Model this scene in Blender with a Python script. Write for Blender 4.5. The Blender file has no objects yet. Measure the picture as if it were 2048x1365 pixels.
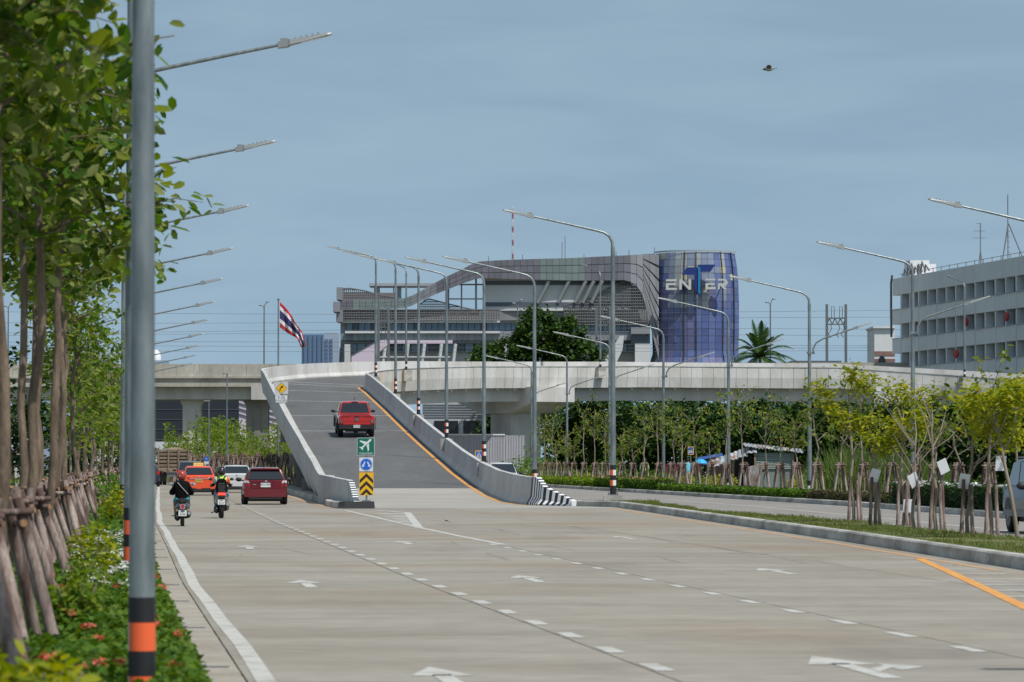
import bpy, bmesh, math, random
import numpy as np
from mathutils import Vector, Matrix
random.seed(7)
rng = np.random.default_rng(7)
scene = bpy.context.scene
COL = scene.collection
R = math.radians

# ------------------------------------------------------------------ camera
F_PX, HOR, EYE = 8200.0, 924.0, 1.65            # focal length / horizon row in 2048x1365 photo pixels, eye height
PITCH = math.atan((HOR - 682.5) / F_PX)
cam_d = bpy.data.cameras.new('camera')
cam_d.sensor_width = 36.0
cam_d.lens = F_PX / 2048.0 * 36.0
cam_d.clip_start, cam_d.clip_end = 0.5, 12000.0
cam_d.dof.use_dof = True
cam_d.dof.focus_distance = 185.0
cam_d.dof.aperture_fstop = 6.3
cam = bpy.data.objects.new('camera', cam_d)
COL.objects.link(cam)
cam.location = (0, 0, EYE)
cam.rotation_euler = (R(90) + PITCH, 0, 0)
scene.camera = cam

# ------------------------------------------------------------------ sky, sun, exposure
SUN_EL, SUN_AZ = R(59), R(138)                  # azimuth clockwise from +Y: from the right, a little behind the camera
world = bpy.data.worlds.new('World')
scene.world = world
world.use_nodes = True
wt = world.node_tree
wt.nodes.clear()
wo = wt.nodes.new('ShaderNodeOutputWorld')
wb = wt.nodes.new('ShaderNodeBackground')
sky = wt.nodes.new('ShaderNodeTexSky')
sky.sky_type = 'NISHITA'
sky.sun_disc = False
sky.sun_elevation = SUN_EL
sky.sun_rotation = SUN_AZ
sky.air_density, sky.dust_density, sky.ozone_density = 1.0, 0.35, 2.0
sky.altitude = 0
tc = wt.nodes.new('ShaderNodeTexCoord')
mp = wt.nodes.new('ShaderNodeMapping')
mp.inputs['Scale'].default_value = (4, 4, 22)
nz = wt.nodes.new('ShaderNodeTexNoise')
nz.inputs['Scale'].default_value = 3.2
nz.inputs['Detail'].default_value = 7
nz.inputs['Roughness'].default_value = 0.55
nz.inputs['Distortion'].default_value = 0.6
rp = wt.nodes.new('ShaderNodeValToRGB')
rp.color_ramp.elements[0].position, rp.color_ramp.elements[0].color = 0.34, (0.15, 0.15, 0.15, 1)
rp.color_ramp.elements[1].position, rp.color_ramp.elements[1].color = 0.80, (0.25, 0.25, 0.25, 1)
mx = wt.nodes.new('ShaderNodeMix')
mx.data_type = 'RGBA'
mx.inputs['B'].default_value = (5.4, 6.4, 6.8, 1)     # thin high cloud
tint = wt.nodes.new('ShaderNodeMix')
tint.data_type = 'RGBA'
tint.blend_type = 'MULTIPLY'
tint.inputs['Factor'].default_value = 1.0
tint.inputs['B'].default_value = (1.03, 1.03, 0.85, 1)
SKY_TINT = tint.inputs['B']
L = wt.links.new
va = wt.nodes.new('ShaderNodeVectorMath'); va.operation = 'ADD'      # clear-air sky: no yellow horizon band
va.inputs[1].default_value = (0, 0, 0.32)
vn = wt.nodes.new('ShaderNodeVectorMath'); vn.operation = 'NORMALIZE'
L(tc.outputs['Generated'], va.inputs[0]); L(va.outputs[0], vn.inputs[0]); L(vn.outputs[0], sky.inputs['Vector'])
L(tc.outputs['Generated'], mp.inputs['Vector'])
L(mp.outputs['Vector'], nz.inputs['Vector'])
L(nz.outputs['Fac'], rp.inputs['Fac'])
L(sky.outputs['Color'], tint.inputs['A'])
L(rp.outputs['Color'], mx.inputs['Factor'])
L(tint.outputs['Result'], mx.inputs['A'])
L(mx.outputs['Result'], wb.inputs['Color'])
L(wb.outputs['Background'], wo.inputs['Surface'])
wb.inputs['Strength'].default_value = 0.138

sun_d = bpy.data.lights.new('sun', 'SUN')
sun_d.energy = 4.1
sun_d.angle = R(0.5)
sun_d.color = (1.0, 0.955, 0.89)
sun = bpy.data.objects.new('sun', sun_d)
COL.objects.link(sun)
_sd = Vector((math.sin(SUN_AZ) * math.cos(SUN_EL), math.cos(SUN_AZ) * math.cos(SUN_EL), math.sin(SUN_EL)))
sun.rotation_euler = _sd.to_track_quat('Z', 'Y').to_euler()
sun.location = _sd * 300
vs = scene.view_settings
vs.view_transform, vs.look, vs.gamma, vs.exposure = 'Standard', 'None', 1.0, 0.0
vs.use_curve_mapping = False

# ------------------------------------------------------------------ helpers
_cp, _sp = math.cos(PITCH), math.sin(PITCH)
def ray(px, py):
    u, v = (px - 1024.0) / F_PX, (682.5 - py) / F_PX
    return Vector((u, _cp - v * _sp, _sp + v * _cp))
def P(px, py, Y):
    """point on the sight line of a photo pixel at distance Y"""
    d = ray(px, py)
    return Vector((0, 0, EYE)) + d * (Y / d.y)
def G(px, py, z=0.0):
    """point where the sight line of a photo pixel meets the ground at height z"""
    d = ray(px, py)
    return Vector((0, 0, EYE)) + d * ((z - EYE) / d.z)

class MB:
    def __init__(s): s.v, s.f, s.m = [], [], []
    def add(s, vs, fs, m=0):
        o = len(s.v)
        s.v.extend([tuple(v) for v in vs])
        for f in fs:
            s.f.append(tuple(i + o for i in f)); s.m.append(m)
        return s
    def box(s, c, d, m=0, rz=0.0, rot=None):
        x, y, z = d[0] / 2, d[1] / 2, d[2] / 2
        vs = [Vector((sx * x, sy * y, sz * z)) for sz in (-1, 1) for sy in (-1, 1) for sx in (-1, 1)]
        mt = rot if rot is not None else (Matrix.Rotation(rz, 3, 'Z') if rz else None)
        if mt is not None: vs = [mt @ v for v in vs]
        c = Vector(c)
        return s.add([v + c for v in vs], [(0, 2, 3, 1), (4, 5, 7, 6), (0, 1, 5, 4), (2, 6, 7, 3), (0, 4, 6, 2), (1, 3, 7, 5)], m)
    def span(s, lo, hi, m=0):
        return s.box([(a + b) / 2 for a, b in zip(lo, hi)], [abs(b - a) for a, b in zip(lo, hi)], m)
    def quad(s, a, b, c, d, m=0): return s.add([a, b, c, d], [(0, 1, 2, 3)], m)
    def prism(s, poly, ext, m=0, side=None):
        n = len(poly); ext = Vector(ext)
        a = [Vector(p) for p in poly]; b = [p + ext for p in a]
        s.add(a + b, [tuple(range(n))[::-1], tuple(range(n, 2 * n))], m)
        o = len(s.v) - 2 * n
        for i in range(n):
            j = (i + 1) % n
            s.f.append((o + i, o + j, o + n + j, o + n + i)); s.m.append(m if side is None else side)
        return s
    def loft(s, rings, m=0, closed=True, caps=True):
        n = len(rings[0]); o = len(s.v)
        for r in rings: s.v.extend([tuple(p) for p in r])
        for k in range(len(rings) - 1):
            for i in range(n if closed else n - 1):
                j = (i + 1) % n
                s.f.append((o + k * n + i, o + k * n + j, o + (k + 1) * n + j, o + (k + 1) * n + i)); s.m.append(m)
        if caps and closed:
            s.f.append(tuple(o + i for i in range(n))[::-1]); s.m.append(m)
            s.f.append(tuple(o + (len(rings) - 1) * n + i for i in range(n))); s.m.append(m)
        return s
    def tube(s, path, r, n=8, m=0, caps=True):
        path = [Vector(p) for p in path]
        rr = r if isinstance(r, (list, tuple)) else [r] * len(path)
        t0 = (path[1] - path[0]).normalized()
        up = Vector((1, 0, 0)) if abs(t0.x) < 0.9 else Vector((0, 1, 0))
        nrm = (up - t0 * up.dot(t0)).normalized()
        rings = []
        for i, p in enumerate(path):
            if i == 0: t = t0
            elif i == len(path) - 1: t = (path[i] - path[i - 1]).normalized()
            else: t = ((path[i + 1] - p).normalized() + (p - path[i - 1]).normalized()).normalized()
            nrm = (nrm - t * nrm.dot(t)).normalized()
            bn = t.cross(nrm)
            rings.append([p + (nrm * math.cos(2 * math.pi * k / n) + bn * math.sin(2 * math.pi * k / n)) * rr[i] for k in range(n)])
        return s.loft(rings, m, True, caps)
    def ball(s, c, rad, n=10, k=7, m=0):
        c = Vector(c); rad = rad if isinstance(rad, (list, tuple)) else (rad,) * 3
        rings = []
        for i in range(k + 1):
            a = -math.pi / 2 + math.pi * i / k
            cr = max(math.cos(a), 0.02)
            rings.append([c + Vector((rad[0] * cr * math.cos(2 * math.pi * j / n), rad[1] * cr * math.sin(2 * math.pi * j / n), rad[2] * math.sin(a))) for j in range(n)])
        return s.loft(rings, m)
    def disc(s, c, r, axis='Y', th=0.02, n=20, m=0):
        c = Vector(c)
        ax = {'X': Vector((1, 0, 0)), 'Y': Vector((0, 1, 0)), 'Z': Vector((0, 0, 1))}[axis]
        return s.tube([c - ax * th / 2, c + ax * th / 2], r, n, m)
    def mesh(s, name, mats, smooth=None, org=None):
        me = bpy.data.meshes.new(name)
        vv = s.v if org is None else [(a[0] - org[0], a[1] - org[1], a[2] - org[2]) for a in s.v]
        me.from_pydata(vv, [], s.f)
        if not isinstance(mats, (list, tuple)): mats = [mats]
        for mt in mats: me.materials.append(mt)
        if len(mats) > 1: me.polygons.foreach_set('material_index', s.m)
        bm = bmesh.new(); bm.from_mesh(me)
        bmesh.ops.recalc_face_normals(bm, faces=bm.faces)
        bm.to_mesh(me); bm.free()
        if smooth:
            me.shade_smooth(); me.set_sharp_from_angle(angle=R(smooth))
        me.update()
        return me
    def build(s, name, mats, parent=None, loc=None, smooth=None, org=None):
        return obj(name, s.mesh(name, mats, smooth, org), parent, loc)

def obj(name, me, parent=None, loc=None, rz=None):
    o = bpy.data.objects.new(name, me)
    COL.objects.link(o)
    if parent is not None: o.parent = parent
    if loc is not None: o.location = loc
    if rz is not None: o.rotation_euler = (0, 0, rz)
    return o
def tag(o, label, cat, group=None):
    o['label'] = label; o['category'] = cat
    if group: o['group'] = group
    return o
def thing(name, label, cat, loc=(0, 0, 0), rz=0.0, group=None):
    o = obj(name, None, None, loc, rz)
    o.empty_display_size = 0.2
    return tag(o, label, cat, group)
def struct(o): o['kind'] = 'structure'; return o
def stuff(o): o['kind'] = 'stuff'; return o
def copy_tree(o, parent=None):
    c = o.copy(); COL.objects.link(c)
    if parent is not None: c.parent = parent
    for ch in KIDS.get(o.name, None) or [x for x in o.children]:
        copy_tree(ch, c)
    return c
KIDS = {}
ORD = ['first', 'second', 'third', 'fourth', 'fifth', 'sixth', 'seventh', 'eighth', 'ninth', 'tenth', 'eleventh', 'twelfth',
       'thirteenth', 'fourteenth', 'fifteenth', 'sixteenth', 'seventeenth', 'eighteenth', 'nineteenth', 'twentieth']
def ordn(i):
    if i < 20: return ORD[i]
    if i == 29: return 'thirtieth'
    if i == 39: return 'fortieth'
    t = ['twenty', 'thirty', 'forty'][(i + 1) // 10 - 2]
    return t + '-' + ORD[(i + 1) % 10 - 1]

# ------------------------------------------------------------------ materials
def mat(name, col, rough=0.6, metal=0.0, col2=None, scale=1.0, stretch=(1, 1, 1), lo=0.35, hi=0.7, bump=0.0, bscale=None,
        rand=0.0, spec=0.5, coat=0.0, fine=0.0, emit=None, local=False, detail=6):
    m = bpy.data.materials.new(name); m.use_nodes = True
    nt = m.node_tree; n = nt.nodes; l = nt.links
    b = n['Principled BSDF']
    b.inputs['Roughness'].default_value = rough
    b.inputs['Metallic'].default_value = metal
    b.inputs['Specular IOR Level'].default_value = spec
    if coat: b.inputs['Coat Weight'].default_value = coat; b.inputs['Coat Roughness'].default_value = 0.06
    out = None
    if col2 is not None or bump or fine:
        if local:
            src = n.new('ShaderNodeTexCoord').outputs['Object']
        else:
            src = n.new('ShaderNodeNewGeometry').outputs['Position']
        mpn = n.new('ShaderNodeMapping'); mpn.inputs['Scale'].default_value = stretch
        l.new(src, mpn.inputs['Vector'])
    if col2 is not None:
        nn = n.new('ShaderNodeTexNoise'); nn.inputs['Scale'].default_value = scale; nn.inputs['Detail'].default_value = detail
        l.new(mpn.outputs['Vector'], nn.inputs['Vector'])
        cr = n.new('ShaderNodeValToRGB')
        cr.color_ramp.elements[0].position = lo; cr.color_ramp.elements[0].color = (*col, 1)
        cr.color_ramp.elements[1].position = hi; cr.color_ramp.elements[1].color = (*col2, 1)
        l.new(nn.outputs['Fac'], cr.inputs['Fac']); out = cr.outputs['Color']
    if fine:
        n2 = n.new('ShaderNodeTexNoise'); n2.inputs['Scale'].default_value = scale * 9; n2.inputs['Detail'].default_value = 4
        l.new(mpn.outputs['Vector'], n2.inputs['Vector'])
        mr = n.new('ShaderNodeMapRange'); mr.inputs['From Min'].default_value = .3; mr.inputs['From Max'].default_value = .7
        mr.inputs['To Min'].default_value = 1 - fine; mr.inputs['To Max'].default_value = 1 + fine
        l.new(n2.outputs['Fac'], mr.inputs['Value'])
        mm = n.new('ShaderNodeVectorMath'); mm.operation = 'SCALE'
        if out is not None: l.new(out, mm.inputs[0])
        else: mm.inputs[0].default_value = col
        l.new(mr.outputs['Result'], mm.inputs['Scale']); out = mm.outputs['Vector']
    if rand:
        oi = n.new('ShaderNodeObjectInfo')
        mr = n.new('ShaderNodeMapRange'); mr.inputs['To Min'].default_value = 1 - rand; mr.inputs['To Max'].default_value = 1 + rand
        l.new(oi.outputs['Random'], mr.inputs['Value'])
        mm = n.new('ShaderNodeVectorMath'); mm.operation = 'SCALE'
        if out is not None: l.new(out, mm.inputs[0])
        else: mm.inputs[0].default_value = col
        l.new(mr.outputs['Result'], mm.inputs['Scale']); out = mm.outputs['Vector']
    if out is not None: l.new(out, b.inputs['Base Color'])
    else: b.inputs['Base Color'].default_value = (*col, 1)
    if bump:
        bn = n.new('ShaderNodeTexNoise'); bn.inputs['Scale'].default_value = bscale or scale * 4; bn.inputs['Detail'].default_value = 5
        l.new(mpn.outputs['Vector'], bn.inputs['Vector'])
        bp = n.new('ShaderNodeBump'); bp.inputs['Strength'].default_value = bump; bp.inputs['Distance'].default_value = 0.05
        l.new(bn.outputs['Fac'], bp.inputs['Height']); l.new(bp.outputs['Normal'], b.inputs['Normal'])
    if emit:
        b.inputs['Emission Color'].default_value = (*emit[0], 1); b.inputs['Emission Strength'].default_value = emit[1]
    return m
def leafmat(name, cols, trans=0.35, rough=0.45):
    """leaf colour picked at random for each leaf; part of the light passes through"""
    m = bpy.data.materials.new(name); m.use_nodes = True
    nt = m.node_tree; n = nt.nodes; l = nt.links
    b = n['Principled BSDF']; b.inputs['Roughness'].default_value = rough + .1; b.inputs['Specular IOR Level'].default_value = 0.14
    g = n.new('ShaderNodeNewGeometry')
    cr = n.new('ShaderNodeValToRGB')
    e = cr.color_ramp.elements
    while len(e) < len(cols): e.new(0.5)
    for i, c in enumerate(cols):
        e[i].position = i / (len(cols) - 1); e[i].color = (*c, 1)
    l.new(g.outputs['Random Per Island'], cr.inputs['Fac']); l.new(cr.outputs['Color'], b.inputs['Base Color'])
    if trans:
        t = n.new('ShaderNodeBsdfTranslucent'); mxs = n.new('ShaderNodeMixShader'); mxs.inputs['Fac'].default_value = trans
        h = n.new('ShaderNodeHueSaturation'); h.inputs['Value'].default_value = 1.5; h.inputs['Saturation'].default_value = 1.1; h.inputs['Hue'].default_value = 0.485
        l.new(cr.outputs['Color'], h.inputs['Color']); l.new(h.outputs['Color'], t.inputs['Color'])
        l.new(b.outputs['BSDF'], mxs.inputs[1]); l.new(t.outputs['BSDF'], mxs.inputs[2])
        l.new(mxs.outputs['Shader'], n['Material Output'].inputs['Surface'])
    return m

def road_mat():
    m = mat('road_concrete', (0.232, 0.207, 0.168), 0.85, col2=(0.282, 0.260, 0.219), scale=0.55, stretch=(0.5, 0.9, 1), lo=.36, hi=.64, fine=0.12, rand=0.05, bump=0.12, bscale=14)
    nt = m.node_tree; n = nt.nodes; l = nt.links; b = n['Principled BSDF']
    src = b.inputs['Base Color'].links[0].from_socket
    g_ = n.new('ShaderNodeNewGeometry')
    for sc, st, lo, hi, c, f in ((.16, (.8, .45, 1), .50, .68, (.95, .82, .70, 1), .9), (.9, (.35, 1.2, 1), .55, .75, (.84, .80, .76, 1), .7), (.35, (1.2, .25, 1), .56, .70, (.80, .80, .82, 1), .7)):
        mp_ = n.new('ShaderNodeMapping'); mp_.inputs['Scale'].default_value = st; l.new(g_.outputs['Position'], mp_.inputs['Vector'])
        nn = n.new('ShaderNodeTexNoise'); nn.inputs['Scale'].default_value = sc; nn.inputs['Detail'].default_value = 6; l.new(mp_.outputs['Vector'], nn.inputs['Vector'])
        mr = n.new('ShaderNodeMapRange'); mr.inputs['From Min'].default_value = lo; mr.inputs['From Max'].default_value = hi; mr.inputs['To Max'].default_value = f
        l.new(nn.outputs['Fac'], mr.inputs['Value'])
        mx_ = n.new('ShaderNodeMix'); mx_.data_type = 'RGBA'; mx_.blend_type = 'MULTIPLY'; mx_.inputs['B'].default_value = c
        l.new(mr.outputs['Result'], mx_.inputs['Factor']); l.new(src, mx_.inputs['A']); src = mx_.outputs['Result']
    l.new(src, b.inputs['Base Color'])
    return m
CONC_ROAD = road_mat()
_unused = lambda: mat('road_concrete', (0.30, 0.255, 0.21), 0.85, col2=(0.335, 0.315, 0.29), scale=0.55, stretch=(0.35, 1.1, 1), lo=.38, hi=.62, fine=0.13, rand=0.035, bump=0.12, bscale=14)
CONC_GUTTER = mat('gutter_concrete', (0.27, 0.235, 0.19), 0.9, col2=(0.34, 0.31, 0.265), scale=1.3, fine=0.14, rand=.05)
JOINT = mat('joint_sealant', (0.15, 0.14, 0.13), 0.9, fine=.2, scale=2)
CONC_NEW = mat('new_concrete', (0.46, 0.44, 0.41), 0.85, col2=(0.60, 0.59, 0.57), scale=0.5, stretch=(1.2, 1.2, 0.35), lo=.3, hi=.62, fine=0.07, rand=0.06)
CONC_WALL = mat('barrier_concrete', (0.40, 0.40, 0.395), 0.85, col2=(0.50, 0.50, 0.49), scale=0.6, stretch=(.6, .6, .5), fine=0.06, rand=.04)
CONC_OLD = mat('weathered_concrete', (0.34, 0.315, 0.27), 0.9, col2=(0.47, 0.44, 0.385), scale=0.35, stretch=(1, 1, .5), fine=.12, rand=.04)
CONC_STAIN = mat('rust_stained_concrete', (0.60, 0.50, 0.37), 0.9, col2=(0.58, 0.55, 0.51), scale=0.7, stretch=(1.4, 1.4, .25), lo=.42, hi=.6, fine=.1)
CONC_GIRD = mat('girder_concrete', (0.44, 0.425, 0.395), 0.85, col2=(0.55, 0.535, 0.50), scale=0.5, stretch=(1.5, 1.5, .2), fine=.05)
ASPH = mat('ramp_asphalt', (0.088, 0.088, 0.088), 0.85, col2=(0.116, 0.115, 0.114), scale=0.25, stretch=(1.5, .35, 1), fine=0.09, bump=.1, bscale=20)
CONC_SERV = mat('service_road_concrete', (0.21, 0.19, 0.17), 0.9, col2=(0.255, 0.238, 0.217), scale=0.3, stretch=(.5, .5, 1), fine=0.08)
KERB_M = mat('kerb_concrete', (0.24, 0.23, 0.20), 0.9, col2=(0.46, 0.445, 0.41), scale=1.1, stretch=(.5, .5, 1.6), lo=.35, hi=.6, fine=0.12, rand=.1)
EARTH = mat('ground_earth', (0.085, 0.10, 0.035), 0.95, col2=(0.16, 0.13, 0.08), scale=0.12, fine=.25)
WHITE_P = mat('white_road_paint', (0.31, 0.29, 0.255), 0.75, col2=(0.46, 0.452, 0.42), scale=3.0, lo=.30, hi=.50, fine=0.12)
WORN_P = mat('worn_white_road_paint', (0.34, 0.31, 0.275), 0.8, col2=(0.55, 0.54, 0.50), scale=1.2, lo=.3, hi=.55, fine=0.08)
ORANGE_P = mat('orange_road_paint', (0.55, 0.235, 0.05), 0.7, col2=(0.70, 0.34, 0.07), scale=1.5, fine=0.08)
WORN_OR = mat('worn_orange_road_paint', (0.38, 0.28, 0.19), 0.8, col2=(0.52, 0.27, 0.10), scale=.9, lo=.35, hi=.62, fine=.08)
BLACK_P = mat('black_paint', (0.022, 0.022, 0.023), 0.6, fine=.1, scale=3)
WHITE_F = mat('white_paint', (0.72, 0.73, 0.73), 0.6, col2=(0.80, 0.80, 0.80), scale=2)
GALV = mat('galvanised_steel', (0.17, 0.20, 0.205), 0.42, 0.55, col2=(0.31, 0.345, 0.35), scale=3.5, stretch=(2, 2, .5), fine=.06)
GALV_D = mat('dark_steel', (0.16, 0.175, 0.18), 0.5, 0.35)
ORANGE_B = mat('orange_reflective_film', (0.85, 0.13, 0.035), 0.5)
WHITE_B = mat('white_reflective_film', (0.72, 0.72, 0.72), 0.5)
BLACK_B = mat('black_film', (0.012, 0.012, 0.014), 0.55)
DARK = mat('dark_void', (0.012, 0.013, 0.016), 0.8)
# ------------------------------------------------------------------ ground, roads
E_Y = [0, 31.6, 44.8, 57.1, 78.7, 111.8, 150.3, 330, 520]
E_X = [1.25, -1.915, -3.23, -4.45, -6.46, -9.58, -12.98, -28.4, -44.7]
def E(y): return float(np.interp(y, E_Y, E_X))                       # centre of the left edge line
K_Y = [0, 30, 62.6, 84, 116.6, 138, 148.7, 152.4]
K_X = [9.6, 8.9, 7.8, 6.95, 5.35, 4.35, 3.75, 2.2]
def K(y): return float(np.interp(y, K_Y, K_X))                       # foot of the right kerb
H_Y = [60, 121.9, 153.7, 214.8, 300, 420]
H_X = [17.4, 14.5, 12.7, 7.2, -0.4, -11]
def HK(y): return float(np.interp(y, H_Y, H_X))                      # kerb beyond the service road

g = MB().quad((-3000, -400, -0.07), (3000, -400, -0.07), (3000, 6000, -0.07), (-3000, 6000, -0.07)).build('ground', EARTH)
struct(g)

mb = MB()
ys = [8 + 4 * i for i in range(77)]
def right_bound(y): return K(y) if y < 152 else E(y) + 6.62
rows = [[(E(y) - 0.15, y, -0.014), (right_bound(y), y, -0.014)] for y in ys]
for a, b in zip(rows, rows[1:]): mb.quad(a[0], a[1], b[1], b[0])
# apron between the two carriageways and the ramp
mb.quad((E(150) + 6.0, 146, -0.0145), (2.2, 146, -0.0145), (0.9, 154.5, -0.0145), (E(150) + 6.0, 158, -0.0145))
road = struct(mb.build('main_road', JOINT))
def slab(l0, l1, y0, y1, gap=0.015):
    m_ = MB()
    yy = [y0 + gap / 2] + [y0 + (y1 - y0) * k / 4 for k in (1, 2, 3)] + [y1 - gap / 2]
    rr = [[(l0(y) + gap / 2, y, 0), (l1(y) - gap / 2, y, 0)] for y in yy]
    for a, b in zip(rr, rr[1:]): m_.quad(a[0], a[1], b[1], b[0])
    # thin visible edges down to the joint
    m_.quad((*rr[0][0][:2], -.013), (*rr[0][1][:2], -.013), rr[0][1], rr[0][0])
    return m_.build('slab', CONC_ROAD, road)
lanes = [(lambda y: E(y) - 0.15, lambda y: E(y) + 3.1), (lambda y: E(y) + 3.1, lambda y: E(y) + 6.5)]
for l0, l1 in lanes:
    y = 12.0
    while y < 305:
        st = 9.0 if y < 160 else 18.0
        slab(l0, l1, y, y + st); y += st
y = 12.0
while y < 144:
    y2 = min(y + 9.0, 146.0)
    slab(lambda q: E(q) + 6.5, lambda q: E(q) + 10.4, y, y2)
    slab(lambda q: E(q) + 10.4, K, y, y2)
    y += 9.0
# paved gutter on the left with drain slots
gut = MB()
gy = [8 + 4 * i for i in range(77)]
for a, b in zip(gy, gy[1:]):
    gut = MB().quad((E(a) - 0.46, a + .006, 0.0), (E(a) - 0.155, a + .006, 0.0), (E(b) - 0.16, b - .006, 0.0), (E(b) - 0.46, b - .006, 0.0))
    gut.build('gutter_slab', CONC_GUTTER, road)
for i in range(14):
    y = 33 + i * 7.3 + (i * 37 % 11) * .12
    m_ = MB().box((E(y) - .33, y, .003), (.22, .12, .010)).box((E(y) - .43, y, .010), (.05, .18, .022))
    m_.build('drain_grate', GALV_D, road)

def strip(line, w, z, name, m, parent, dash=None, worn=None):
    """flat painted strip along a polyline of (x, y[, z]) points, width measured across"""
    m_ = MB(); pts = [Vector((p[0], p[1], (p[2] if len(p) > 2 else 0) + z)) for p in line]
    L_, R_ = [], []
    for i, p in enumerate(pts):
        t = (pts[min(i + 1, len(pts) - 1)] - pts[max(i - 1, 0)]); t.z = 0; t.normalize()
        nrm = Vector((-t.y, t.x, 0)) * (w[i] if isinstance(w, list) else w) / 2
        L_.append(p + nrm); R_.append(p - nrm)
    for i in range(len(pts) - 1): m_.quad(L_[i], R_[i], R_[i + 1], L_[i + 1])
    return m_.build(name, m, parent)
ZP = 0.004
def wob(y): return 0.012 * math.sin(y * .21) + 0.010 * math.sin(y * .53 + 1)
strip([(E(y) + wob(y), y) for y in [10 + 3 * i for i in range(101)]], 0.15, ZP, 'edge_line', WHITE_P, road)
for i in range(44):                                                   # lane dashes
    y = 26.3 + i * 3.05
    m_ = MB().quad((E(y) + 3.135, y, ZP), (E(y) + 3.29, y, ZP), (E(y + 1.15) + 3.29, y + 1.15, ZP), (E(y + 1.15) + 3.135, y + 1.15, ZP))
    m_.build('lane_dash', WHITE_P, road)
for i in range(20):
    y = 23.4 + i * 3.05
    if y > 82: break
    m_ = MB().quad((E(y) + 6.315, y, ZP), (E(y) + 6.465, y, ZP), (E(y + 1.1) + 6.465, y + 1.1, ZP), (E(y + 1.1) + 6.315, y + 1.1, ZP))
    m_.build('lane_dash', WHITE_P, road)
def arrow(px, py, ln=3.4, w=0.48, right=False):
    c = G(px, py); y = c.y
    dx = (E(y + 1) - E(y - 1)) / 2
    def q(u, v): return (c.x + u + dx * v, y + v, ZP)
    h = ln / 2
    m_ = MB()
    m_.add([q(-.08, -h), q(.08, -h), q(.075, h * .28), q(-.075, h * .28)], [(0, 1, 2, 3)])
    m_.add([q(-w / 2, h * .18), q(w / 2, h * .18), q(0, h)], [(0, 1, 2)])
    if right:
        m_.add([q(.09, -h * .45), q(.30, -h * .1), q(.30, h * .08), q(.09, -h * .22)], [(0, 1, 2, 3)])
        m_.add([q(.30, -h * .32), q(.62, h * .0), q(.30, h * .26)], [(0, 1, 2)])
    m_.build('lane_arrow', WHITE_P, road)
for a in ((497, 1095), (612, 1168), (893, 1357), (810, 1086), (1058, 1158), (1250, 1076), (1552, 1143)): arrow(*a, w=.5)
arrow(1700, 1334, 3.6, .56, True)
gore = [G(690, 1021), G(760, 1037), G(840, 1056), G(925, 1074), G(1008, 1090)]
strip(gore, 0.16, ZP, 'gore_line', WHITE_P, road)
strip([G(752, 1021), G(815, 1026), G(838, 1056)], 0.22, ZP + .001, 'gore_line', WHITE_P, road)
for i in range(8):
    t = (i + .5) / 8
    a = G(752 + 66 * t, 1026 + 26 * t, 0); b = G(820 + 14 * t, 1027 + 25 * t, 0)
    strip([a, b], 0.85, ZP, 'gore_hatch', WORN_P, road)
strip([(E(y) + 6.35 + .18 * math.sin(y * .03), y) for y in range(146, 216, 5)], 0.15, ZP, 'island_line', WORN_OR, road)
strip([(K(y) - 0.45, y) for y in range(62, 150, 4)], 0.14, ZP, 'median_line', WORN_OR, road)
strip([G(1838, 1118), G(1900, 1145), G(1975, 1180), G(2060, 1220), G(2140, 1258)], 0.16, ZP + .001, 'median_line', ORANGE_P, road)
for i in range(11):
    py = 1131 + i * 8.4 + i * i * .35
    lx = 1870 + (py - 1131) * 2.10
    c0 = G(lx, py); 
    x1 = K(c0.y) - 0.62
    if x1 > c0.x + .1: strip([(c0.x + .06, c0.y), (x1, c0.y + .12)], 0.30, ZP, 'median_hatch', WHITE_P, road)

MARK = mat('tyre_mark', (.185, .168, .142), .85, col2=(.25, .23, .198), scale=2.2, lo=.35, hi=.6, fine=.15)
rm_ = random.Random(11)
for i in range(34):                                                  # skid marks and grime along the lanes
    y = rm_.uniform(62, 138); o = rm_.choice([10.25, 10.55, 9.9, 8.0, 7.5, 4.1, 5.6, .8, 2.3, 11.6]) + rm_.uniform(-.15, .15)
    ln = rm_.uniform(1.5, 7); n_ = 6; dx = rm_.uniform(-.012, .012)
    if E(y + ln) + o > K(y + ln) - .7: continue
    strip([(E(y + ln * k / n_) + o + dx * ln * k, y + ln * k / n_) for k in range(n_ + 1)], [.01 + .11 * math.sin(math.pi * k / n_) * rm_.uniform(.6, 1) for k in range(n_ + 1)], .002, 'tyre_mark', MARK, road)
CRK = mat('crack_filler', (.13, .12, .105), .95)
for x0, y0_, x1, y1_ in ((1190, 1058, 1480, 1104), (1500, 1107, 1660, 1118)):
    a, b = G(x0, y0_), G(x1, y1_)
    strip([a.lerp(b, k / 12) + Vector((rm_.uniform(-.03, .03), rm_.uniform(-.3, .3) if 0 < k < 12 else 0, 0)) for k in range(13)], [.008 + .012 * rm_.random() for k in range(13)], .0025, 'crack', CRK, road)
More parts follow.
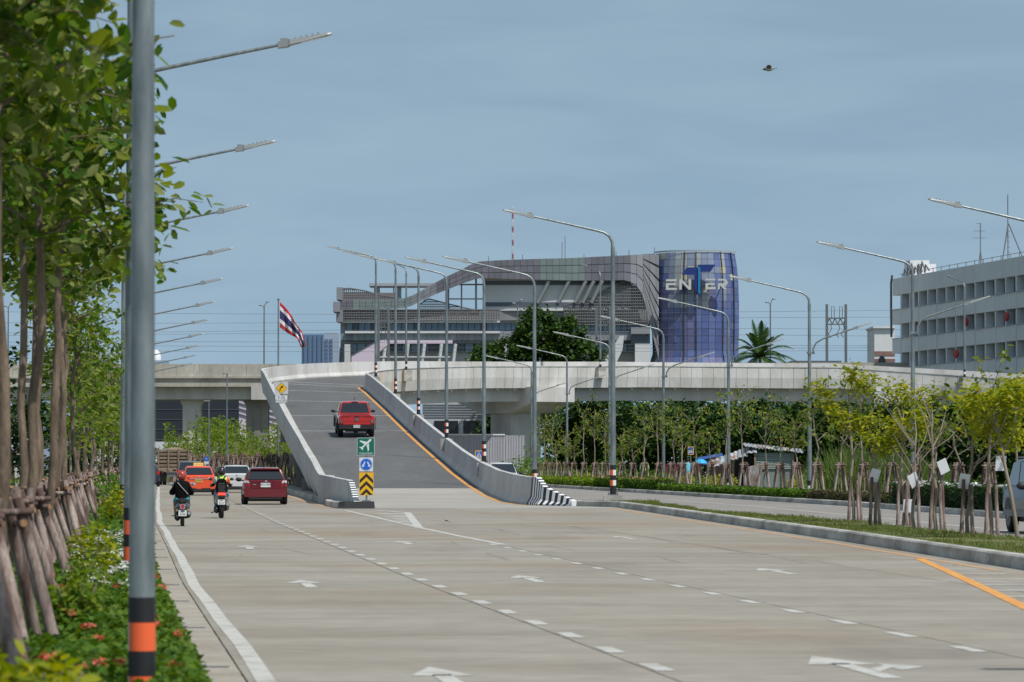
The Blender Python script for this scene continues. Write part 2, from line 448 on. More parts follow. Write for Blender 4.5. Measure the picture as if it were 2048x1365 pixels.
# ------------------------------------------------------------------ right median with kerb and grass
med = MB()
my = [20 + 4 * i for i in range(34)][:-1] + [150.5]
def MR(y): return K(y) + float(np.interp(y, [60, 98, 112, 122, 140, 152], [2.6, 2.5, 1.5, .95, 1.1, 1.9]))   # far edge of the median
for a, b in zip(my, my[1:]):
    med.quad((K(a) + .24, a, .195), (MR(a) - .2, a, .195), (MR(b) - .2, b, .195), (K(b) + .24, b, .195))
TURF = mat('turf', (.075, .105, .022), .95, col2=(.19, .165, .06), scale=.55, lo=.42, hi=.72, fine=.3)
median = struct(med.build('median_ground', TURF))
def kerb_piece(x, y0, y1, w, h, parent, name='kerb_stone', m=KERB_M, flip=1, gap=.01):
    pts = []
    for y in (y0 + gap, y1 - gap):
        b = x(y)
        pts.append([(b, y, -.06), (b + flip * .02, y, h - .03), (b + flip * .05, y, h), (b + flip * w, y, h), (b + flip * w, y, -.06)])
    return MB().loft(pts, 0, True, True).build(name, m, parent)
y = 20.0
while y < 152:
    kerb_piece(K, y, min(y + 2.0, 152.3), .24, .215, median); y += 2.0
y = 20.0
while y < 150:
    kerb_piece(MR, y, y + 4.0, .2, .2, median, flip=-1); y += 4.0

# service road beyond the median
sv = MB(); sy = [20 + 10 * i for i in range(38)]
def SL(y): return MR(y) - .1 if y < 146 else float(np.interp(y, [146, 170, 200, 240, 300, 400], [5.0, 2.9, .6, -2.6, -7.6, -16]))
for a, b in zip(sy, sy[1:]): sv.quad((SL(a), a, -.02), (HK(a), a, -.02), (HK(b), b, -.02), (SL(b), b, -.02))
serv = struct(sv.build('service_road', CONC_SERV))
strip([(HK(y) - .55, y) for y in range(60, 330, 8)], .15, -.014, 'edge_line', WHITE_P, serv)
strip([(HK(y) - 3.6 + .004 * (y - 60) * 0, y) for y in range(60, 182, 6)], .16, -.014, 'lane_line', WHITE_P, serv)
for i in range(26):
    y = 184 + i * 3.2
    strip([(HK(y) - 3.6, y), (HK(y + 1.4) - 3.6, y + 1.4)], .16, -.014, 'lane_dash', WHITE_P, serv)
strip([(SL(y) + .5, y) for y in range(30, 190, 8)], .15, -.014, 'edge_line', WHITE_P, serv)

# planted verge and footpath on the right
vr = MB(); vy = [60 + 10 * i for i in range(30)]
for a, b in zip(vy, vy[1:]): vr.quad((HK(a) + .2, a, .10), (HK(a) + 3.0, a, .10), (HK(b) + 3.0, b, .10), (HK(b) + .2, b, .10))
rverge = struct(vr.build('right_verge', EARTH))
y = 60.0
while y < 330:
    kerb_piece(HK, y, y + 3.0, .2, .17, rverge); y += 3.0
fp = MB()
for a, b in zip(vy, vy[1:]): fp.quad((HK(a) + 3.0, a, .115), (HK(a) + 4.6, a, .115), (HK(b) + 4.6, b, .115), (HK(b) + 3.0, b, .115))
struct(fp.build('footpath', mat('footpath_concrete', (.36, .36, .36), .9, col2=(.46, .46, .46), scale=.4)))

# planted verge on the left
lv = MB(); ly = [4 + 8 * i for i in range(44)]
for a, b in zip(ly, ly[1:]): lv.quad((E(a) - 5.2, a, .06), (E(a) - .6, a, .06), (E(b) - .6, b, .06), (E(b) - 5.2, b, .06))
lverge = struct(lv.build('left_verge', EARTH))
y = 8.0
while y < 330:
    st = 1.5 if y < 80 else 4
    kerb_piece(lambda q: E(q) - .47, y, y + st, .14, .075, lverge, flip=-1); y += st
# service road on the far left
s2 = MB()
for a, b in zip(ly, ly[1:]): s2.quad((E(a) - 12, a, -.03), (E(a) - 5.3, a, -.03), (E(b) - 5.3, b, -.03), (E(b) - 12, b, -.03))
struct(s2.build('left_service_road', CONC_SERV))
# ------------------------------------------------------------------ flyover ramp
RW_Y = [152.6, 154.3, 157, 163, 175, 189, 216, 242, 270, 296, 302]
RW_X = [2.15, 0.95, 0.40, -0.16, -0.85, -1.70, -3.72, -5.90, -8.15, -10.42, -11.0]
DZ_Y = [140, 154, 163, 175, 189, 202, 216, 229, 242, 256, 270, 284, 296, 302]
DZ_Z = [0.0, 0.006, 0.05, 0.20, 0.55, 1.10, 1.80, 2.56, 3.35, 4.19, 5.05, 5.95, 6.72, 7.05]
def RWX(y): return float(np.interp(y, RW_Y, RW_X))
def DZ(y): return float(np.interp(y, DZ_Y, DZ_Z))
CX, CY, RIN, ROUT = 27.0, 302.0, 38.0, 45.1
ZA = {180: 7.05, 172: 7.30, 160: 7.68, 142: 8.1, 115: 8.38, 90: 8.34, 76: 7.70, 60: 6.8}
_za = sorted(ZA.items())
def zarc(ph): return float(np.interp(ph, [a for a, _ in _za], [b for _, b in _za]))
def sup(ph): return float(np.interp(ph, [150, 180], [.55, .32]))
ST = []      # stations: inner point, outer point, inner z, outer z
yy = 163.0
while yy < 302:
    x = RWX(yy); z = DZ(yy)
    se = .32 * max(0, (yy - 272) / 30.0)
    ST.append((Vector((x, yy, z)), Vector((x - 7.12, yy, z + se))))
    yy += 3.0
for i in range(0, 109):
    ph = 180 - i
    c, s_ = math.cos(R(ph)), math.sin(R(ph))
    ST.append((Vector((CX + RIN * c, CY + RIN * s_, zarc(ph))), Vector((CX + ROUT * c, CY + ROUT * s_, zarc(ph) + sup(ph)))))
tx, ty = math.sin(R(72)), -math.cos(R(72))
li, lo_ = ST[-1]
for i in range(1, 26):
    ST.append((li + Vector((tx * 2 * i, ty * 2 * i, -.12 * i)), lo_ + Vector((tx * 2 * i, ty * 2 * i, -.12 * i))))

fly = thing('flyover', 'pale concrete flyover ramp climbing from the road and curving to the right over it', 'flyover', (0, 0, 0))
def outdir(a, b):
    d = (a - b); d.z = 0; return d.normalized()
dk = MB()
for (a0, b0), (a1, b1) in zip(ST, ST[1:]):
    if a1.y < 184.5 and a1.x < 5 and a0.y < 185: continue
    dk.quad(b0, a0, a1, b1)
dk.build('deck_surface', ASPH, fly)
# concrete apron at the foot of the ramp
ap = MB()
py_ = [146.0, 148, 151, 154.3, 157, 160, 163, 166, 169, 172, 175, 178, 181, 185.05]
for a, b in zip(py_, py_[1:]):
    def xr(q): return RWX(q) + .02 if q > 153 else K(q)
    def xl(q): return (RWX(q) - 7.12) if q >= 163 else float(np.interp(q, [145, 152, 163], [E(145) + 6.52, -5.7, RWX(163) - 7.12]))
    ap.quad((xl(a), a, DZ(a) + .001), (xr(a), a, DZ(a) + .001), (xr(b), b, DZ(b) + .001), (xl(b), b, DZ(b) + .001))
ap.build('apron', CONC_SERV if False else mat('apron_concrete', (.29, .27, .235), .9, col2=(.355, .335, .30), scale=.3, stretch=(.4, 1, 1), fine=.1), fly)
# structural slab under the deck
sl = MB(); rings = []
for a, b in ST[10:]:
    d = outdir(a, b)
    rings.append([a + d * .1 - Vector((0, 0, .02)), a + d * .1 - Vector((0, 0, .5)), b - d * .1 - Vector((0, 0, .5)), b - d * .1 - Vector((0, 0, .02))])
sl.loft(rings); sl.build('deck_slab', CONC_GIRD, fly)

def barrier(i0, i1, inner, h=1.1, gap=.012, bot=-.62, m=CONC_WALL, h0=None):
    rr = []
    for k, (a, b) in enumerate(ST[i0:i1 + 1]):
        p = a if inner else b
        d = outdir(a, b) * (1 if inner else -1)
        if k == 0: t = (ST[i0 + 1][0 if inner else 1] - p).normalized() * gap
        elif k == i1 - i0: t = (ST[i1 - 1][0 if inner else 1] - p).normalized() * gap
        else: t = Vector((0, 0, 0))
        p = p + t
        pr = [(0, -.05), (.0, .08), (.14, .32), (.20, h), (.40, h), (.40, .28), (.26, bot), (.05, bot)]
        rr.append([p + d * o_ + Vector((0, 0, z_)) for o_, z_ in pr])
    return MB().loft(rr).build('parapet_panel', m, fly)
n_st = len(ST); n_straight = sum(1 for a, b in ST if a.y < 302 and a.x < -0.1 and a.y < 301.9)
i = 0
while i < n_straight:                                                # straight ramp walls, long pours
    j = min(i + 6, n_straight)
    bz = -.62 if ST[i][0].z > .6 else -(ST[i][0].z + .05)
    barrier(i, j, True, bot=bz); barrier(i, j, False, bot=bz)
    i = j
# curved part: inner face in short boards, outer wall in longer ones
def interp_st(s):
    k = int(s); f = s - k
    if k >= n_st - 1: return ST[-1]
    return (ST[k][0].lerp(ST[k + 1][0], f), ST[k][1].lerp(ST[k + 1][1], f))
ST2 = []
s_cum = [0.0]
for k in range(n_straight, n_st - 1): s_cum.append(s_cum[-1] + (ST[k + 1][0] - ST[k][0]).length)
tot = s_cum[-1]; npan = int(tot / 0.98)
for q in range(npan):
    pr2 = []
    for e, sgn in ((q, 1), (q + 1, -1)):
        L_ = tot * e / npan + sgn * .014
        s_ = n_straight + float(np.interp(L_, s_cum, range(len(s_cum))))
        a, b = interp_st(s_); d = outdir(a, b)
        jig = random.uniform(-.006, .006)
        pr = [(0, -.05), (.0, .08), (.14, .32), (.20, 1.1), (.40 + jig, 1.1), (.40 + jig, .22), (.28 + jig, -.62), (.05, -.62)]
        pr2.append([a + d * o_ + Vector((0, 0, z_)) for o_, z_ in pr])
    stained = 5 < q < 17 and q % 3 != 0
    MB().loft(pr2).build('parapet_board', CONC_STAIN if stained else CONC_NEW, fly)
k = n_straight
while k < n_st - 1:
    j = min(k + 6, n_st - 1); barrier(k, j, False, m=CONC_NEW); k = j
# coping line: slightly proud cap running along the curve
for inner, nm in ((True, 'coping'),):
    rr = []
    for a, b in ST[n_straight:]:
        d = outdir(a, b); p = a
        rr.append([p + d * .17 + Vector((0, 0, 1.1)), p + d * .17 + Vector((0, 0, 1.16)), p + d * .45 + Vector((0, 0, 1.16)), p + d * .45 + Vector((0, 0, 1.1))])
    MB().loft(rr).build(nm, CONC_NEW, fly)

# black and white striped noses
def nose(pts, outd, name):
    """pts: (x, y, height) stations; stripes alternate"""
    mbn = MB()
    for i in range(len(pts) - 1):
        rr = []
        for (x, y, h), d in ((pts[i], outd[i]), (pts[i + 1], outd[i + 1])):
            p = Vector((x, y, DZ(y) if y > 154 else 0)); d = Vector(d)
            pr = [(0, 0), (0, .08 * h), (.14, .30 * h), (.20, h), (.40, h), (.42, 0)]
            rr.append([p + d * o_ + Vector((0, 0, z_)) for o_, z_ in pr])
        mbn.loft(rr, i % 2)
    return mbn.build(name, [BLACK_P, WHITE_F], fly)
pl = []
N = 20
for i in range(N + 1):
    t = i / N
    y = 156.2 - 3.5 * t ** .8
    x = float(np.interp(y, RW_Y, RW_X))
    h = 1.05 if t < .15 else 1.05 - .85 * ((t - .15) / .85)
    pl.append((x, y, h))
od = []
for i in range(N + 1):
    a = pl[max(i - 1, 0)]; b = pl[min(i + 1, N)]
    t = Vector((b[0] - a[0], b[1] - a[1], 0)).normalized()
    od.append((-t.y, t.x, 0) if (-t.y) > 0 else (t.y * -1 if -t.y > 0 else abs(t.y), abs(t.x), 0))
nose(pl, od, 'striped_nose')
# plain curved wall between the nose and the straight wall on the right
def wall_run(pts, out, name, m=CONC_WALL):
    rr = []
    for i, (x, y, h) in enumerate(pts):
        a = pts[max(i - 1, 0)]; b = pts[min(i + 1, len(pts) - 1)]
        t = Vector((b[0] - a[0], b[1] - a[1], 0)).normalized(); d = Vector((t.y, -t.x, 0)) * out
        p = Vector((x, y, DZ(y)))
        rr.append([p + d * o_ + Vector((0, 0, z_)) for o_, z_ in [(0, -.05), (0, .08), (.14, .32), (.20, h), (.40, h), (.42, -.1)]])
    return MB().loft(rr).build(name, m, fly)
wall_run([(RWX(y), y, 1.05 + .05 * (y - 156.2) / 6.8) for y in (156.22, 157, 158.5, 160, 161.5, 162.97)], 1, 'end_wall')
# left wall run down to its nose
LW = lambda y: float(np.interp(y, [144.5, 152, 163], [-5.15, -5.75, RWX(163) - 7.12]))
wall_run([(LW(y), y, .95 + .15 * (y - 149.5) / 13.5) for y in (149.52, 152, 154, 157, 160, 162.97)], -1, 'end_wall')
pn = [(LW(149.5 - 4.6 * i / 18), 149.5 - 4.6 * i / 18, .95 - .72 * i / 18) for i in range(19)]
nose(pn, [(-1, 0, 0)] * 19, 'striped_nose')
# traffic island under the left wall
isl = MB()
ix = [(145.0, -6.15, -5.0), (152, -6.9, -5.8), (163, E(163) + 6.6, -7.0), (189, E(189) + 6.6, -8.6), (216, E(216) + 6.7, -10.6), (250, E(250) + 6.9, -13.5)]
for (y0, a0, b0), (y1, a1, b1) in zip(ix, ix[1:]): isl.quad((a0 + .2, y0, .19), (b0, y0, .19), (b1, y1, .19), (a1 + .2, y1, .19))
island = struct(isl.build('traffic_island', CONC_GUTTER))
def IX(y): return float(np.interp(y, [q[0] for q in ix], [q[1] for q in ix]))
y = 147.2
while y < 248: kerb_piece(IX, y, y + 1.5, .25, .22, island); y += 1.5
y = 144.8; k = 0
while y < 147.1:
    kerb_piece(IX, y, y + .12, .25, .24, island, m=(WHITE_F if k % 2 else BLACK_P), gap=0.0005); y += .12; k += 1
MB().prism([(-6.14, 144.78, -.02), (-4.85, 144.78, -.02), (-4.88, 144.84, .25), (-6.1, 144.84, .25)], (0, .5, 0)).build('island_front', BLACK_P, island)

# painted lines on the ramp
def on(s, frac, z=.006):
    a, b = interp_st(s); return a.lerp(b, frac) + Vector((0, 0, z))
ye = [on(i * .5, .045) for i in range(0, 2 * (n_straight + 9))]
strip(ye, .17, 0, 'orange_line', ORANGE_P, fly)
we = [on(i * .5, .935) for i in range(10, 2 * (n_straight + 26))]
strip(we, .17, 0, 'white_line', WHITE_P, fly)
strip([Vector((RWX(y) - .28, y, DZ(y) + .006)) for y in (153.4, 154.3, 155.5, 157, 160, 163)], .15, 0, 'orange_line', ORANGE_P, fly)
for yb in (244.0, 262.5, 280.5, 293.5):
    s = (yb - 163) / 3.0
    a, b = on(s, .02, .007), on(s, .93, .007); a2, b2 = on(s + .09, .02, .007), on(s + .09, .93, .007)
    MB().quad(a, b, b2, a2).build('rumble_line', WHITE_P, fly)
for s in (n_straight + 3.0, n_straight + 9.0):
    a, b = on(s, .03, .007), on(s, .93, .007); a2, b2 = on(s + .5, .03, .007), on(s + .5, .93, .007)
    MB().quad(a, b, b2, a2).build('rumble_line', WHITE_P, fly)

# girders, crossbeams, piers
def girder(i0, i1, frac, w, top, h):
    rr = []
    for k in range(i0, i1 + 1):
        a, b = ST[k]; p = a.lerp(b, frac); d = outdir(a, b)
        rr.append([p + d * w / 2 + Vector((0, 0, top)), p + d * w / 2 + Vector((0, 0, top - h)), p - d * w / 2 + Vector((0, 0, top - h)), p - d * w / 2 + Vector((0, 0, top))])
    MB().loft(rr).build('girder', CONC_GIRD, fly)
segs = [(28, n_straight + 4), (n_straight + 5, n_straight + 47), (n_straight + 53, n_straight + 96), (n_straight + 100, n_st - 1)]
for i0, i1 in segs:
    for fr in (.10, .5, .9): girder(i0, i1, fr, .55 if fr != .5 else .8, -.5, 1.25)
    rr = []
for k in range(n_straight + 6, n_straight + 92, 3):                    # drain stubs under the fascia
    a, b = ST[k]; d = outdir(a, b)
    MB().tube([a + d * .05 + Vector((0, 0, -.66)), a + d * .18 + Vector((0, 0, -.80))], .045, 6).build('drain_pipe', WHITE_F, fly)
def pier(i, wide=3.2, cap_w=4.4, cap_l=9.6, top=-.5, cap_h=1.75, m=CONC_NEW, dx=0):
    a, b = ST[i]; c = a.lerp(b, .5); d = outdir(a, b); ang = math.atan2(d.y, d.x)
    zt = min(a.z, b.z) + top
    rot = Matrix.Rotation(ang, 3, 'Z')
    capm = MB()
    hl, hw = cap_l / 2, cap_w / 2
    pr = [(-hl, zt - .05), (-hl, zt - 1.25), (-1.9, zt - cap_h - .4), (1.9, zt - cap_h - .4), (hl, zt - 1.25), (hl, zt - .05)]
    capm.prism([c * 1 + rot @ Vector((x, -hw, 0)) + Vector((0, 0, z - c.z)) for x, z in pr], rot @ Vector((0, cap_w, 0)))
    capm.build('crossbeam', m, fly)
    pm = MB(); h = wide / 2; q = .35
    base = [(-h, -h + q), (-h + q, -h), (h - q, -h), (h, -h + q), (h, h - q), (h - q, h), (-h + q, h), (-h, h - q)]
    pm.loft([[Vector((c.x, c.y, z)) + rot @ Vector((x, y, 0)) for x, y in base] for z in (-.3, zt - cap_h - .35)])
    pm.build('pier', m, fly)
pier(n_straight + 50)
pier(n_straight + 98)
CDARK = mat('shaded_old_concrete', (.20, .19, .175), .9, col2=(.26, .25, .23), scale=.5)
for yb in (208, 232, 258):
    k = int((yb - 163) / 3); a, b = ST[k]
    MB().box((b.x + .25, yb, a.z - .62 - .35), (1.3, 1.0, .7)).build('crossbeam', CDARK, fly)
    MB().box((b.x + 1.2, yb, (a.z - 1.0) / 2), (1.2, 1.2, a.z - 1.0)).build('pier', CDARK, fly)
for yb in (180, 186, 193):
    b = ST[int((yb - 163) / 3)][1]
    MB().box((b.x + .1, yb, .5), (.5, .9, 1.1)).build('pier', CONC_GIRD, fly)
# ------------------------------------------------------------------ street lamps
def half_tube(mbx, z0, z1, r0, r1, a0, a1, m=0, n=9):
    ring = []
    for z, r in ((z0, r0), (z1, r1)):
        ring.append([Vector((r * math.cos(a0 + (a1 - a0) * k / n), r * math.sin(a0 + (a1 - a0) * k / n), z)) for k in range(n + 1)])
    mbx.loft(ring, m, False, False)
def lamp_meshes(hs=1.0, arm=3.6, style='orange', lower=False, split=R(-95)):
    out = []
    zb = 8.2 * hs
    pr = [(0, 0, 0), (0, 0, 3.0), (0, 0, 6.0), (0, 0, zb)]
    k = arm / 3.6
    curve = [(-.02, 0, zb + .22), (-.12, 0, zb + .40), (-.30, 0, zb + .52), (-.6 * k, 0, zb + .60), (-1.8 * k, 0, zb + .87), (-2.85 * k, 0, zb + 1.10)]
    p = MB().tube(pr, [.100, .088, .074, .062], 14)
    out.append(('pole', p.mesh('pole', GALV, 40)))
    a = MB().tube([pr[-1]] + curve, [.060, .052, .047, .044, .042, .036, .032], 10)
    a.tube([(0, 0, zb - .25), (0, 0, zb + .02)], .072, 12)
    out.append(('arm', a.mesh('arm', GALV, 40)))
    hx, hz = -2.85 * k, zb + 1.10
    sl = .22
    h = MB()
    rings = []
    for u, w, t in ((0.22, .10, .06), (0.02, .13, .075), (-.02, .15, .05), (-.75, .14, .022), (-.82, .10, .015)):
        x, z = hx + u, hz - u * sl
        rings.append([(x, -w, z - t), (x, w, z - t), (x, w * .85, z + t), (x, -w * .85, z + t)])
    h.loft(rings)
    for q in range(5):
        x = hx - .12 - q * .11
        h.box((x, 0, hz - (x - hx) * sl + .045), (.03, .2, .05))
    h.box((hx + .1, 0, hz + .05), (.14, .12, .07))
    out.append(('lamp_head', h.mesh('lamp_head', mat_head)))
    ln = MB().box((hx - .45, 0, hz + .45 * sl - .035), (.5, .2, .012), rot=Matrix.Rotation(sl, 3, 'Y'))
    out.append(('lens', ln.mesh('lens', mat_lens)))
    zs = [0.0, .32, .50, .66, .84, 1.0] if style == 'orange' else [0.0, .30, .50, .72]
    for i in range(len(zs) - 1):
        b = MB(); r0 = .1035 - .004 * zs[i]; r1 = .1035 - .004 * zs[i + 1]
        if i % 2 == 0:
            half_tube(b, zs[i], zs[i + 1], r0, r1, 0, 2 * math.pi, 0, 18)
            out.append(('band', b.mesh('band', BLACK_B, 40)))
        elif style == 'orange':
            half_tube(b, zs[i], zs[i + 1], r0, r1, split - math.pi, split, 0)
            half_tube(b, zs[i], zs[i + 1], r0, r1, split, split + math.pi, 1)
            out.append(('band', b.mesh('band', [ORANGE_B, WHITE_B], 40)))
        else:
            half_tube(b, zs[i], zs[i + 1], r0, r1, 0, 2 * math.pi, 0, 18)
            out.append(('band', b.mesh('band', WHITE_B, 40)))
    bp = MB().box((0, 0, .015), (.36, .36, .03))
    for sx in (-1, 1):
        for sy in (-1, 1): bp.tube([(sx * .14, sy * .14, .03), (sx * .14, sy * .14, .1)], .018, 6)
    out.append(('base_plate', bp.mesh('base_plate', GALV_D)))
    if lower:
        zl = 6.3
        la = MB().tube([(.16, 0, zl), (.17, 0, zl + .25), (.30, 0, zl + .50), (.6, 0, zl + .68), (2.1, 0, zl + 1.18)], [.04, .04, .037, .035, .03], 8)
        la.box((.06, 0, zl + .06), (.34, .22, .09))
        out.append(('arm', la.mesh('arm', GALV, 40)))
        hh = MB(); rings = []
        for u, w, t in ((-.2, .08, .05), (0, .12, .07), (.03, .14, .045), (.72, .13, .02), (.78, .09, .014)):
            x, z = 2.1 + u, zl + 1.18 + u * .33
            rings.append([(x, -w, z - t), (x, w, z - t), (x, w * .85, z + t), (x, -w * .85, z + t)])
        hh.loft(rings)
        out.append(('lamp_head', hh.mesh('lamp_head', mat_head)))
    return out
mat_head = mat('lamp_housing', (.27, .285, .28), .5, .3)
mat_lens = mat('lamp_lens', (.6, .62, .62), .2)
def place_lamp(meshes, name, label, loc, rz=0.0, group=None, ped=None, scale=1.0):
    t = thing(name, label, 'street lamp', loc, rz, group)
    t.scale = (scale,) * 3
    for nm, me in meshes: obj(nm, me, t)
    if ped: MB().box((0, 0, -ped[2] / 2), ped).build('pedestal', KERB_M, t)
    return t
LM_L = lamp_meshes(1.05, 3.9, 'orange', split=R(208))              # left row, arm turned over the road by rz
LM_R = lamp_meshes(1.0, 3.6, 'orange', split=R(-90))
LM_D = lamp_meshes(1.035, 3.5, 'white', lower=True)
LM_V = lamp_meshes(.97, 3.4, 'white')
# left row: one pole every 26.6 m
PX_LEFT = {0: 283, 1: 263, 2: 258, 3: 268}
for i in range(13):
    y = 26.1 + 26.6 * i
    x = E(y) - 1.0 if i > 0 else (285 - 1024) / F_PX * y
    if i in (1, 2): x = (PX_LEFT[i] - 1024) / F_PX * y
    lab = 'thick grey galvanised lamp post close to the camera in front of the leafy trees' if i == 0 else \
        'grey lamp post in the left verge, %s along the row behind the near post' % ordn(i - 1)
    lp = place_lamp(LM_L, 'street_lamp', lab, (x, y, .06 if i else -.21), R(180), 'lamps along the left verge')
    if i == 0: lp.scale = (.87, .87, 1)
# row beside the ramp
rp_ = [(1226, 151, .42), (1069, 163, .35), (968, 189, None), (893, 216, None), (837, 242, None), (791, 270, None), (751.5, 296, None)]
for i, (px, y, zb) in enumerate(rp_):
    x = (px - 1024) / F_PX * y
    z = zb if zb is not None else DZ(y) + 1.06
    lab = ['tall grey lamp post on the grass median right of the striped ramp nose',
           'tall grey lamp post behind the foot of the ramp wall by the striped nose',
           'grey lamp post at the ramp wall right beside the white car',
           'grey lamp post at the ramp wall, third up the slope from the striped nose',
           'grey lamp post at the ramp wall, fourth up the slope from the striped nose',
           'grey lamp post at the ramp wall, fifth up the slope from the striped nose',
           'topmost lamp post at the ramp wall, where the ramp bends away'][i]
    place_lamp(LM_R, 'street_lamp', lab, (x, y, z), 0, 'lamps along the ramp', ped=(.62, .62, .25 if zb else .62), scale=1.11 if i == 0 else 1.0)
lp = place_lamp(LM_R, 'street_lamp', 'lamp post beyond the right edge of the picture, casting a shadow on the road', (11.3, 28.4, .2), 0, 'lamps along the ramp')
# double-armed row beyond the service road
dr_ = [(2040, 128), (1826, 153), (1619, 181), (1457, 205), (1327, 231), (1219, 259), (1134, 289), (1063, 317), (1003, 345)]
for i, (px, y) in enumerate(dr_):
    x = (px - 1024) / F_PX * y
    if i == 0: x = 16.6
    lab = ['double-armed lamp post at the right edge of the picture, only its left arm in view'] + \
        ['double-armed lamp post with %s' % q for q in (
            'its right arm in front of the white apartment block', 'its right arm reaching over the houses left of the apartment block',
            'its right arm in front of the palm tree', 'its head in front of the blue drum of the building',
            'its shaft just left of the tall median lamp', 'its shaft right of the wide flyover pier', 'its shaft in front of the flyover pier, short',
            'its top just under the flyover edge, farthest of its row')]
    place_lamp(LM_D, 'double_street_lamp', lab[i], (x, y, .1), 0, 'double-armed lamps beyond the service road')
for px, ph, rz, lab in ((1199, 117.5, R(-62), 'lamp post on the flyover parapet in front of the large tree'), (1926, 74.5, R(-70), 'lamp post on the flyover parapet in front of the apartment block'),
                    (796, 152, R(-60), 'lamp post on the far flyover parapet behind the ramp lamps')):
    # stands on a bracket behind the inner parapet
    best = min(range(n_straight, n_st), key=lambda k: abs(1024 + F_PX * ST[k][0].x / ST[k][0].y - px))
    a, b = ST[best]; d = outdir(a, b); p = a + d * .62
    place_lamp(LM_V, 'flyover_lamp', lab, (p.x, p.y, p.z + 1.0), rz, 'lamps on the flyover parapet', ped=(.75, .75, .9), scale=.93)

# ------------------------------------------------------------------ signs
def text_mesh(body, size, m, extrude=0.0):
    cu = bpy.data.curves.new('lettering', 'FONT'); cu.body = body; cu.size = size
    cu.align_x = 'CENTER'; cu.align_y = 'CENTER'; cu.extrude = extrude
    o = bpy.data.objects.new('lettering', cu); COL.objects.link(o)
    dg = bpy.context.evaluated_depsgraph_get(); dg.update()
    me = bpy.data.meshes.new_from_object(o.evaluated_get(dg))
    bpy.data.objects.remove(o); bpy.data.curves.remove(cu)
    me.materials.clear(); me.materials.append(m)
    return me
def text(body, size, m, parent, loc, extrude=0.0, wide=1.0, rz=0.0):
    o = obj('lettering', text_mesh(body, size, m, extrude), parent, loc)
    o.rotation_euler = (R(90), 0, rz); o.scale = (wide, 1, 1)
    return o
SG_GREEN = mat('sign_green', (.0, .135, .085), .45)
SG_BLUE = mat('sign_blue', (.005, .12, .55), .45)
SG_YEL = mat('sign_yellow', (.80, .44, .006), .45)
SG_WHITE = mat('sign_white', (.66, .68, .70), .45)
SG_GREY = mat('sign_back_grey', (.52, .54, .56), .5)
SG_BLK = mat('sign_black', (.02, .017, .015), .5)
def plate(x0, x1, z0, z1, y=0.0, th=.02):
    return MB().span((x0, y - th, z0), (x1, y, z1))
def poly_xz(pts, y, m, name, parent):
    return MB().prism([(x, y, z) for x, z in pts], (0, .003, 0)).build(name, m, parent)
sg = G(733, 1008, .25); sg.y = 144.95
s_ = F_PX / 144.95
base = Vector(((733 - 1024) / s_, 145.05, .25))
t = thing('sign_post', 'post on the island nose with green airport sign, blue keep-either-side sign and yellow chevron board', 'traffic sign', base)
def zz(py): return EYE + (HOR - py) / s_ - base.z
def xx(px): return (px - 733) / s_
MB().tube([(0, .03, 0), (0, .03, zz(880))], .035, 10).box((0, .03, .02), (.3, .3, .04)).build('post', GALV, t)
pa = plate(xx(714), xx(749), zz(911.3), zz(876)).build('airport_sign', SG_WHITE, t)
plate(xx(714.7), xx(748.3), zz(910.6), zz(876.7), -.0205, .003).build('sign_face', SG_GREEN, pa)
def air(u, v): return (xx(714) + (xx(749) - xx(714)) * u, zz(911.3) + (zz(876) - zz(911.3)) * v)
yf = -.0275
def capsule(a, b, w, n=6):
    a, b = Vector((*a, 0)), Vector((*b, 0)); d = (b - a).normalized(); nn = Vector((-d.y, d.x, 0)); pts = []
    for k in range(n + 1):
        an = -math.pi / 2 + math.pi * k / n
        q = b + (d * math.cos(an) + nn * math.sin(an)) * w; pts.append((q.x, q.y))
    for k in range(n + 1):
        an = math.pi / 2 + math.pi * k / n
        q = a + (d * math.cos(an) + nn * math.sin(an)) * w * .55; pts.append((q.x, q.y))
    return pts
plane_polys = [capsule((.24, .40), (.76, .87), .062), [(.60, .76), (.46, .62), (.155, .785), (.16, .84), (.21, .845)], [(.68, .70), (.55, .57), (.615, .265), (.655, .25), (.69, .30)],
               [(.31, .50), (.25, .41), (.13, .44), (.14, .48), (.22, .475)], [(.36, .46), (.27, .39), (.285, .28), (.325, .29), (.345, .37)]]
for i, pp in enumerate(plane_polys):
    poly_xz([air(*q) for q in pp], yf - i * .0006, SG_WHITE, 'aircraft_symbol', pa)
text('ดอนเมือง', .125, SG_WHITE, pa, (xx(731.8), yf, zz(907.3)), wide=1.0)
pb = plate(xx(718.7), xx(746), zz(943), zz(915.5)).build('keep_sign', SG_WHITE, t)
cz = (zz(943) + zz(915.5)) / 2; cr = xx(745) - xx(732.4); ccx = xx(732.4)
MB().disc((ccx, -.0215, cz), cr, 'Y', .003, 28).build('ring', SG_BLUE, pb)
MB().disc((ccx, -.0245, cz), cr * .965, 'Y', .003, 28).build('ring', SG_WHITE, pb)
MB().disc((ccx, -.0275, cz), cr * .90, 'Y', .003, 28).build('disc', SG_BLUE, pb)
for sx in (-1, 1):
    d = Vector((sx * .42, -.9)).normalized() ; nn = Vector((-d.y, d.x))
    a = Vector((ccx + sx * .2 * cr, cz + .42 * cr)); b = a + d * cr * .62; e = a + d * cr * .98; w = .10 * cr
    poly_xz([tuple(q) for q in (a + nn * w, b + nn * w, b + nn * w * 2.6, e, b - nn * w * 2.6, b - nn * w, a - nn * w)], -.0325, SG_WHITE, 'arrow', pb)
pc = plate(xx(718.5), xx(747), zz(991), zz(945.5)).build('chevron_board', SG_YEL, t)
x0, x1, xm = xx(719.3), xx(746.2), xx(732.7)
zc0, zc1 = zz(990.5), zz(946)
W_ = xm - x0
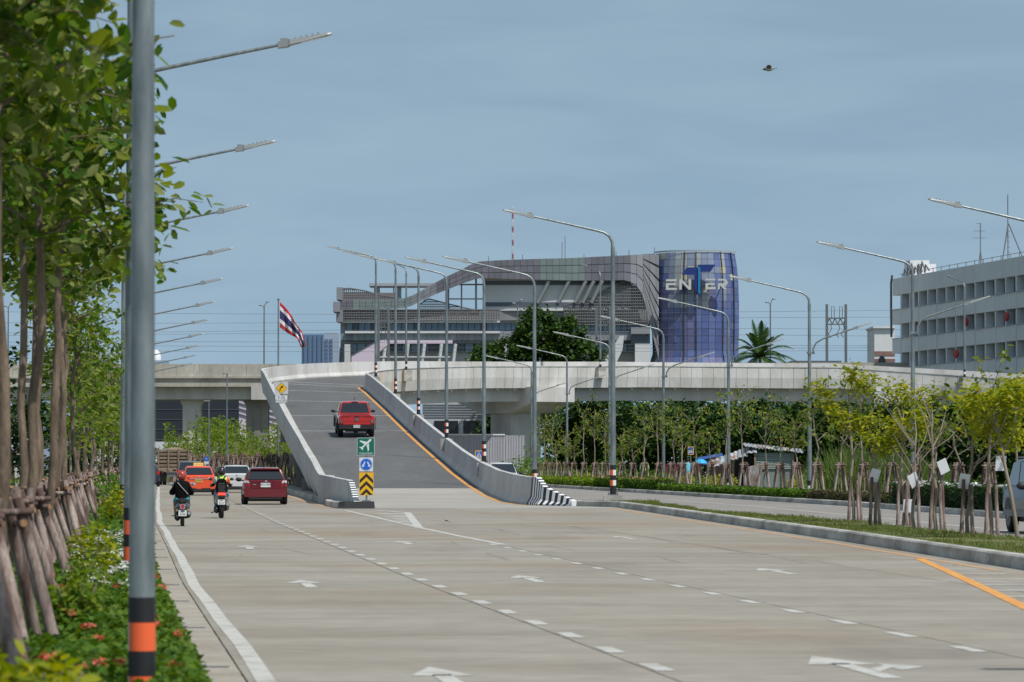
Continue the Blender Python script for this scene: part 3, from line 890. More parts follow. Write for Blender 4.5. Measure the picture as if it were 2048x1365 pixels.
for k in range(3):
    zt = zc1 - (.02 + .345 * k) * (zc1 - zc0)
    th = .165 * (zc1 - zc0)
    drop = W_ * 1.0
    pts = [(x0, zt - drop), (xm, zt), (x1, zt - drop), (x1, zt - drop - th), (xm, zt - th), (x0, zt - drop - th)]
    if k == 2:
        pts = []
        zb = zc0 + .002; f1 = (zt - zb) / drop; f2 = (zt - th - zb) / drop
        pts = [(xm, zt), (xm + W_ * min(f1, 1), zb), (xm + W_ * f2, zb), (xm, zt - th), (xm - W_ * f2, zb), (xm - W_ * min(f1, 1), zb)]
    poly_xz(pts, -.0235, SG_BLK, 'chevron', pc)
# curve warning on the left ramp wall
y = 256.0; s_ = F_PX / y; z0 = DZ(y) + 1.1
base = Vector(((563 - 1024) / s_, y, z0))
t = thing('warning_sign', 'yellow right-bend warning sign with lettered plate on the left ramp wall', 'traffic sign', base)
def zz(py): return EYE + (HOR - py) / s_ - base.z
def xx(px): return (px - 563) / s_
MB().tube([(0, .03, -.35), (0, .03, zz(767))], .035, 8).tube([(0, .03, -.35), (.33, .03, -.62)], .03, 8).build('post', GALV, t)
p1 = plate(xx(549.2), xx(576.2), zz(788.5), zz(764.5)).build('sign_plate', SG_GREY, t)
c, r_ = (xx(562.8), zz(777.0)), 10.9 / s_
poly_xz([(c[0] - r_ * 1.08, c[1]), (c[0], c[1] + r_ * 1.08), (c[0] + r_ * 1.08, c[1]), (c[0], c[1] - r_ * 1.08)], -.024, SG_BLK, 'diamond', p1)
poly_xz([(c[0] - r_, c[1]), (c[0], c[1] + r_), (c[0] + r_, c[1]), (c[0], c[1] - r_)], -.028, SG_YEL, 'diamond', p1)
q = lambda u, v: (c[0] + u * r_, c[1] + v * r_)
poly_xz([q(-.36, -.52), q(-.18, -.52), q(-.16, -.2), q(-.02, .04), q(.10, .14), q(.22, .0), q(.40, .44), q(-.10, .42), q(-.02, .28), q(-.18, .14), q(-.33, -.12)], -.032, SG_BLK, 'arrow', p1)
p2 = plate(xx(549.6), xx(576), zz(806.5), zz(790)).build('text_plate', SG_BLK, t)
plate(xx(550.6), xx(575), zz(805.7), zz(790.8), -.0205, .003).build('sign_face', SG_WHITE, p2)
text('ระวัง', .25, SG_BLK, p2, (xx(562.8), -.027, zz(795.0)))
text('ทางโค้ง', .25, SG_BLK, p2, (xx(562.8), -.027, zz(802.0)))
# small blue signs
def small_sign(px, py0, py1, w_px, y, zg, label, kind):
    s_ = F_PX / y; base = Vector(((px - 1024) / s_, y, zg))
    t = thing('sign_post', label, 'traffic sign', base)
    top = EYE + (HOR - py0) / s_ - zg; bot = EYE + (HOR - py1) / s_ - zg; w = w_px / s_ / 2
    MB().tube([(0, .03, 0), (0, .03, top)], .03, 8).build('post', GALV, t)
    if kind == 'ped':
        f = plate(-w, w, bot, top).build('sign_plate', SG_YEL, t); e = w * .78
        plate(-e, e, bot + (w - e), top - (w - e), -.0205, .003).build('sign_face', SG_BLUE, f)
        cz = (bot + top) / 2
        poly_xz([(-e * .85, cz - e * .9), (0, cz + e * .95), (e * .85, cz - e * .9)], -.0275, SG_WHITE, 'triangle', f)
        poly_xz([(-.1 * e, cz + .3 * e), (.14 * e, cz + .3 * e), (.2 * e, cz - .2 * e), (.4 * e, cz - .8 * e), (.2 * e, cz - .8 * e), (.02 * e, cz - .35 * e), (-.25 * e, cz - .8 * e), (-.42 * e, cz - .8 * e), (-.1 * e, cz - .2 * e)], -.031, SG_BLK, 'walker', f)
        MB().disc((.03 * e, -.032, cz + .48 * e), .13 * e, 'Y', .003, 10).build('walker', SG_BLK, f)
    else:
        f = plate(-w, w, bot + .42 * (top - bot), top).build('sign_plate', SG_BLUE, t)
        text('U', w * 1.3, SG_WHITE, f, (0, -.024, bot + .74 * (top - bot))).rotation_euler = (R(90), R(180), 0)
        plate(-w, w, bot, bot + .38 * (top - bot)).build('text_plate', SG_WHITE, t)
small_sign(958, 901.5, 918, 15.5, 238, .1, 'blue pedestrian crossing sign with yellow border beside the ramp wall and white car', 'ped')
small_sign(1381.5, 893.5, 910, 12, 226, .1, 'blue pedestrian crossing sign with yellow border standing among the saplings', 'ped')
small_sign(413, 914, 929, 9, 300, .1, 'small blue sign with white plate before the brown log props beyond the taxi', 'blue')
# ------------------------------------------------------------------ far buildings
GLASS_B = mat('blue_window_glass', (.09, .16, .23), .15, spec=.8)
GLASS_D = mat('dark_window_glass', (.018, .024, .032), .15, spec=.7)
CLAD_GREEN = mat('green_cladding', (.175, .215, .215), .45, rand=.12)
CLAD_PURP = mat('purple_cladding', (.15, .145, .175), .45, rand=.12)
CLAD_GREY = mat('grey_cladding', (.235, .24, .265), .45, rand=.12)
CLAD_PINK = mat('pink_cladding', (.62, .52, .62), .5, rand=.06)
PALE_WALL = mat('pale_render_wall', (.52, .53, .55), .7, col2=(.58, .59, .60), scale=.2)
SLATE = mat('slate_stripe', (.09, .105, .135), .6)
STEEL_G = mat('painted_steel_grey', (.33, .345, .37), .6)
DR = [mat('drum_%s' % n_, c_, .4, rand=.10) for n_, c_ in (('blue', (.075, .105, .27)), ('mid_blue', (.105, .14, .31)), ('violet', (.13, .135, .27)), ('grey_blue', (.20, .24, .33)), ('grey', (.30, .32, .34)), ('straw', (.46, .44, .33)), ('teal', (.24, .35, .355)))]
YB = 600.0
eb = Vector((0.0, YB, 0.0)); eb.x = (1075 - 1024) / F_PX * YB
ent = thing('clad_building', 'large curved building in purple and blue panels with ENTER on its drum', 'building', eb)
def B(px, py, dy=0.0): return P(px, py, YB + dy) - eb
def pbox(px0, py0, px1, py1, dy0, dy1, m, name, parent=ent):
    a, b = B(px0, py0, dy0), B(px1, py1, dy0)
    return MB().span((a.x, a.y, b.z), (b.x, a.y + (dy1 - dy0), a.z)).build(name, m, parent)
# drum
dc = B(1394, 600); RD = 89 / F_PX * YB
prof = [(503, .905), (530, .955), (560, .985), (600, 1.0), (660, 1.0), (705, .985), (714, 1.01), (728, 1.06)]
def dfac(py): return float(np.interp(py, [a for a, _ in prof], [b for _, b in prof]))
def dpt(th, py, k=0.0):
    r = RD * dfac(py) + k
    z = B(1394, py).z
    return Vector((dc.x + r * math.sin(th), dc.y - r * math.cos(th) + RD, z))
inner = MB()
inner.loft([[dpt(R(a), py, -.14) for a in range(-110, 111, 10)] for py in (504, 530, 560, 600, 660, 705, 728)], 0, False, False)
inner.prism([dpt(R(a), 504.5, -.14) for a in range(-110, 111, 10)], (0, 0, -.05))
inner.build('drum_core', SLATE, ent)
rowp = [504 + 14.0 * i for i in range(17)]
ncol = 18
for c in range(ncol):
    t0, t1 = R(-78 + 168 / ncol * c), R(-78 + 168 / ncol * (c + 1))
    for r in range(16):
        py0, py1 = rowp[r], rowp[r + 1]
        u = random.random()
        if c == 1: k = 6
        elif c < 2: k = 4
        elif r < 5: k = [1, 0, 1, 3, 3, 4, 4, 3, 4, 3, 3, 1, 4, 1, 0, 1, 0, 0][c] if u > .12 else random.choice([3, 5, 1])
        elif r < 8: k = [1, 0, 2, 2, 3, 3, 4, 3, 3, 4, 3, 1, 3, 1, 0, 1, 0, 0][c] if u > .15 else 2
        else: k = [2, 0, 2, 2, 2, 1, 2, 2, 1, 0, 1, 0, 1, 0, 0, 1, 0, 0][c] if u > .2 else random.choice([0, 1, 2])
        if c >= 15: k = random.choice([0, 1, 0])
        g0 = .004
        rr = [[dpt(t0 + g0, py0 + .3, q), dpt(t1 - g0, py0 + .3, q), dpt(t1 - g0, py1 - .3, q), dpt(t0 + g0, py1 - .3, q)] for q in (0.0, -.12)]
        if random.random() < .5: rr[0][random.randrange(4)] += Vector((0, -.05, 0))
        MB().loft(rr).build('panel', DR[k], ent)
for th in (-17, -1, 36, 58):
    MB().loft([[dpt(R(th - .5), py, .16), dpt(R(th + .5), py, .16), dpt(R(th + .5), py, -.02), dpt(R(th - .5), py, -.02)] for py in (503, 530, 560, 600, 660, 705, 722)]).build('seam', GLASS_D, ent)
MB().loft([[dpt(R(a), 503, .2) + Vector((0, 0, q)) for a in range(-85, 90, 6)] for q in (.0, .22)], 0, False).build('roof_edge', STEEL_G, ent)
# ribbon
rib = [(680, 600, 619), (708, 600, 619), (760, 600, 619), (808, 597, 617.5), (822, 592, 613), (836, 585.5, 606), (855, 574, 597), (874, 563.5, 588), (900, 550, 578), (922, 540, 569), (940, 530, 563),
       (957, 523, 557), (990, 521, 557.5), (1023, 519.5, 559), (1065, 518, 560), (1142, 516, 562), (1200, 513, 562), (1252, 510.5, 561), (1278, 509, 571), (1291, 508, 600), (1302, 507.5, 660), (1318, 507, 724)]
def ribt(px): return float(np.interp(px, [q[0] for q in rib], [q[1] for q in rib]))
def ribb(px): return float(np.interp(px, [q[0] for q in rib], [q[2] for q in rib]))
def ribd(px): return float(np.interp(px, [660, 830, 900, 1100, 1250, 1320], [.2, .2, -.6, -1.0, -.6, 2.2]))
px = 680.0
while px < 1316:
    p2 = min(px + 12.9, 1318)
    md = (px + p2) / 2
    m_ = CLAD_PURP if md < 708 else CLAD_GREEN if md < 822 else CLAD_GREY if md < 878 else CLAD_PURP if md < 1075 else CLAD_GREEN if md < 1172 else CLAD_PURP if md < 1264 else CLAD_GREY
    nr = 3 if md < 1285 else 8
    for r in range(nr):
        f0, f1 = r / nr + .012, (r + 1) / nr - .012
        q = []
        for dd in (0, .5):
            q.append([B(px + .25, ribt(px) + (ribb(px) - ribt(px)) * f0, ribd(px) + dd), B(p2 - .25, ribt(p2) + (ribb(p2) - ribt(p2)) * f0, ribd(p2) + dd),
                      B(p2 - .25, ribt(p2) + (ribb(p2) - ribt(p2)) * f1, ribd(p2) + dd), B(px + .25, ribt(px) + (ribb(px) - ribt(px)) * f1, ribd(px) + dd)])
        MB().loft(q).build('cladding_tile', m_, ent)
    px = p2
rb = MB()
rb.loft([[B(q, ribt(q) + .6, ribd(q) + .3), B(q, ribb(q) - .6, ribd(q) + .3), B(q, ribb(q) - .6, ribd(q) + 4), B(q, ribt(q) + .6, ribd(q) + 4)] for q in range(680, 1316, 10)])
rb.build('ribbon_core', SLATE, ent)
pbox(666, 604, 680, 624, -1.0, 6, CLAD_GREY, 'ribbon_end')
# upper storeys behind the ribbon
wl = MB(); ring0, ring1 = [], []
def cyl_wall(px0, px1, py0, py1, m, name, off=0.0, bow=5.0):
    n = 14; a_, b_ = [], []
    for k in range(n + 1):
        t = k / n; d = 1.6 - .25 * bow * math.sin(math.pi * t) + off
        a_.append(B(px0 + (px1 - px0) * t, py0, d)); b_.append(B(px0 + (px1 - px0) * t, py1, d))
    mb_ = MB().loft([a_, b_], 0, False, False)
    mb_.loft([[p + Vector((0, 3, 0)) for p in a_], [p + Vector((0, 3, 0)) for p in b_]], 0, False, False)
    mb_.build(name, m, ent)
cyl_wall(966, 1262, 548, 622, PALE_WALL, 'upper_wall')
cyl_wall(966, 1262, 562.5, 570.5, SLATE, 'dark_stripe', -.12)
cyl_wall(966, 1262, 605, 613, SLATE, 'dark_stripe', -.12)
for px_ in (1098, 1138, 1172, 1188, 1205):
    a, b = B(px_, 562, -.6), B(px_ - 22, 606, .2)
    MB().tube([a, b], .28, 6).build('strut', STEEL_G, ent)
for px_, w in ((923, 3), (952, 4), (896, 5)): pbox(px_ - w / 2, 556, px_ + w / 2, 620, 2.2, 2.8, STEEL_G, 'frame_post')
pbox(896, 597, 966, 599.5, 2.3, 2.7, STEEL_G, 'frame_beam'); pbox(905, 568, 966, 571, 2.3, 2.7, STEEL_G, 'frame_beam')
pbox(738, 567, 880, 572.5, 5, 12, STEEL_G, 'roof_beam'); pbox(748, 572.5, 759, 592, 6, 8, STEEL_G, 'frame_post'); pbox(794, 572.5, 802, 600, 6, 8, STEEL_G, 'frame_post'); pbox(786, 574, 788, 598, 6, 6.3, STEEL_G, 'frame_post')
# lattice screens of steel bars
LAT = mat('lattice_bars', (.13, .135, .145), .6)
def lattice(pts_top, py_bot, dx, dyv, d, name, m=LAT, r=.06):
    mb_ = MB(); xs = [p[0] for p in pts_top]; ysx = [p[1] for p in pts_top]
    x = xs[0]
    while x <= xs[-1]:
        yt = float(np.interp(x, xs, ysx))
        if py_bot - yt > 2: mb_.tube([B(x, py_bot, d), B(x, yt, d)], r, 4)
        x += dx
    y = py_bot
    while y > min(ysx):
        run = [x for x in np.arange(xs[0], xs[-1], 3.0) if np.interp(x, xs, ysx) < y]
        if len(run) > 1: mb_.tube([B(run[0], y, d), B(run[-1], y, d)], r, 4)
        y -= dyv
    mb_.tube([B(a, b, d) for a, b in pts_top], r * 1.6, 5)
    stuff(mb_.build(name, m, ent))
lattice([(1128, 612), (1160, 602), (1195, 590), (1225, 572), (1252, 562), (1272, 570), (1284, 588), (1292, 615), (1297, 648)], 650, 4.6, 6, .3, 'lattice_screen')
lattice([(685, 578), (700, 577), (730, 582), (760, 591), (800, 597)], 600, 4, 5, 1.5, 'lattice_screen')
lattice([(836, 612), (850, 601), (858, 598), (900, 609), (940, 618), (960, 622)], 624, 4, 5, 1.0, 'lattice_screen')
lattice([(683, 620), (1000, 620)], 641, 5, 5, .2, 'lattice_screen')
pbox(673, 575, 685, 600, 0, 6, CLAD_GREY, 'roof_box'); pbox(686, 586, 790, 600, 4, 9, mat('taupe_wall', (.17, .15, .145), .8), 'roof_wall')
pbox(672.5, 620, 686, 644, -.2, 6, CLAD_GREY, 'roof_box')
TAUPE = mat('taupe_screen_wall', (.20, .205, .215), .8, col2=(.25, .25, .26), scale=.3)
pbox(686, 619, 1300, 641, 1.2, 20, TAUPE, 'screen_wall')
ar = [(1128, 613), (1160, 603), (1195, 591), (1225, 574), (1252, 564), (1272, 572), (1284, 590), (1292, 617), (1297, 650), (1128, 650)]
MB().prism([B(a, b, 2.2) for a, b in ar], (0, 1, 0)).build('arch_wall', TAUPE, ent)
# middle and lower floors
pbox(681, 640, 1300, 728, 3.0, 40, STEEL_G, 'floor_block')
pbox(684, 641, 1000, 645.5, .6, 3.5, PALE_WALL, 'white_band'); pbox(690, 662.5, 1000, 667, .4, 3.4, PALE_WALL, 'white_band')
pbox(1000, 641, 1300, 646, 1.6, 3.5, CLAD_GREY, 'white_band'); pbox(1000, 663, 1300, 668, 1.6, 3.5, CLAD_GREY, 'white_band')
px = 693.0
while px < 1290:
    pbox(px + .6, 645.5, px + 11.6, 662.5, 2.4, 2.9, GLASS_B if random.random() < .82 else GLASS_D, 'window'); px += 12.2
px = 681.0
while px < 1290:
    m_ = CLAD_PURP if 689 < px < 698 else CLAD_GREEN if px < 900 else CLAD_GREY
    pbox(px + .2, 667.2, px + 12.0, 681, .9, 2.9, m_, 'cladding_tile'); px += 12.2
px = 696.0
while px < 1290:
    pbox(px + 1, 688, px + 17, 704, 2.4, 2.9, GLASS_B if random.random() < .6 else GLASS_D, 'window'); px += 18
pbox(770, 681, 905, 687.5, .2, 2.9, CLAD_PINK, 'pink_band'); pbox(905, 681, 1100, 686, 1.2, 2.9, CLAD_PURP, 'pink_band')
MB().prism([B(q[0], q[1], -6.0) for q in ((703, 728), (703, 711), (748, 686.5), (760, 681), (778, 679), (778, 688), (760, 703), (750, 716), (748, 728))], (0, 3.2, 0)).build('pink_ramp', CLAD_PINK, ent)
MB().prism([B(q[0], q[1], -6.1) for q in ((702, 711), (748, 685), (760, 679.5), (760, 681), (748, 686.5), (703, 711.8))], (0, 3.4, 0)).build('ramp_edge', SLATE, ent)
for px_ in (770, 815, 848, 882, 910, 1010, 1100):
    MB().tube([B(px_ - 4, 728, .3), B(px_ + 1, 688, .3)], .26, 6).build('slanted_column', PALE_WALL, ent)
pbox(756, 713, 900, 715.5, .0, .4, PALE_WALL, 'rail')
for q in (((1205, 728), (1222, 700), (1240, 672), (1248, 672), (1245, 700), (1232, 728)),):
    MB().prism([B(a, b, -.6) for a, b in q], (0, 1.2, 0)).build('fin_wall', PALE_WALL, ent)
pbox(1270, 688, 1300, 728, -.2, 2.6, PALE_WALL, 'side_wall'); pbox(1262, 655, 1300, 668, -.1, 2.6, CLAD_GREY, 'canopy'); pbox(1262, 672, 1298, 688, .4, 2.6, GLASS_D, 'window')
MB().prism([B(a, b, -.4) for a, b in ((678, 728), (679, 700), (683, 686), (690, 682), (690, 686), (686, 692), (684, 728))], (0, 1.5, 0)).build('corner_column', GLASS_D, ent)
pbox(689, 689, 700, 728, -.2, 2.5, PALE_WALL, 'corner_wall')
for px_, py_ in ((1045, 510), (1130, 472), (1124, 484), (977, 513), (1168, 509), (1232, 503), (1258, 500), (1309, 495)):
    MB().tube([B(px_, 522, 2), B(px_, py_, 2)], .05, 5).build('aerial', LAT, ent)
# lettering on the drum
LET = mat('sign_letter_grey', (.52, .515, .49), .45)
NAVY = mat('sign_letter_navy', (.012, .03, .18), .4)
CYAN = mat('sign_letter_cyan', (.01, .20, .42), .4)
def zpx(pts): return [B(1320 + x / 12.047, 510 + y / 12.047, -1.25) for x, y in pts]
def letter(polys, m, name='sign_letter', th=.55, off=0.0):
    mb_ = MB()
    for k, pp in enumerate(polys): mb_.prism([p + Vector((0, off - .012 * k, 0)) for p in zpx(pp)], (0, th, 0))
    return mb_.build(name, m, ent)
letter([[(150, 590), (412, 590), (392, 637), (143, 637)], [(143, 685), (400, 685), (378, 732), (205, 732), (205, 795), (412, 795), (395, 845), (143, 845)]], LET)
letter([[(465, 590), (525, 590), (690, 760), (690, 590), (750, 590), (750, 840), (690, 840), (522, 665), (522, 840), (465, 840)]], LET)
letter([[(1095, 578), (1340, 578), (1322, 620), (1085, 615)], [(1095, 685), (1330, 685), (1310, 728), (1155, 728), (1155, 775), (1345, 775), (1332, 832), (1095, 832)]], LET)
letter([[(1390, 580), (1560, 580), (1605, 600), (1632, 650), (1625, 700), (1590, 735), (1530, 745), (1618, 832), (1545, 832), (1440, 735), (1440, 690), (1530, 690), (1565, 672), (1565, 640), (1530, 622), (1390, 622)], [(1395, 690), (1440, 690), (1440, 832), (1395, 832)]], LET)
letter([[(525, 480), (580, 395), (650, 302), (912, 302), (912, 980), (830, 800), (830, 480)], [(970, 300), (985, 1055), (912, 960), (912, 940), (960, 960)]], NAVY, off=-.1)
letter([[(915, 240), (1335, 235), (1210, 410), (972, 410), (972, 300), (915, 296)]], NAVY, off=-.14)
letter([[(915, 296), (970, 296), (965, 960), (918, 915)]], CYAN, off=-.3)
for b_ in zpx([(300, 720), (620, 720), (940, 600), (1220, 720), (1500, 720)]):
    MB().tube([b_ + Vector((0, .4, 0)), b_ + Vector((0, 2.6, 0))], .1, 6).build('sign_bracket', LAT, ent)

# radio mast on the roof
mz = B(1025, 520, 6) + eb
ms = thing('radio_mast', 'thin red and white lattice mast on the curved building roof', 'mast', mz)
mh = B(1025, 412, 6).z - B(1025, 520, 6).z
MR_, MW_ = mat('mast_red', (.35, .05, .04), .6), mat('mast_white', (.6, .6, .6), .6)
for k in range(8):
    z0, z1 = mh * k / 8, mh * (k + 1) / 8
    w = .12
    mb_ = MB()
    for a in range(3):
        an = 2.1 * a; p = Vector((w * math.cos(an), w * math.sin(an), 0))
        mb_.tube([p + Vector((0, 0, z0)), p + Vector((0, 0, z1))], .04, 4)
        an2 = 2.1 * (a + 1); q = Vector((w * math.cos(an2), w * math.sin(an2), 0))
        mb_.tube([p + Vector((0, 0, z0)), q + Vector((0, 0, z1))], .03, 4)
    mb_.build('mast_section', MR_ if k % 2 == 0 else MW_, ms)

def place(px, py, Y):
    p = P(px, py, Y); return p
# far blue tower
YT = 1350.0
bb = Vector(((637 - 1024) / F_PX * YT, YT, 0))
tw = thing('blue_tower', 'distant pale blue tower block left of the curved building', 'building', bb)
TWB = mat('tower_blue', (.10, .17, .30), .4); TWL = mat('tower_pale', (.30, .36, .46), .5)  # even blue and paler blue wall colours
s_ = F_PX / YT
def tz(py): return EYE + (HOR - py) / s_
MB().span((-34 / s_, 0, 0), (10 / s_, 22, tz(669))).build('wall', TWB, tw)
MB().span((10.05 / s_, .6, 0), (35.5 / s_, 22, tz(666))).build('wall', TWL, tw)
for k in range(7):
    z = tz(684 + 8 * k)
    for c in range(2): MB().span(((13 + 9 * c) / s_, .2, z), ((19 + 9 * c) / s_, .7, z + .9)).build('window', TWB, tw)
for k in range(5): MB().span(((-30 + 9 * k) / s_, -.3, 2), ((-29 + 9 * k) / s_, .1, tz(672))).build('fin', SLATE, tw)

# white apartment block on the right
A0, B0 = Vector((39.4, 424, 0)), Vector((49.2, 362, 0))
apt = thing('apartment_block', 'long white apartment block with rows of recessed windows on the right', 'building', A0)
fd = (B0 - A0); fl = fd.length; fd.normalize(); fn = Vector((-fd.y, fd.x, 0)) * -1      # outward: towards -X
if fn.x > 0: fn = -fn
rotA = Matrix((( fd.x, -fn.x, 0), (fd.y, -fn.y, 0), (0, 0, 1)))      # local x along the facade, y into the building
apt.rotation_euler = (0, 0, math.atan2(fd.y, fd.x))
sgn = 1.0 if Vector((-math.sin(apt.rotation_euler.z), math.cos(apt.rotation_euler.z), 0)).dot(-fn) > 0 else -1.0
WHT = mat('apartment_white', (.60, .61, .62), .8, col2=(.68, .69, .69), scale=.25, stretch=(1, 1, .3), fine=.05, rand=.02)
def abox(x0, x1, d0, d1, z0, z1, m, name, parent=apt): return MB().span((x0, sgn * d0, z0), (x1, sgn * d1, z1)).build(name, m, parent)
FH, ZR = 3.0, 20.55
bay = 3.55; nb = int(fl / bay)
abox(0, fl, .9, 16, 0, ZR - .5, WHT, 'core_wall')
abox(0, fl, 0, 15.9, ZR - 1.72, ZR, WHT, 'roof_parapet')
for f in range(6):
    zt = ZR - 1.72 - FH * f; zb = zt - 1.5
    for b in range(nb):
        x0 = b * bay
        abox(x0 + .02, x0 + bay - .02, -.06 + .03 * (b % 2), .8, zb - 1.5, zb, WHT, 'balcony_panel')
        abox(x0 + bay - .42, x0 + bay, 0.02, .9, zb, zt, WHT, 'fin')
        w = abox(x0 + .1, x0 + bay - .5, .78, .86, zb + .05, zt - .05, random.choice([GLASS_D, SLATE, SLATE]), 'window')
        abox(x0 + 1.2, x0 + 1.28, .72, .779, zb + .05, zt - .05, STEEL_G, 'mullion', w)
        abox(x0, x0 + bay - .5, -.14, -.07, zb - .02, zb + .05, STEEL_G, 'rail')
for f, b, c_ in ((1, 8, (.4, .03, .03)), (2, 7, (.45, .05, .04)), (1, 12, (.35, .06, .05))):
    zt = ZR - 1.72 - FH * f
    MB().ball((b * bay + 1, -sgn * .25, zt - .7), (.7, .2, .45)).build('laundry', mat('laundry_cloth', c_, .8), apt)
tk = MB()
for x in np.arange(2, fl, 3.1): tk.tube([(x, sgn * .5, ZR), (x, sgn * .5, ZR + .5)], .04, 5)
for z in (.45,): tk.tube([(1, sgn * .5, ZR + z), (fl, sgn * .5, ZR + z)], .03, 5)
tk.build('roof_rail', LAT, apt)
abox(1, 3.4, 1, 3, ZR, ZR + 1.8, WHT, 'roof_box'); abox(6, 8, 1, 2.5, ZR, ZR + 1.2, WHT, 'roof_box')
cb = MB()
for k in range(7):
    xs_ = 3 + k * 1.4; cb.tube([(xs_, sgn * .4, ZR + .2), (xs_ + .8, sgn * .3, ZR + .9 + .2 * (k % 3)), (xs_ + 1.8, sgn * .4, ZR + .3)], .09, 5)
cb.tube([(.2, -sgn * .1, ZR + .4), (-.25, -sgn * .1, ZR - .4), (-.3, -sgn * .1, ZR - 3), (-.2, -sgn * .1, ZR - 6)], .12, 6)
cb.build('cables', LAT, apt)
an1 = P(1962, 540, 398)
def antenna(px, py0, py1, Y, label, kind):
    b = P(px, py0, Y); t = thing('roof_antenna', label, 'antenna', b); h = P(px, py1, Y).z - b.z
    mb_ = MB().tube([(0, 0, 0), (0, 0, h)], .05, 6)
    s_ = Y / F_PX
    if kind == 0:
        for k, (f, w0, w1) in enumerate(((1, -9, 1), (.82, -14, 9), (.66, -16, 10))): mb_.tube([(w0 * s_, 0, h * f), (w1 * s_, 0, h * f)], .025, 5)
        for k in range(6): mb_.tube([((-12 + 4 * k) * s_, -.3, h * .82), ((-12 + 4 * k) * s_, .3, h * .82)], .02, 4)
        for sx in (-1, 1): mb_.tube([(sx * 4 * s_, 0, 0), (0, 0, h * .4)], .04, 5)
    else:
        mb_.tube([(-11 * s_, 0, 0), (0, 0, h * .52)], .06, 6); mb_.tube([(34 * s_, 0, -.3), (1.5 * s_, 0, h * .56)], .06, 6)
        for k in range(5): mb_.tube([(-2 * s_, 0, h * (.12 + .08 * k)), (4 * s_, 0, h * (.12 + .08 * k))], .03, 4)
    mb_.build('mast', LAT, t)
antenna(1961, 533, 447, 400, 'thin television aerial with crossbars on the apartment block roof', 0)
antenna(2016, 521, 390, 390, 'tall guyed whip antenna on the apartment block roof', 1)

# white and brown annex, low house roofs
YH = 450.0; s_ = F_PX / YH
ax = thing('annex_building', 'small white building with brown brick bands left of the apartment block', 'building', Vector(((1768 - 1024) / s_, YH, 0)))
BRK = mat('brown_brick', (.20, .11, .09), .85, col2=(.26, .15, .12), scale=1.5)
def hz(py): return EYE + (HOR - py) / s_
MB().span((-19 / s_, 0, 0), (22 / s_, 9, hz(656))).build('wall', WHT, ax)
MB().span((-22 / s_, -.3, hz(657)), (22 / s_, 9, hz(653))).build('roof_edge', WHT, ax)
for a, b in ((703, 712), (718, 724)): MB().span((-19.1 / s_, -.06, hz(b)), (22.1 / s_, 0, hz(a))).build('brick_band', BRK, ax)
mb_ = MB(); mb_.prism([((-12 + 16 * (.5 + .5 * math.cos(a))) / s_, -.1, hz(728) + 16 / s_ * math.sin(a)) for a in np.linspace(0, math.pi, 12)], (0, .12, 0)); mb_.build('arch_window', GLASS_D, ax)
GREYROOF = mat('grey_sheet_roof', (.25, .25, .25), .6, col2=(.32, .31, .30), scale=1)
for i, (px, w, py, lab) in enumerate(((1608, 50, 722, 'long dark flat roof behind the flyover left of the gantry'), (1668, 60, 727, 'grey gabled roof behind the flyover under the gantry'), (1725, 44, 728, 'grey gabled roof behind the flyover beside the white annex'))):
    Yh = 430.0; q = F_PX / Yh; b = Vector(((px - 1024) / q, Yh, 0)); h = EYE + (HOR - py) / q
    t = thing('house', lab, 'house', b); w2 = w / q / 2
    MB().span((-w2 * .9, .5, 0), (w2 * .9, 8, h - 1.0)).build('wall', PALE_WALL, t)
    if i == 0: MB().span((-w2, 0, h - .45), (w2 * 3, 9, h)).build('roof', SLATE, t)
    else: MB().prism([(-w2, 0, h - 1.2), (0, 0, h), (w2, 0, h - 1.2), (w2, 0, h - 1.35), (0, 0, h - .15), (-w2, 0, h - 1.35)], (0, 9, 0)).build('roof', GREYROOF, t)

# ------------------------------------------------------------------ old expressway
YE = 420.0; s_ = F_PX / YE
def ez(py): return EYE + (HOR - py) / s_
exw = thing('expressway', 'weathered beige elevated expressway running behind the ramp on the left', 'expressway', (0, YE, 0))
x = -68.0
while x < 40:
    MB().span((x + .012, 0, ez(753)), (x + 2.388, .35, ez(728.5) + (.0 if x < 5 else .15))).build('parapet_panel', CONC_OLD, exw); x += 2.4
MB().span((-68, -.25, ez(757)), (40, .3, ez(753.1))).build('ledge', CONC_OLD, exw)
MB().span((-68, .15, ez(766)), (40, 12, ez(757.1))).build('deck', CONC_OLD, exw)
MB().span((-68, -.3, ez(774)), (40, .4, ez(766.1))).build('edge_beam', CONC_OLD, exw)
for dy in (.9, 5, 9): MB().span((-68, dy, ez(799)), (40, dy + .8, ez(774.1))).build('girder', CONC_GIRD, exw)
for px in (40, 183, 381, 512):
    xc = (px - 1024) / s_
    w = 18.5 / s_ if px < 500 else 22 / s_
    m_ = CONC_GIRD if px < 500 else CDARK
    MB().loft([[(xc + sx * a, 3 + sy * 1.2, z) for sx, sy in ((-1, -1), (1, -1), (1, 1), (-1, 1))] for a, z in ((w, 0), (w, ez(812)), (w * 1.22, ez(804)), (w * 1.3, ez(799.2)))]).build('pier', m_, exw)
    MB().span((xc - .35, 1.7, 0), (xc + .35, 1.82, ez(815))).build('pier_rib', m_, exw)
MB().span(((503 - 1024) / s_, -.6, ez(800)), ((533 - 1024) / s_, 3, ez(772))).build('crossbeam', CONC_GIRD, exw)

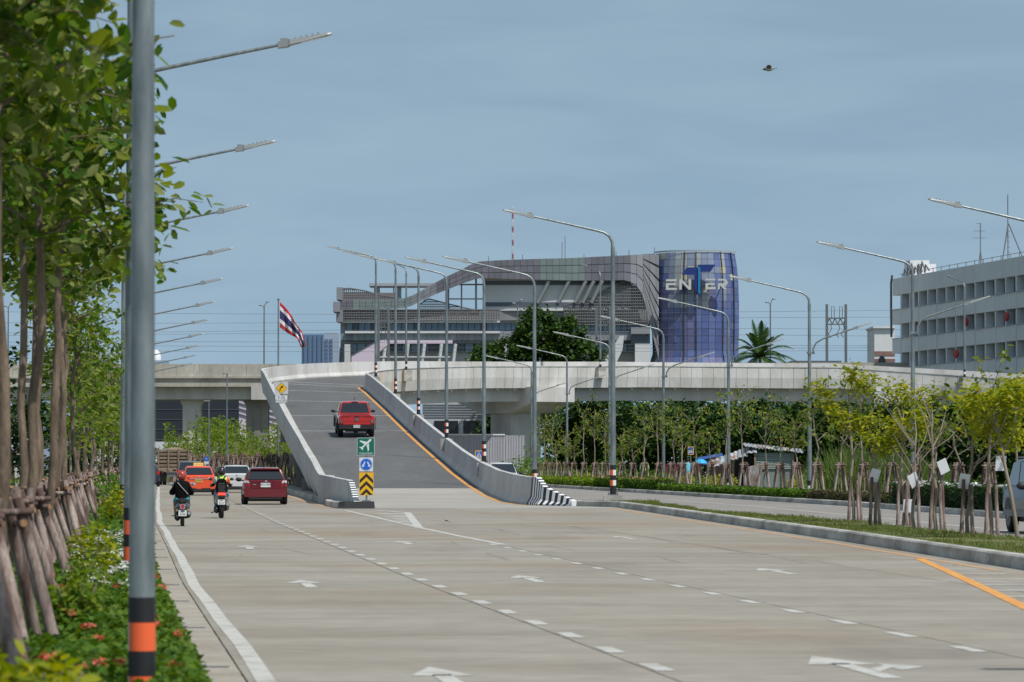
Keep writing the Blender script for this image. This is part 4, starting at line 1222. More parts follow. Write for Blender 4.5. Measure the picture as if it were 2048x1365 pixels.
# dark glazed hall under the expressway and pale pieces beside it
def simple(px0, px1, py0, py1, Y, depth, m, name, label, cat):
    q = F_PX / Y; c = (px0 + px1) / 2; b = Vector(((c - 1024) / q, Y, 0)); w = (px1 - px0) / q / 2
    t = thing(name, label, cat, b)
    MB().span((-w, 0, 0 if py1 is None else EYE + (HOR - py1) / q), (w, depth, EYE + (HOR - py0) / q)).build('wall', m, t)
    return t, q, w
t, q, w = simple(150, 545, 760, None, 520, 30, mat('dark_hall_wall', (.022, .026, .036), .35), 'dark_hall', 'long dark glazed hall seen beneath the expressway', 'building')
for k in range(4): MB().span((-w, -.08, EYE + (HOR - 880 + 20 * k) / q), (w, 0, EYE + (HOR - 880 + 20 * k) / q + .06)).build('transom', SLATE, t)
MB().span((-w, -.2, 0), (w, 0, EYE + (HOR - 884) / q)).build('base_wall', PALE_WALL, t)
for k in range(0): MB().span((-w + k * 1.8 * w / 13, -.2, 1), (-w + k * 1.8 * w / 13 + .14, 0, EYE + (HOR - 760) / q)).build('mullion', SLATE, t)
t, q, w = simple(478, 560, 800, None, 470, 6, CLAD_PINK, 'pink_pavilion', 'small pink panelled pavilion seen under the ramp beside the dark pier', 'building')
for k in range(4):
    a = EYE + (HOR - 845 + 11 * k) / q
    MB().prism([(-w, -.1, a + .8), (w, -.1, a - .6), (w, -.1, a - .4), (-w, -.1, a + 1.0)], (0, .15, 0)).build('stripe', SLATE, t)
t, q, w = simple(845, 1030, 776, None, 390, 12, mat('grey_shed_wall', (.40, .42, .45), .7, col2=(.47, .49, .52), scale=.3), 'shed', 'grey shed with dark windows seen under the flyover', 'building')
for a, b in ((868, 916), (926, 958), (970, 990)):
    MB().span(((a - 937) / q, -.1, EYE + (HOR - 868) / q), ((b - 937) / q, .0, EYE + (HOR - 842) / q)).build('window', GLASS_D, t)
for k in range(6): MB().span((-w, -.06, EYE + (HOR - 836 + 5 * k) / q), (w, 0, EYE + (HOR - 836 + 5 * k) / q + .06)).build('cladding_seam', SLATE, t)
q = F_PX / 330.0
t = thing('sheet_fence', 'pale corrugated sheet fence under the flyover behind the white car', 'fence', ((950 - 1024) / q, 330, 0))
FEN = mat('fence_sheet', (.42, .42, .46), .6, rand=.05); h = EYE + (HOR - 871) / q
for k in range(30):
    x0 = (-92 + k * 6.4) / q
    MB().loft([[(x0 + u / q, (.03 if j % 2 else -.03), z) for j, u in enumerate((.15, 1.6, 3.2, 4.8, 6.3))] + [(x0 + u / q, (.03 if j % 2 else -.03) + .012, z) for j, u in reversed(list(enumerate((.15, 1.6, 3.2, 4.8, 6.3))))] for z in (.05, h)]).build('sheet', FEN, t)
MB().span((-92 / q, -.06, h), (60 / q, .06, h + .1)).build('rail', WHITE_F, t)

# ------------------------------------------------------------------ flag, small lamps, gantries, wires
q = F_PX / 352.0
b = Vector(((556.5 - 1024) / q, 352, 0))
t = thing('flagpole', 'tall grey flagpole behind the top of the ramp', 'flagpole', b)
hp = EYE + (HOR - 601) / q
MB().tube([(0, 0, 0), (0, 0, hp)], [.09, .06], 10).build('pole', GALV, t)
MB().ball((0, 0, hp + .08), .11, 8, 6).build('finial', GALV, t)
top = [(558, 604), (566, 612), (575, 622), (583, 634), (590, 647), (597, 657), (602, 663), (606, 676), (611, 692)]
bot = [(558, 655), (565, 660), (573, 666), (581, 671), (588, 674), (593, 678), (597, 686), (600, 694), (603, 697)]
FR, FW, FB = mat('flag_red', (.50, .025, .035), .7), mat('flag_white', (.70, .70, .72), .7), mat('flag_navy', (.035, .03, .12), .7)
fm = MB(); NV = 12
rows = []
for i in range(41):
    u = i / 40 * 8; k = min(int(u), 7); f = u - k
    a = Vector((*[top[k][j] * (1 - f) + top[k + 1][j] * f for j in (0, 1)],)); c = Vector((*[bot[k][j] * (1 - f) + bot[k + 1][j] * f for j in (0, 1)],))
    row = []
    for j in range(NV + 1):
        v = j / NV; p = a.lerp(c, v)
        d = .22 * math.sin(u * 1.5 + v * 2.2) * min(1, u / 2) + .12 * math.sin(u * 3.1 - v * 4)*min(1, u / 2)
        row.append(Vector(((p.x - 556.5) / q + .06, d, EYE + (HOR - p.y) / q)))
    rows.append(row)
for i in range(40):
    for j in range(NV):
        m_ = 0 if j < 2 or j >= 10 else 1 if j < 4 or j >= 8 else 2
        fm.quad(rows[i][j], rows[i][j + 1], rows[i + 1][j + 1], rows[i + 1][j], m_)
fo = fm.build('flag', [FR, FW, FB], None, b, 60); tag(fo, 'red, white and dark blue striped flag hanging from the flagpole', 'flag')
md = fo.modifiers.new('thickness', 'SOLIDIFY'); md.thickness = .012
def small_lamp(px, py_top, Y, label, base_z=0.0):
    q = F_PX / Y; b = Vector(((px - 1024) / q, Y, base_z)); h = EYE + (HOR - py_top) / q - base_z
    t = thing('old_lamp', label, 'street lamp', b, group='twin-headed lamps on the expressway')
    MB().tube([(0, 0, 0), (0, 0, h - .6)], [.09, .06], 8).build('pole', GALV_D, t)
    for sx, dz in ((-1, -.35), (1, .0)):
        MB().tube([(0, 0, h - .8), (sx * .06, 0, h - .4 + dz * .4), (sx * .25, 0, h - .1 + dz)], .04, 6).build('arm', GALV_D, t)
        MB().ball((sx * .36, 0, h - .06 + dz), (.22, .1, .08), 8, 5).build('lamp_head', mat_head, t)
small_lamp(528, 603, 424, 'thin twin-headed lamp on the expressway left of the flagpole', ez(757))
small_lamp(1541, 597, 424, 'thin twin-headed lamp rising above the palm tree', ez(757))
small_lamp(1035, 599, 424, 'thin twin-headed lamp in front of the pale curved wall, above the large tree', ez(757))
small_lamp(16, 605, 424, 'thin twin-headed lamp at the far left edge beside the tree trunks', ez(757))
for px, py, Y, lab in ((418, 802, 330, 'slim lamp post under the expressway left of the ramp'), (454, 748, 330, 'slim lamp post in front of the expressway parapet left of the ramp')):
    q = F_PX / Y; b = Vector(((px - 1024) / q, Y, 0)); h = EYE + (HOR - py) / q
    t = thing('slim_lamp', lab, 'street lamp', b)
    MB().tube([(0, 0, 0), (0, 0, h)], [.08, .05], 8).build('pole', GALV, t)
    MB().box((-.15, 0, h), (.5, .2, .1)).build('lamp_head', mat_head, t)
def gantry(px0, px1, py_top, py_beam, Y, label):
    q = F_PX / Y; c = (px0 + px1) / 2; b = Vector(((c - 1024) / q, Y, 0)); w = (px1 - px0) / q / 2; h = EYE + (HOR - py_top) / q; hb = EYE + (HOR - py_beam) / q
    t = thing('rail_gantry', label, 'gantry', b, group='overhead line gantries')
    for sx in (-1, 1): MB().box((sx * w, 0, h / 2), (.28, .28, h)).build('post', GALV_D, t)
    mb_ = MB(); bh = 12 / q
    for z in (hb, hb - bh): mb_.tube([(-w, 0, z), (w, 0, z)], .07, 5)
    n = 7
    for k in range(n):
        a, c_ = -w + 2 * w * k / n, -w + 2 * w * (k + 1) / n
        mb_.tube([(a, 0, hb if k % 2 else hb - bh), (c_, 0, hb - bh if k % 2 else hb)], .06, 4)
    mb_.build('lattice_beam', GALV_D, t)
    for u in (-.6, .25, .75):
        MB().tube([(u * w, 0, hb - bh), (u * w + .1, 0, hb - bh - .5), (u * w - .25, 0, hb - bh - 1.1), (u * w, 0, hb - bh - 1.5)], .05, 5).build('insulator', GALV_D, t)
    for u in (-.5, .35): MB().tube([(u * w, 0, hb), (u * w, 0, hb + .9 + .4), (u * w + .3, 0, hb + 1.3), (u * w + .3, 0, hb)], .04, 4).build('frame', GALV_D, t)
gantry(1654, 1692, 609, 637, 455, 'overhead line gantry standing alone against the sky on the right')
gantry(757, 777, 617, 643, 455, 'overhead line gantry in front of the left wing of the curved building')
gantry(1193, 1220, 612, 640, 455, 'overhead line gantry in front of the curved building beside the large tree')
WIRE = mat('overhead_wire', (.10, .11, .12), .6)
for k, (py, sag) in enumerate(((624, 5), (641, 6), (662, 5), (671, 4), (688, 4), (694, 3), (702, 2))):
    q = F_PX / 455.0; pts = []
    for u in np.linspace(-60, 2110, 40):
        ph = ((u + 60) % 450) / 450
        pts.append(((u - 1024) / q, 455, EYE + (HOR - py + 4 * sag * (ph - ph * ph) * .6 * 0 - sag * math.sin(u * .0021 + k)) / q))
    o = MB().tube(pts, .018, 3).build('overhead_wire', WIRE)
    tag(o, 'thin overhead wire across the sky, %s from the top' % ordn(k), 'wire', 'overhead wires')
# white dome with a small roof far left
q = F_PX / 900.0
for px, py, r, lab in ((308, 712, 11, 'small white dome beyond the expressway right of the near lamp post'), (105, 704, 9, 'small white dome glimpsed between the two close tree trunks')):
    b = Vector(((px - 1024) / q, 900, 0)); t = thing('domed_building', lab, 'building', b); h = EYE + (HOR - py) / q
    MB().span((-24 / q, 0, 0), (24 / q, 8, h - 1)).build('wall', TWL, t)
    mb_ = MB(); mb_.ball((0, 4, h - .6), (r / q, r / q, r * 1.7 / q), 16, 10); mb_.build('dome', WHITE_F, t, smooth=50)
# bird
bp_ = P(1538, 139, 74.0)
t = thing('bird', 'small brown bird in flight against the blue sky', 'bird', bp_)
BR, BD, BT = mat('bird_brown', (.085, .055, .03), .8, col2=(.12, .09, .05), scale=30), mat('bird_dark', (.015, .02, .028), .7), mat('bird_buff', (.20, .19, .13), .8)
mb_ = MB(); prof_ = [(-.105, .004, -.004), (-.085, .018, 0), (-.06, .026, .002), (-.02, .034, -.006), (.03, .03, -.004), (.065, .016, .004), (.085, .008, .007)]
mb_.loft([[(x, r_ * .8 * math.cos(a), z + r_ * math.sin(a)) for a in np.linspace(0, 2 * math.pi, 10, endpoint=False)] for x, r_, z in prof_]); mb_.build('body', BT, t, smooth=60)
mb_ = MB(); mb_.loft([[(x, r_ * .85 * math.cos(a), z + r_ * 1.04 * math.sin(a)) for a in np.linspace(0, 2 * math.pi, 10, endpoint=False)] for x, r_, z in ((-.125, .002, -.006), (-.11, .006, -.004), (-.088, .019, 0), (-.066, .026, .002))]); mb_.build('head', BD, t, smooth=60)
MB().prism([(.07, -.012, .006), (.145, -.016, .012), (.150, .016, .012), (.07, .012, .006)], (0, 0, .006)).build('tail', BD, t)
for sy in (-1, 1):
    MB().prism([(-.045, sy * .02, .01), (-.055, sy * .035, .045), (-.025, sy * .05, .075), (.02, sy * .05, .072), (.045, sy * .03, .05), (.04, sy * .02, .012)], (0, sy * .008, 0)).build('wing', BR, t)
# ------------------------------------------------------------------ vehicles
def paint(name, c, metal=0.0): return mat(name, c, .28, metal, coat=.8, spec=.5)
TYRE = mat('tyre_rubber', (.012, .012, .012), .85)
RIM = mat('wheel_alloy', (.30, .30, .31), .35, .8)
CGLASS = mat('tinted_glass', (.012, .016, .02), .06, spec=.9)
PLAST = mat('black_plastic', (.018, .018, .019), .6)
CHROME = mat('chrome', (.62, .63, .64), .18, .9)
LIGHT_R = mat('red_lamp_glass', (.45, .012, .012), .15, spec=.8)
LIGHT_ON = mat('lit_brake_lamp', (.5, .01, .01), .3, emit=((1, .06, .03), 2.2))
LIGHT_W = mat('clear_lamp_glass', (.55, .55, .55), .12, spec=.8)
PL_WHITE = mat('plate_white', (.66, .67, .66), .5)
PL_YEL = mat('plate_yellow', (.50, .36, .07), .5)
PL_TXT = mat('plate_lettering', (.03, .03, .035), .6)
def sec(y, w, zb, zt):
    h = [(0, zb), (.78 * w, zb), (.94 * w, zb + .06), (w, zb + .25 * (zt - zb)), (w * 1.0, zb + .62 * (zt - zb)), (.965 * w, zt - .07), (.90 * w, zt), (0, zt + .015)]
    return [(x, y, z) for x, z in h] + [(-x, y, z) for x, z in reversed(h[1:-1])]
def add_wheel(t, x, y, r, w, fl=True):
    o = Vector((x, y, r)); sx = 1 if x > 0 else -1
    wh = MB()
    rr = []
    for dx, rad in ((-w / 2, r * .80), (-w / 2 + .015, r * .95), (-w / 4, r), (w / 4, r), (w / 2 - .015, r * .95), (w / 2, r * .80), (w / 2 - .02, r * .62)):
        rr.append([(x + dx * sx, y + rad * math.cos(a), r + rad * math.sin(a)) for a in np.linspace(0, 2 * math.pi, 20, endpoint=False)])
    wh.loft(rr); wo_ = wh.build('wheel', TYRE, t, smooth=50)
    rm = MB().disc((x + sx * (w / 2 - .03), y, r), r * .62, 'X', .03, 18)
    for k in range(5):
        a = k * 1.2566; rm.box((x + sx * (w / 2 - .005), y + r * .3 * math.cos(a), r + r * .3 * math.sin(a)), (.02, r * .13, r * .56), rot=Matrix.Rotation(a - math.pi / 2, 3, 'X'))
    rm.build('rim', RIM, wo_)
def car(name, label, cat, loc, rz, body, W, L, zb, belt, H, cab, pm, rear_over=.75, wr=.31, wb=2.6, top_w=.74, scale=1.0, hood=None, roof_m=None, wtop=.10, ww=.2, grp=None, tail=None):
    """forward is +Y, origin on the ground under the rear axle; cab = y of rear-bottom, rear-top, front-top, front-bottom of the cabin"""
    t = thing(name, label, cat, loc, rz, grp); t.scale = (scale,) * 3
    w = W / 2; y0 = -rear_over
    st = [(y0 + .0, w * .93, zb + .10, belt - .03), (y0 + .06, w * .975, zb + .03, belt), (y0 + .35, w, zb, belt + .0), (wb * .45, w, zb - .02, belt - .0), (cab[3] + .1, w, zb, hood or belt - .06), (y0 + L - .35, w * .96, zb + .02, (hood or belt) - .12), (y0 + L - .05, w * .88, zb + .05, (hood or belt) - .25), (y0 + L, w * .8, zb + .12, (hood or belt) - .34)]
    mb_ = MB().loft([sec(*q) for q in st]); mb_.build('body', pm, t, smooth=38)
    tw = w * top_w; bw = w * .90
    def csec(y, z, ww_): return [(bw, y if z < belt + .05 else y, belt - .02), (ww_, y, z - .07), (ww_ * .86, y, z), (0, y, z + .02), (-ww_ * .86, y, z), (-ww_, y, z - .07), (-bw, y, belt - .02)]
    rings = [[(bw, cab[0], belt - .02), (bw * .97, cab[0], belt), (bw * .7, cab[0], belt), (0, cab[0], belt), (-bw * .7, cab[0], belt), (-bw * .97, cab[0], belt), (-bw, cab[0], belt - .02)],
             csec(cab[1], H - .03, tw), csec((cab[1] + cab[2]) / 2, H, tw * 1.02), csec(cab[2], H - .04, tw * .98),
             [(bw, cab[3], belt - .02), (bw * .97, cab[3], belt - .01), (bw * .7, cab[3], belt), (0, cab[3], belt), (-bw * .7, cab[3], belt), (-bw * .97, cab[3], belt - .01), (-bw, cab[3], belt - .02)]]
    MB().loft(rings, 0, True, True).build('cabin', roof_m or pm, t, smooth=38)
    def pane(pts, off, nm='window'):
        a, b, c, d = [Vector(p) for p in pts]; n_ = (b - a).cross(d - a).normalized()
        if n_.dot(Vector(off)) < 0: n_ = -n_
        MB().prism([p + n_ * (.03 if nm in ('rear_window', 'windscreen') else .006) for p in (a, b, c, d)], n_ * -.05 if nm in ('rear_window', 'windscreen') else n_ * .006).build(nm, CGLASS, t)
    def on_face(yb, yt, f, ws, e=.0): return None
    zl, zh = belt + .05, H - wtop
    f0, f1 = (zl - belt) / (H - .03 - belt), (zh - belt) / (H - .03 - belt)
    yr = lambda f: cab[0] + (cab[1] - cab[0]) * f
    hw = lambda f: bw + (tw - bw) * f
    pane([(-hw(f0) * .90, yr(f0), zl), (hw(f0) * .90, yr(f0), zl), (hw(f1) * .88, yr(f1), zh), (-hw(f1) * .88, yr(f1), zh)], (0, -1, .3), 'rear_window')
    yf = lambda f: cab[3] + (cab[2] - cab[3]) * f
    pane([(-hw(f0) * .92, yf(f0), zl), (hw(f0) * .92, yf(f0), zl), (hw(f1) * .9, yf(f1), zh), (-hw(f1) * .9, yf(f1), zh)], (0, 1, .5), 'windscreen')
    for sx in (-1, 1):
        ya0, ya1 = yr(f0) + .22, yr(f1) + .14; yb0, yb1 = yf(f0) - .2, yf(f1) - .08; ym0, ym1 = (ya0 + yb0) / 2, (ya1 + yb1) / 2
        for (p0, p1, q0, q1) in ((ya0, ya1, ym0 - .05, ym1 - .05), (ym0 + .05, ym1 + .05, yb0, yb1)):
            pane([(sx * (hw(f0) + .008), p0, zl), (sx * (hw(f0) + .008), q0, zl), (sx * (hw(f1) + .012), q1, zh), (sx * (hw(f1) + .012), p1, zh)], (sx, 0, .2), 'side_window')
        MB().ball((sx * (w + .12), cab[3] - .12, belt + .05), (.12, .07, .085), 10, 7).tube([(sx * (w * .9), cab[3] - .1, belt), (sx * (w + .06), cab[3] - .1, belt + .02)], .03, 6).build('mirror', PLAST, t, smooth=60)
        for yy_ in (0.0, wb): add_wheel(t, sx * (w - ww / 2 + .005), yy_, wr, ww)
        for yy_ in (0.0, wb):
            MB().prism([(sx * (w + .003), yy_ + (wr + .05) * math.cos(a), wr + (wr + .05) * math.sin(a)) for a in np.linspace(0, math.pi, 14)], (sx * .004, 0, 0)).build('wheel_arch', PLAST, t)
    MB().span((-w * .8, y0 + .2, zb - .12), (w * .8, y0 + L - .3, zb + .05)).build('underbody', PLAST, t)
    return t
def rbox(t, name, m, x0, x1, z0, z1, y, d=.03, round_=0.0):
    return MB().span((x0, y - d, z0), (x1, y, z1)).build(name, m, t)
def plate_(t, txt, y, z, w=.36, h=.16, m=None, size=.10, x=0.0):
    p = rbox(t, 'licence_plate', m or PL_WHITE, x - w / 2, x + w / 2, z - h / 2, z + h / 2, y, .014)
    text(txt, size, PL_TXT, p, (x, y - .0165, z + .01))
    return p
def at_ground(px, py, z=0.0):
    p = G(px, py, z); return (p.x, p.y, z)
HD = math.atan(.0875)                                             # heading of the left road: turned a little to the left
# dark red hatchback
hx = at_ground(530, 1009.5)
RED = paint('dark_red_metallic', (.16, .008, .016), .25)
t = car('hatchback', 'dark red hatchback seen from behind in the lane left of the ramp', 'car', hx, HD, None, 1.70, 4.1, .25, .91, 1.43, (-.60, -.30, 1.35, 2.25), RED, .70, .30, 2.6, .70, wtop=.14)
MB().loft([[(sx2 * ww2, -.70 - dd, z2) for sx2, ww2, dd in ((-1, .58, 0), (-1, .50, .03), (1, .50, .03), (1, .58, 0))] for z2 in (.62, .66, .86, .90)]).build('tailgate', RED, t, smooth=30)
y0 = -.70
MB().loft([[(x_, y0 - .05 + .1 * abs(x_) ** 2 * .25, z) for x_ in np.linspace(-.80, .80, 9)] + [(x_, y0 + .25, z) for x_ in np.linspace(.82, -.82, 9)] for z in (.30, .36, .52, .60)]).build('bumper', RED, t, smooth=40)
MB().span((-.62, y0 - .035, .22), (.62, y0 + .2, .34)).build('valance', PLAST, t)
rbox(t, 'spoiler', RED, -.56, .56, 1.36, 1.395, -.30, .16)
for sx in (-1, 1):
    a = .63
    MB().prism([(sx * .60, y0 - .015, .70), (sx * .82, y0 + .04, .72), (sx * .82, y0 + .06, .96), (sx * .66, y0 - .0, .94)], (0, .06, 0)).build('tail_light', LIGHT_R, t)
    MB().prism([(sx * .62, y0 - .022, .83), (sx * .82, y0 + .03, .84), (sx * .82, y0 + .035, .93), (sx * .65, y0 - .012, .92)], (0, .02, 0)).build('reversing_light', LIGHT_W, t)
plate_(t, '8กษ 808', y0 - .034, .76, .37, .17, size=.10)
rbox(t, 'number_recess', RED, -.30, .30, .855, .88, y0 - .03, .03)
MB().disc((.02, y0 - .045, .895), .045, 'Y', .015, 14).build('emblem', CHROME, t)
rbox(t, 'badge', CHROME, -.48, -.36, .765, .785, y0 - .03, .012)
MB().tube([(.0, y0 + .04, .93), (.18, y0 + .04, .985), (.36, y0 + .045, .97)], .012, 5).build('wiper', PLAST, t)
MB().tube([(-.05, 0.1, 1.42), (-.05, .02, 1.49)], .015, 5).build('aerial', PLAST, t)
# red pickup on the ramp
py_t = 238.0; s_ = F_PX / py_t
PR = paint('bright_red_paint', (.52, .022, .022))
t = car('pickup_truck', 'bright red pickup truck driving up the ramp', 'truck', ((711.5 - 1024) / s_, py_t, DZ(py_t) + .004), math.atan(.083), None, 1.98, 5.3, .62, 1.20, 1.86, (1.35, 1.52, 2.6, 3.35), PR, 1.15, .42, 3.2, .74, 1.06, hood=1.15, wtop=.10, ww=.30)
t.rotation_euler = (math.atan(.061), 0, math.atan(.083))
y0 = -1.15
rbox(t, 'tailgate', PR, -.74, .74, .72, 1.20, y0 + .01, .035); rbox(t, 'tailgate_crease', PR, -.72, .72, .90, .915, y0 - .025, .01)
rbox(t, 'tailgate_top', PR, -.80, .80, 1.185, 1.23, y0 + .03, .07)
for sx in (-1, 1):
    MB().prism([(sx * .76, y0 - .02, .76), (sx * .95, y0 + .03, .78), (sx * .95, y0 + .04, 1.16), (sx * .78, y0 - .02, 1.18)], (0, .06, 0)).build('tail_light', LIGHT_R, t)
    MB().prism([(sx * .77, y0 - .03, .80), (sx * .93, y0 + .015, .81), (sx * .93, y0 + .02, 1.00), (sx * .78, y0 - .03, 1.00)], (0, .02, 0)).build('lamp_reflector', GALV_D, t)
    MB().prism([(sx * 1.0, -.55 + 1.1 * (k / 10), .42 + .0 + .62 * math.sin(math.pi * k / 10)) for k in range(11)], (sx * .10, 0, 0)).build('wheel_flare', PLAST, t)
    MB().prism([(sx * 1.0, 3.2 - .55 + 1.1 * (k / 10), .42 + .62 * math.sin(math.pi * k / 10)) for k in range(11)], (sx * .08, 0, 0)).build('wheel_flare', PLAST, t)
MB().loft([[(x_, y0 - .16, z) for x_ in (-.92, -.3, -.28, .28, .3, .92)] + [(x_, y0 + .1, z) for x_ in (.97, .3, .28, -.28, -.3, -.97)] for z in (.48, .52, .70)]).build('bumper', PLAST, t)
plate_(t, '7กฬ 788', y0 - .162, .63, .36, .15, size=.09)
MB().span((-.6, y0 + .1, .32), (.6, 2.5, .5)).ball((0, 0, .36), (.2, .25, .16), 10, 6).tube([(-.85, 0, .40), (.85, 0, .40)], .06, 8).build('rear_axle', PLAST, t)
MB().disc((0, y0 - .045, 1.01), .10, 'Y', .02, 18).build('emblem', GALV_D, t).scale = (1, 1, 1)
rbox(t, 'tailgate_handle', PLAST, -.12, .12, 1.10, 1.15, y0 - .026, .02)
text('RANGER', .075, PLAST, t, (-.53, y0 - .03, 1.12), wide=1.1); text('RAPTOR', .075, PLAST, t, (.50, y0 - .03, 1.12), wide=1.1)
MB().tube([(0, 1.9, 1.84), (0, 1.75, 2.10)], .014, 5).build('aerial', PLAST, t)
rbox(t, 'high_brake_light', PLAST, -.17, .17, 1.80, 1.845, 1.5, .05)
# orange taxi
TX = paint('taxi_orange', (.78, .085, .022))
tx = at_ground(397, 991)
t = car('taxi', 'orange taxi saloon ahead of the two motorbikes', 'taxi', tx, HD, None, 1.74, 4.5, .27, .95, 1.44, (-.32, .30, 1.45, 2.35), TX, 1.0, .30, 2.6, .72, wtop=.10)
y0 = -1.0
MB().loft([[(x_, y0 - .05 + .04 * abs(x_), z) for x_ in np.linspace(-.82, .82, 7)] + [(x_, y0 + .3, z) for x_ in np.linspace(.84, -.84, 7)] for z in (.32, .38, .55, .60)]).build('bumper', TX, t, smooth=40)
MB().span((-.58, y0 - .045, .2), (.58, y0 + .2, .36)).build('valance', PLAST, t)
for sx in (-1, 1): MB().prism([(sx * .45, y0 - .015, .80), (sx * .84, y0 + .05, .82), (sx * .84, y0 + .05, .93), (sx * .48, y0 - .015, .88)], (0, .05, 0)).build('tail_light', LIGHT_W if sx > 0 else LIGHT_R, t)
rbox(t, 'boot_trim', CHROME, -.45, .45, .80, .83, y0 - .0, .02)
plate_(t, 'ทศ 3050', y0 - .005, .72, .36, .16, PL_YEL, .09)
MB().disc((0, y0 - .012, .90), .05, 'Y', .015, 14).build('emblem', CHROME, t)
MB().disc((-.36, y0 - .016, .55), .11, 'Y', .012, 16).build('round_sticker', mat('sticker_blue', (.35, .42, .5), .5), t)
rs = MB().loft([[(x_, .62, 1.45), (x_, .80, 1.45), (x_, .76, 1.60), (x_, .66, 1.60)] for x_ in (-.24, .24)]).build('roof_sign', mat('taxi_sign_yellow', (.72, .52, .13), .5), t)
text('TAXI-METER', .075, mat('taxi_sign_lettering', (.4, .08, .03), .5), rs, (0, .63, 1.525))
for sx in (-1, 1): MB().ball((sx * .28, .10, 1.16), (.20, .02, .13), 12, 7).build('sun_shade', mat('sun_shade_grey', (.34, .37, .40), .6), t)
# silver-white saloon
sx_ = at_ground(473, 985.5)
WP = paint('pearl_white_paint', (.58, .59, .60))
t = car('saloon_car', 'white saloon between the motorbike rider and the red hatchback', 'car', sx_, HD, None, 1.78, 4.6, .28, .98, 1.46, (-.25, .38, 1.55, 2.4), WP, 1.0, .31, 2.7, .73, wtop=.08)
MB().loft([[(x_, y0 - .05, z) for x_ in (-.84, .84)] + [(.86, y0 + .3, z), (-.86, y0 + .3, z)] for z in (.34, .58)]).build('bumper', WP, t)
MB().span((-.7, y0 - .04, .2), (.7, y0 + .2, .34)).build('valance', PLAST, t)
for q in (-1, 1): MB().prism([(q * .50, y0 - .015, .74), (q * .86, y0 + .05, .76), (q * .86, y0 + .05, .92), (q * .55, y0 - .015, .90)], (0, .05, 0)).build('tail_light', LIGHT_R if q < 0 else LIGHT_W, t)
plate_(t, 'ขจ 123' if False else 'กว 53', y0 - .005, .78, .36, .15); MB().disc((0, y0 - .012, .92), .05, 'Y', .015, 12).build('emblem', CHROME, t)
# grey SUV ahead of the taxi
t = car('sport_utility_car', 'grey sport utility car ahead of the orange taxi', 'car', at_ground(379, 972.0), HD, None, 1.82, 4.6, .32, 1.02, 1.70, (-.72, -.45, 1.55, 2.4), paint('mid_grey_paint', (.20, .21, .225), .4), .80, .34, 2.7, .78, wtop=.09)
for q in (-1, 1): rbox(t, 'tail_light', LIGHT_R, q * .80 - .08, q * .80 + .08, .85, 1.1, -.80, .02)
plate_(t, 'กท 55', -.81, .72)
MB().loft([[(x_, -.86, z) for x_ in (-.84, .84)] + [(.86, -.6, z), (-.86, -.6, z)] for z in (.36, .62)]).build('bumper', paint('mid_grey_bumper', (.20, .21, .225), .4), t)
# small blue car half hidden by the near post
t = car('small_car', 'dark blue car at the left edge of the road beside the timber truck', 'car', at_ground(294, 974), HD, None, 1.68, 4.1, .27, .93, 1.5, (-.62, -.34, 1.35, 2.25), paint('dark_blue_paint', (.02, .03, .07), .3), .70, .30, 2.5, .76)
for q in (-1, 1): rbox(t, 'tail_light', LIGHT_R, q * .74 - .09, q * .74 + .09, .82, 1.02, -.69, .03)
# white car on the service road, facing the camera
t = car('white_car', 'white car coming the other way behind the ramp wall', 'car', ((1000 - 1024) / F_PX * 240, 240, -.02), R(180) + .09, None, 1.80, 4.4, .3, .98, 1.62, (-.70, -.40, 1.4, 2.35), paint('white_paint_gloss', (.62, .63, .64)), .75, .33, 2.65, .76, hood=1.0)
for q in (-1, 1): MB().ball((q * .68, 3.52, .74), (.18, .1, .09), 10, 6).build('headlight', LIGHT_W, t)
# blue-grey SUV at the right edge, facing the camera
t = car('sport_utility_car', 'blue-grey sport utility car cut off by the right edge', 'car', (12.75, 97.5, -.02), R(180) + .055, None, 1.80, 4.5, .36, .98, 1.62, (-.75, -.35, 1.5, 2.5), mat('blue_grey_paint', (.05, .07, .10), .4, coat=.3), .85, .36, 2.65, .76, 1.08, hood=1.0, wtop=.09)
for q in (-1, 1):
    MB().tube([(q * .66, -.1, 1.64), (q * .66, 1.4, 1.65)], .02, 6).build('roof_rail', GALV_D, t)
    MB().span((q * .88, -.5, .36), (q * .915, 3.2, .50)).build('sill_cladding', GALV_D, t)
    MB().ball((q * .66, 3.5, .76), (.2, .1, .1), 10, 6).build('headlight', LIGHT_W, t)
    rbox(t, 'tail_light', GALV_D, q * .78 - .08, q * .78 + .08, .85, 1.0, -.845, .02)
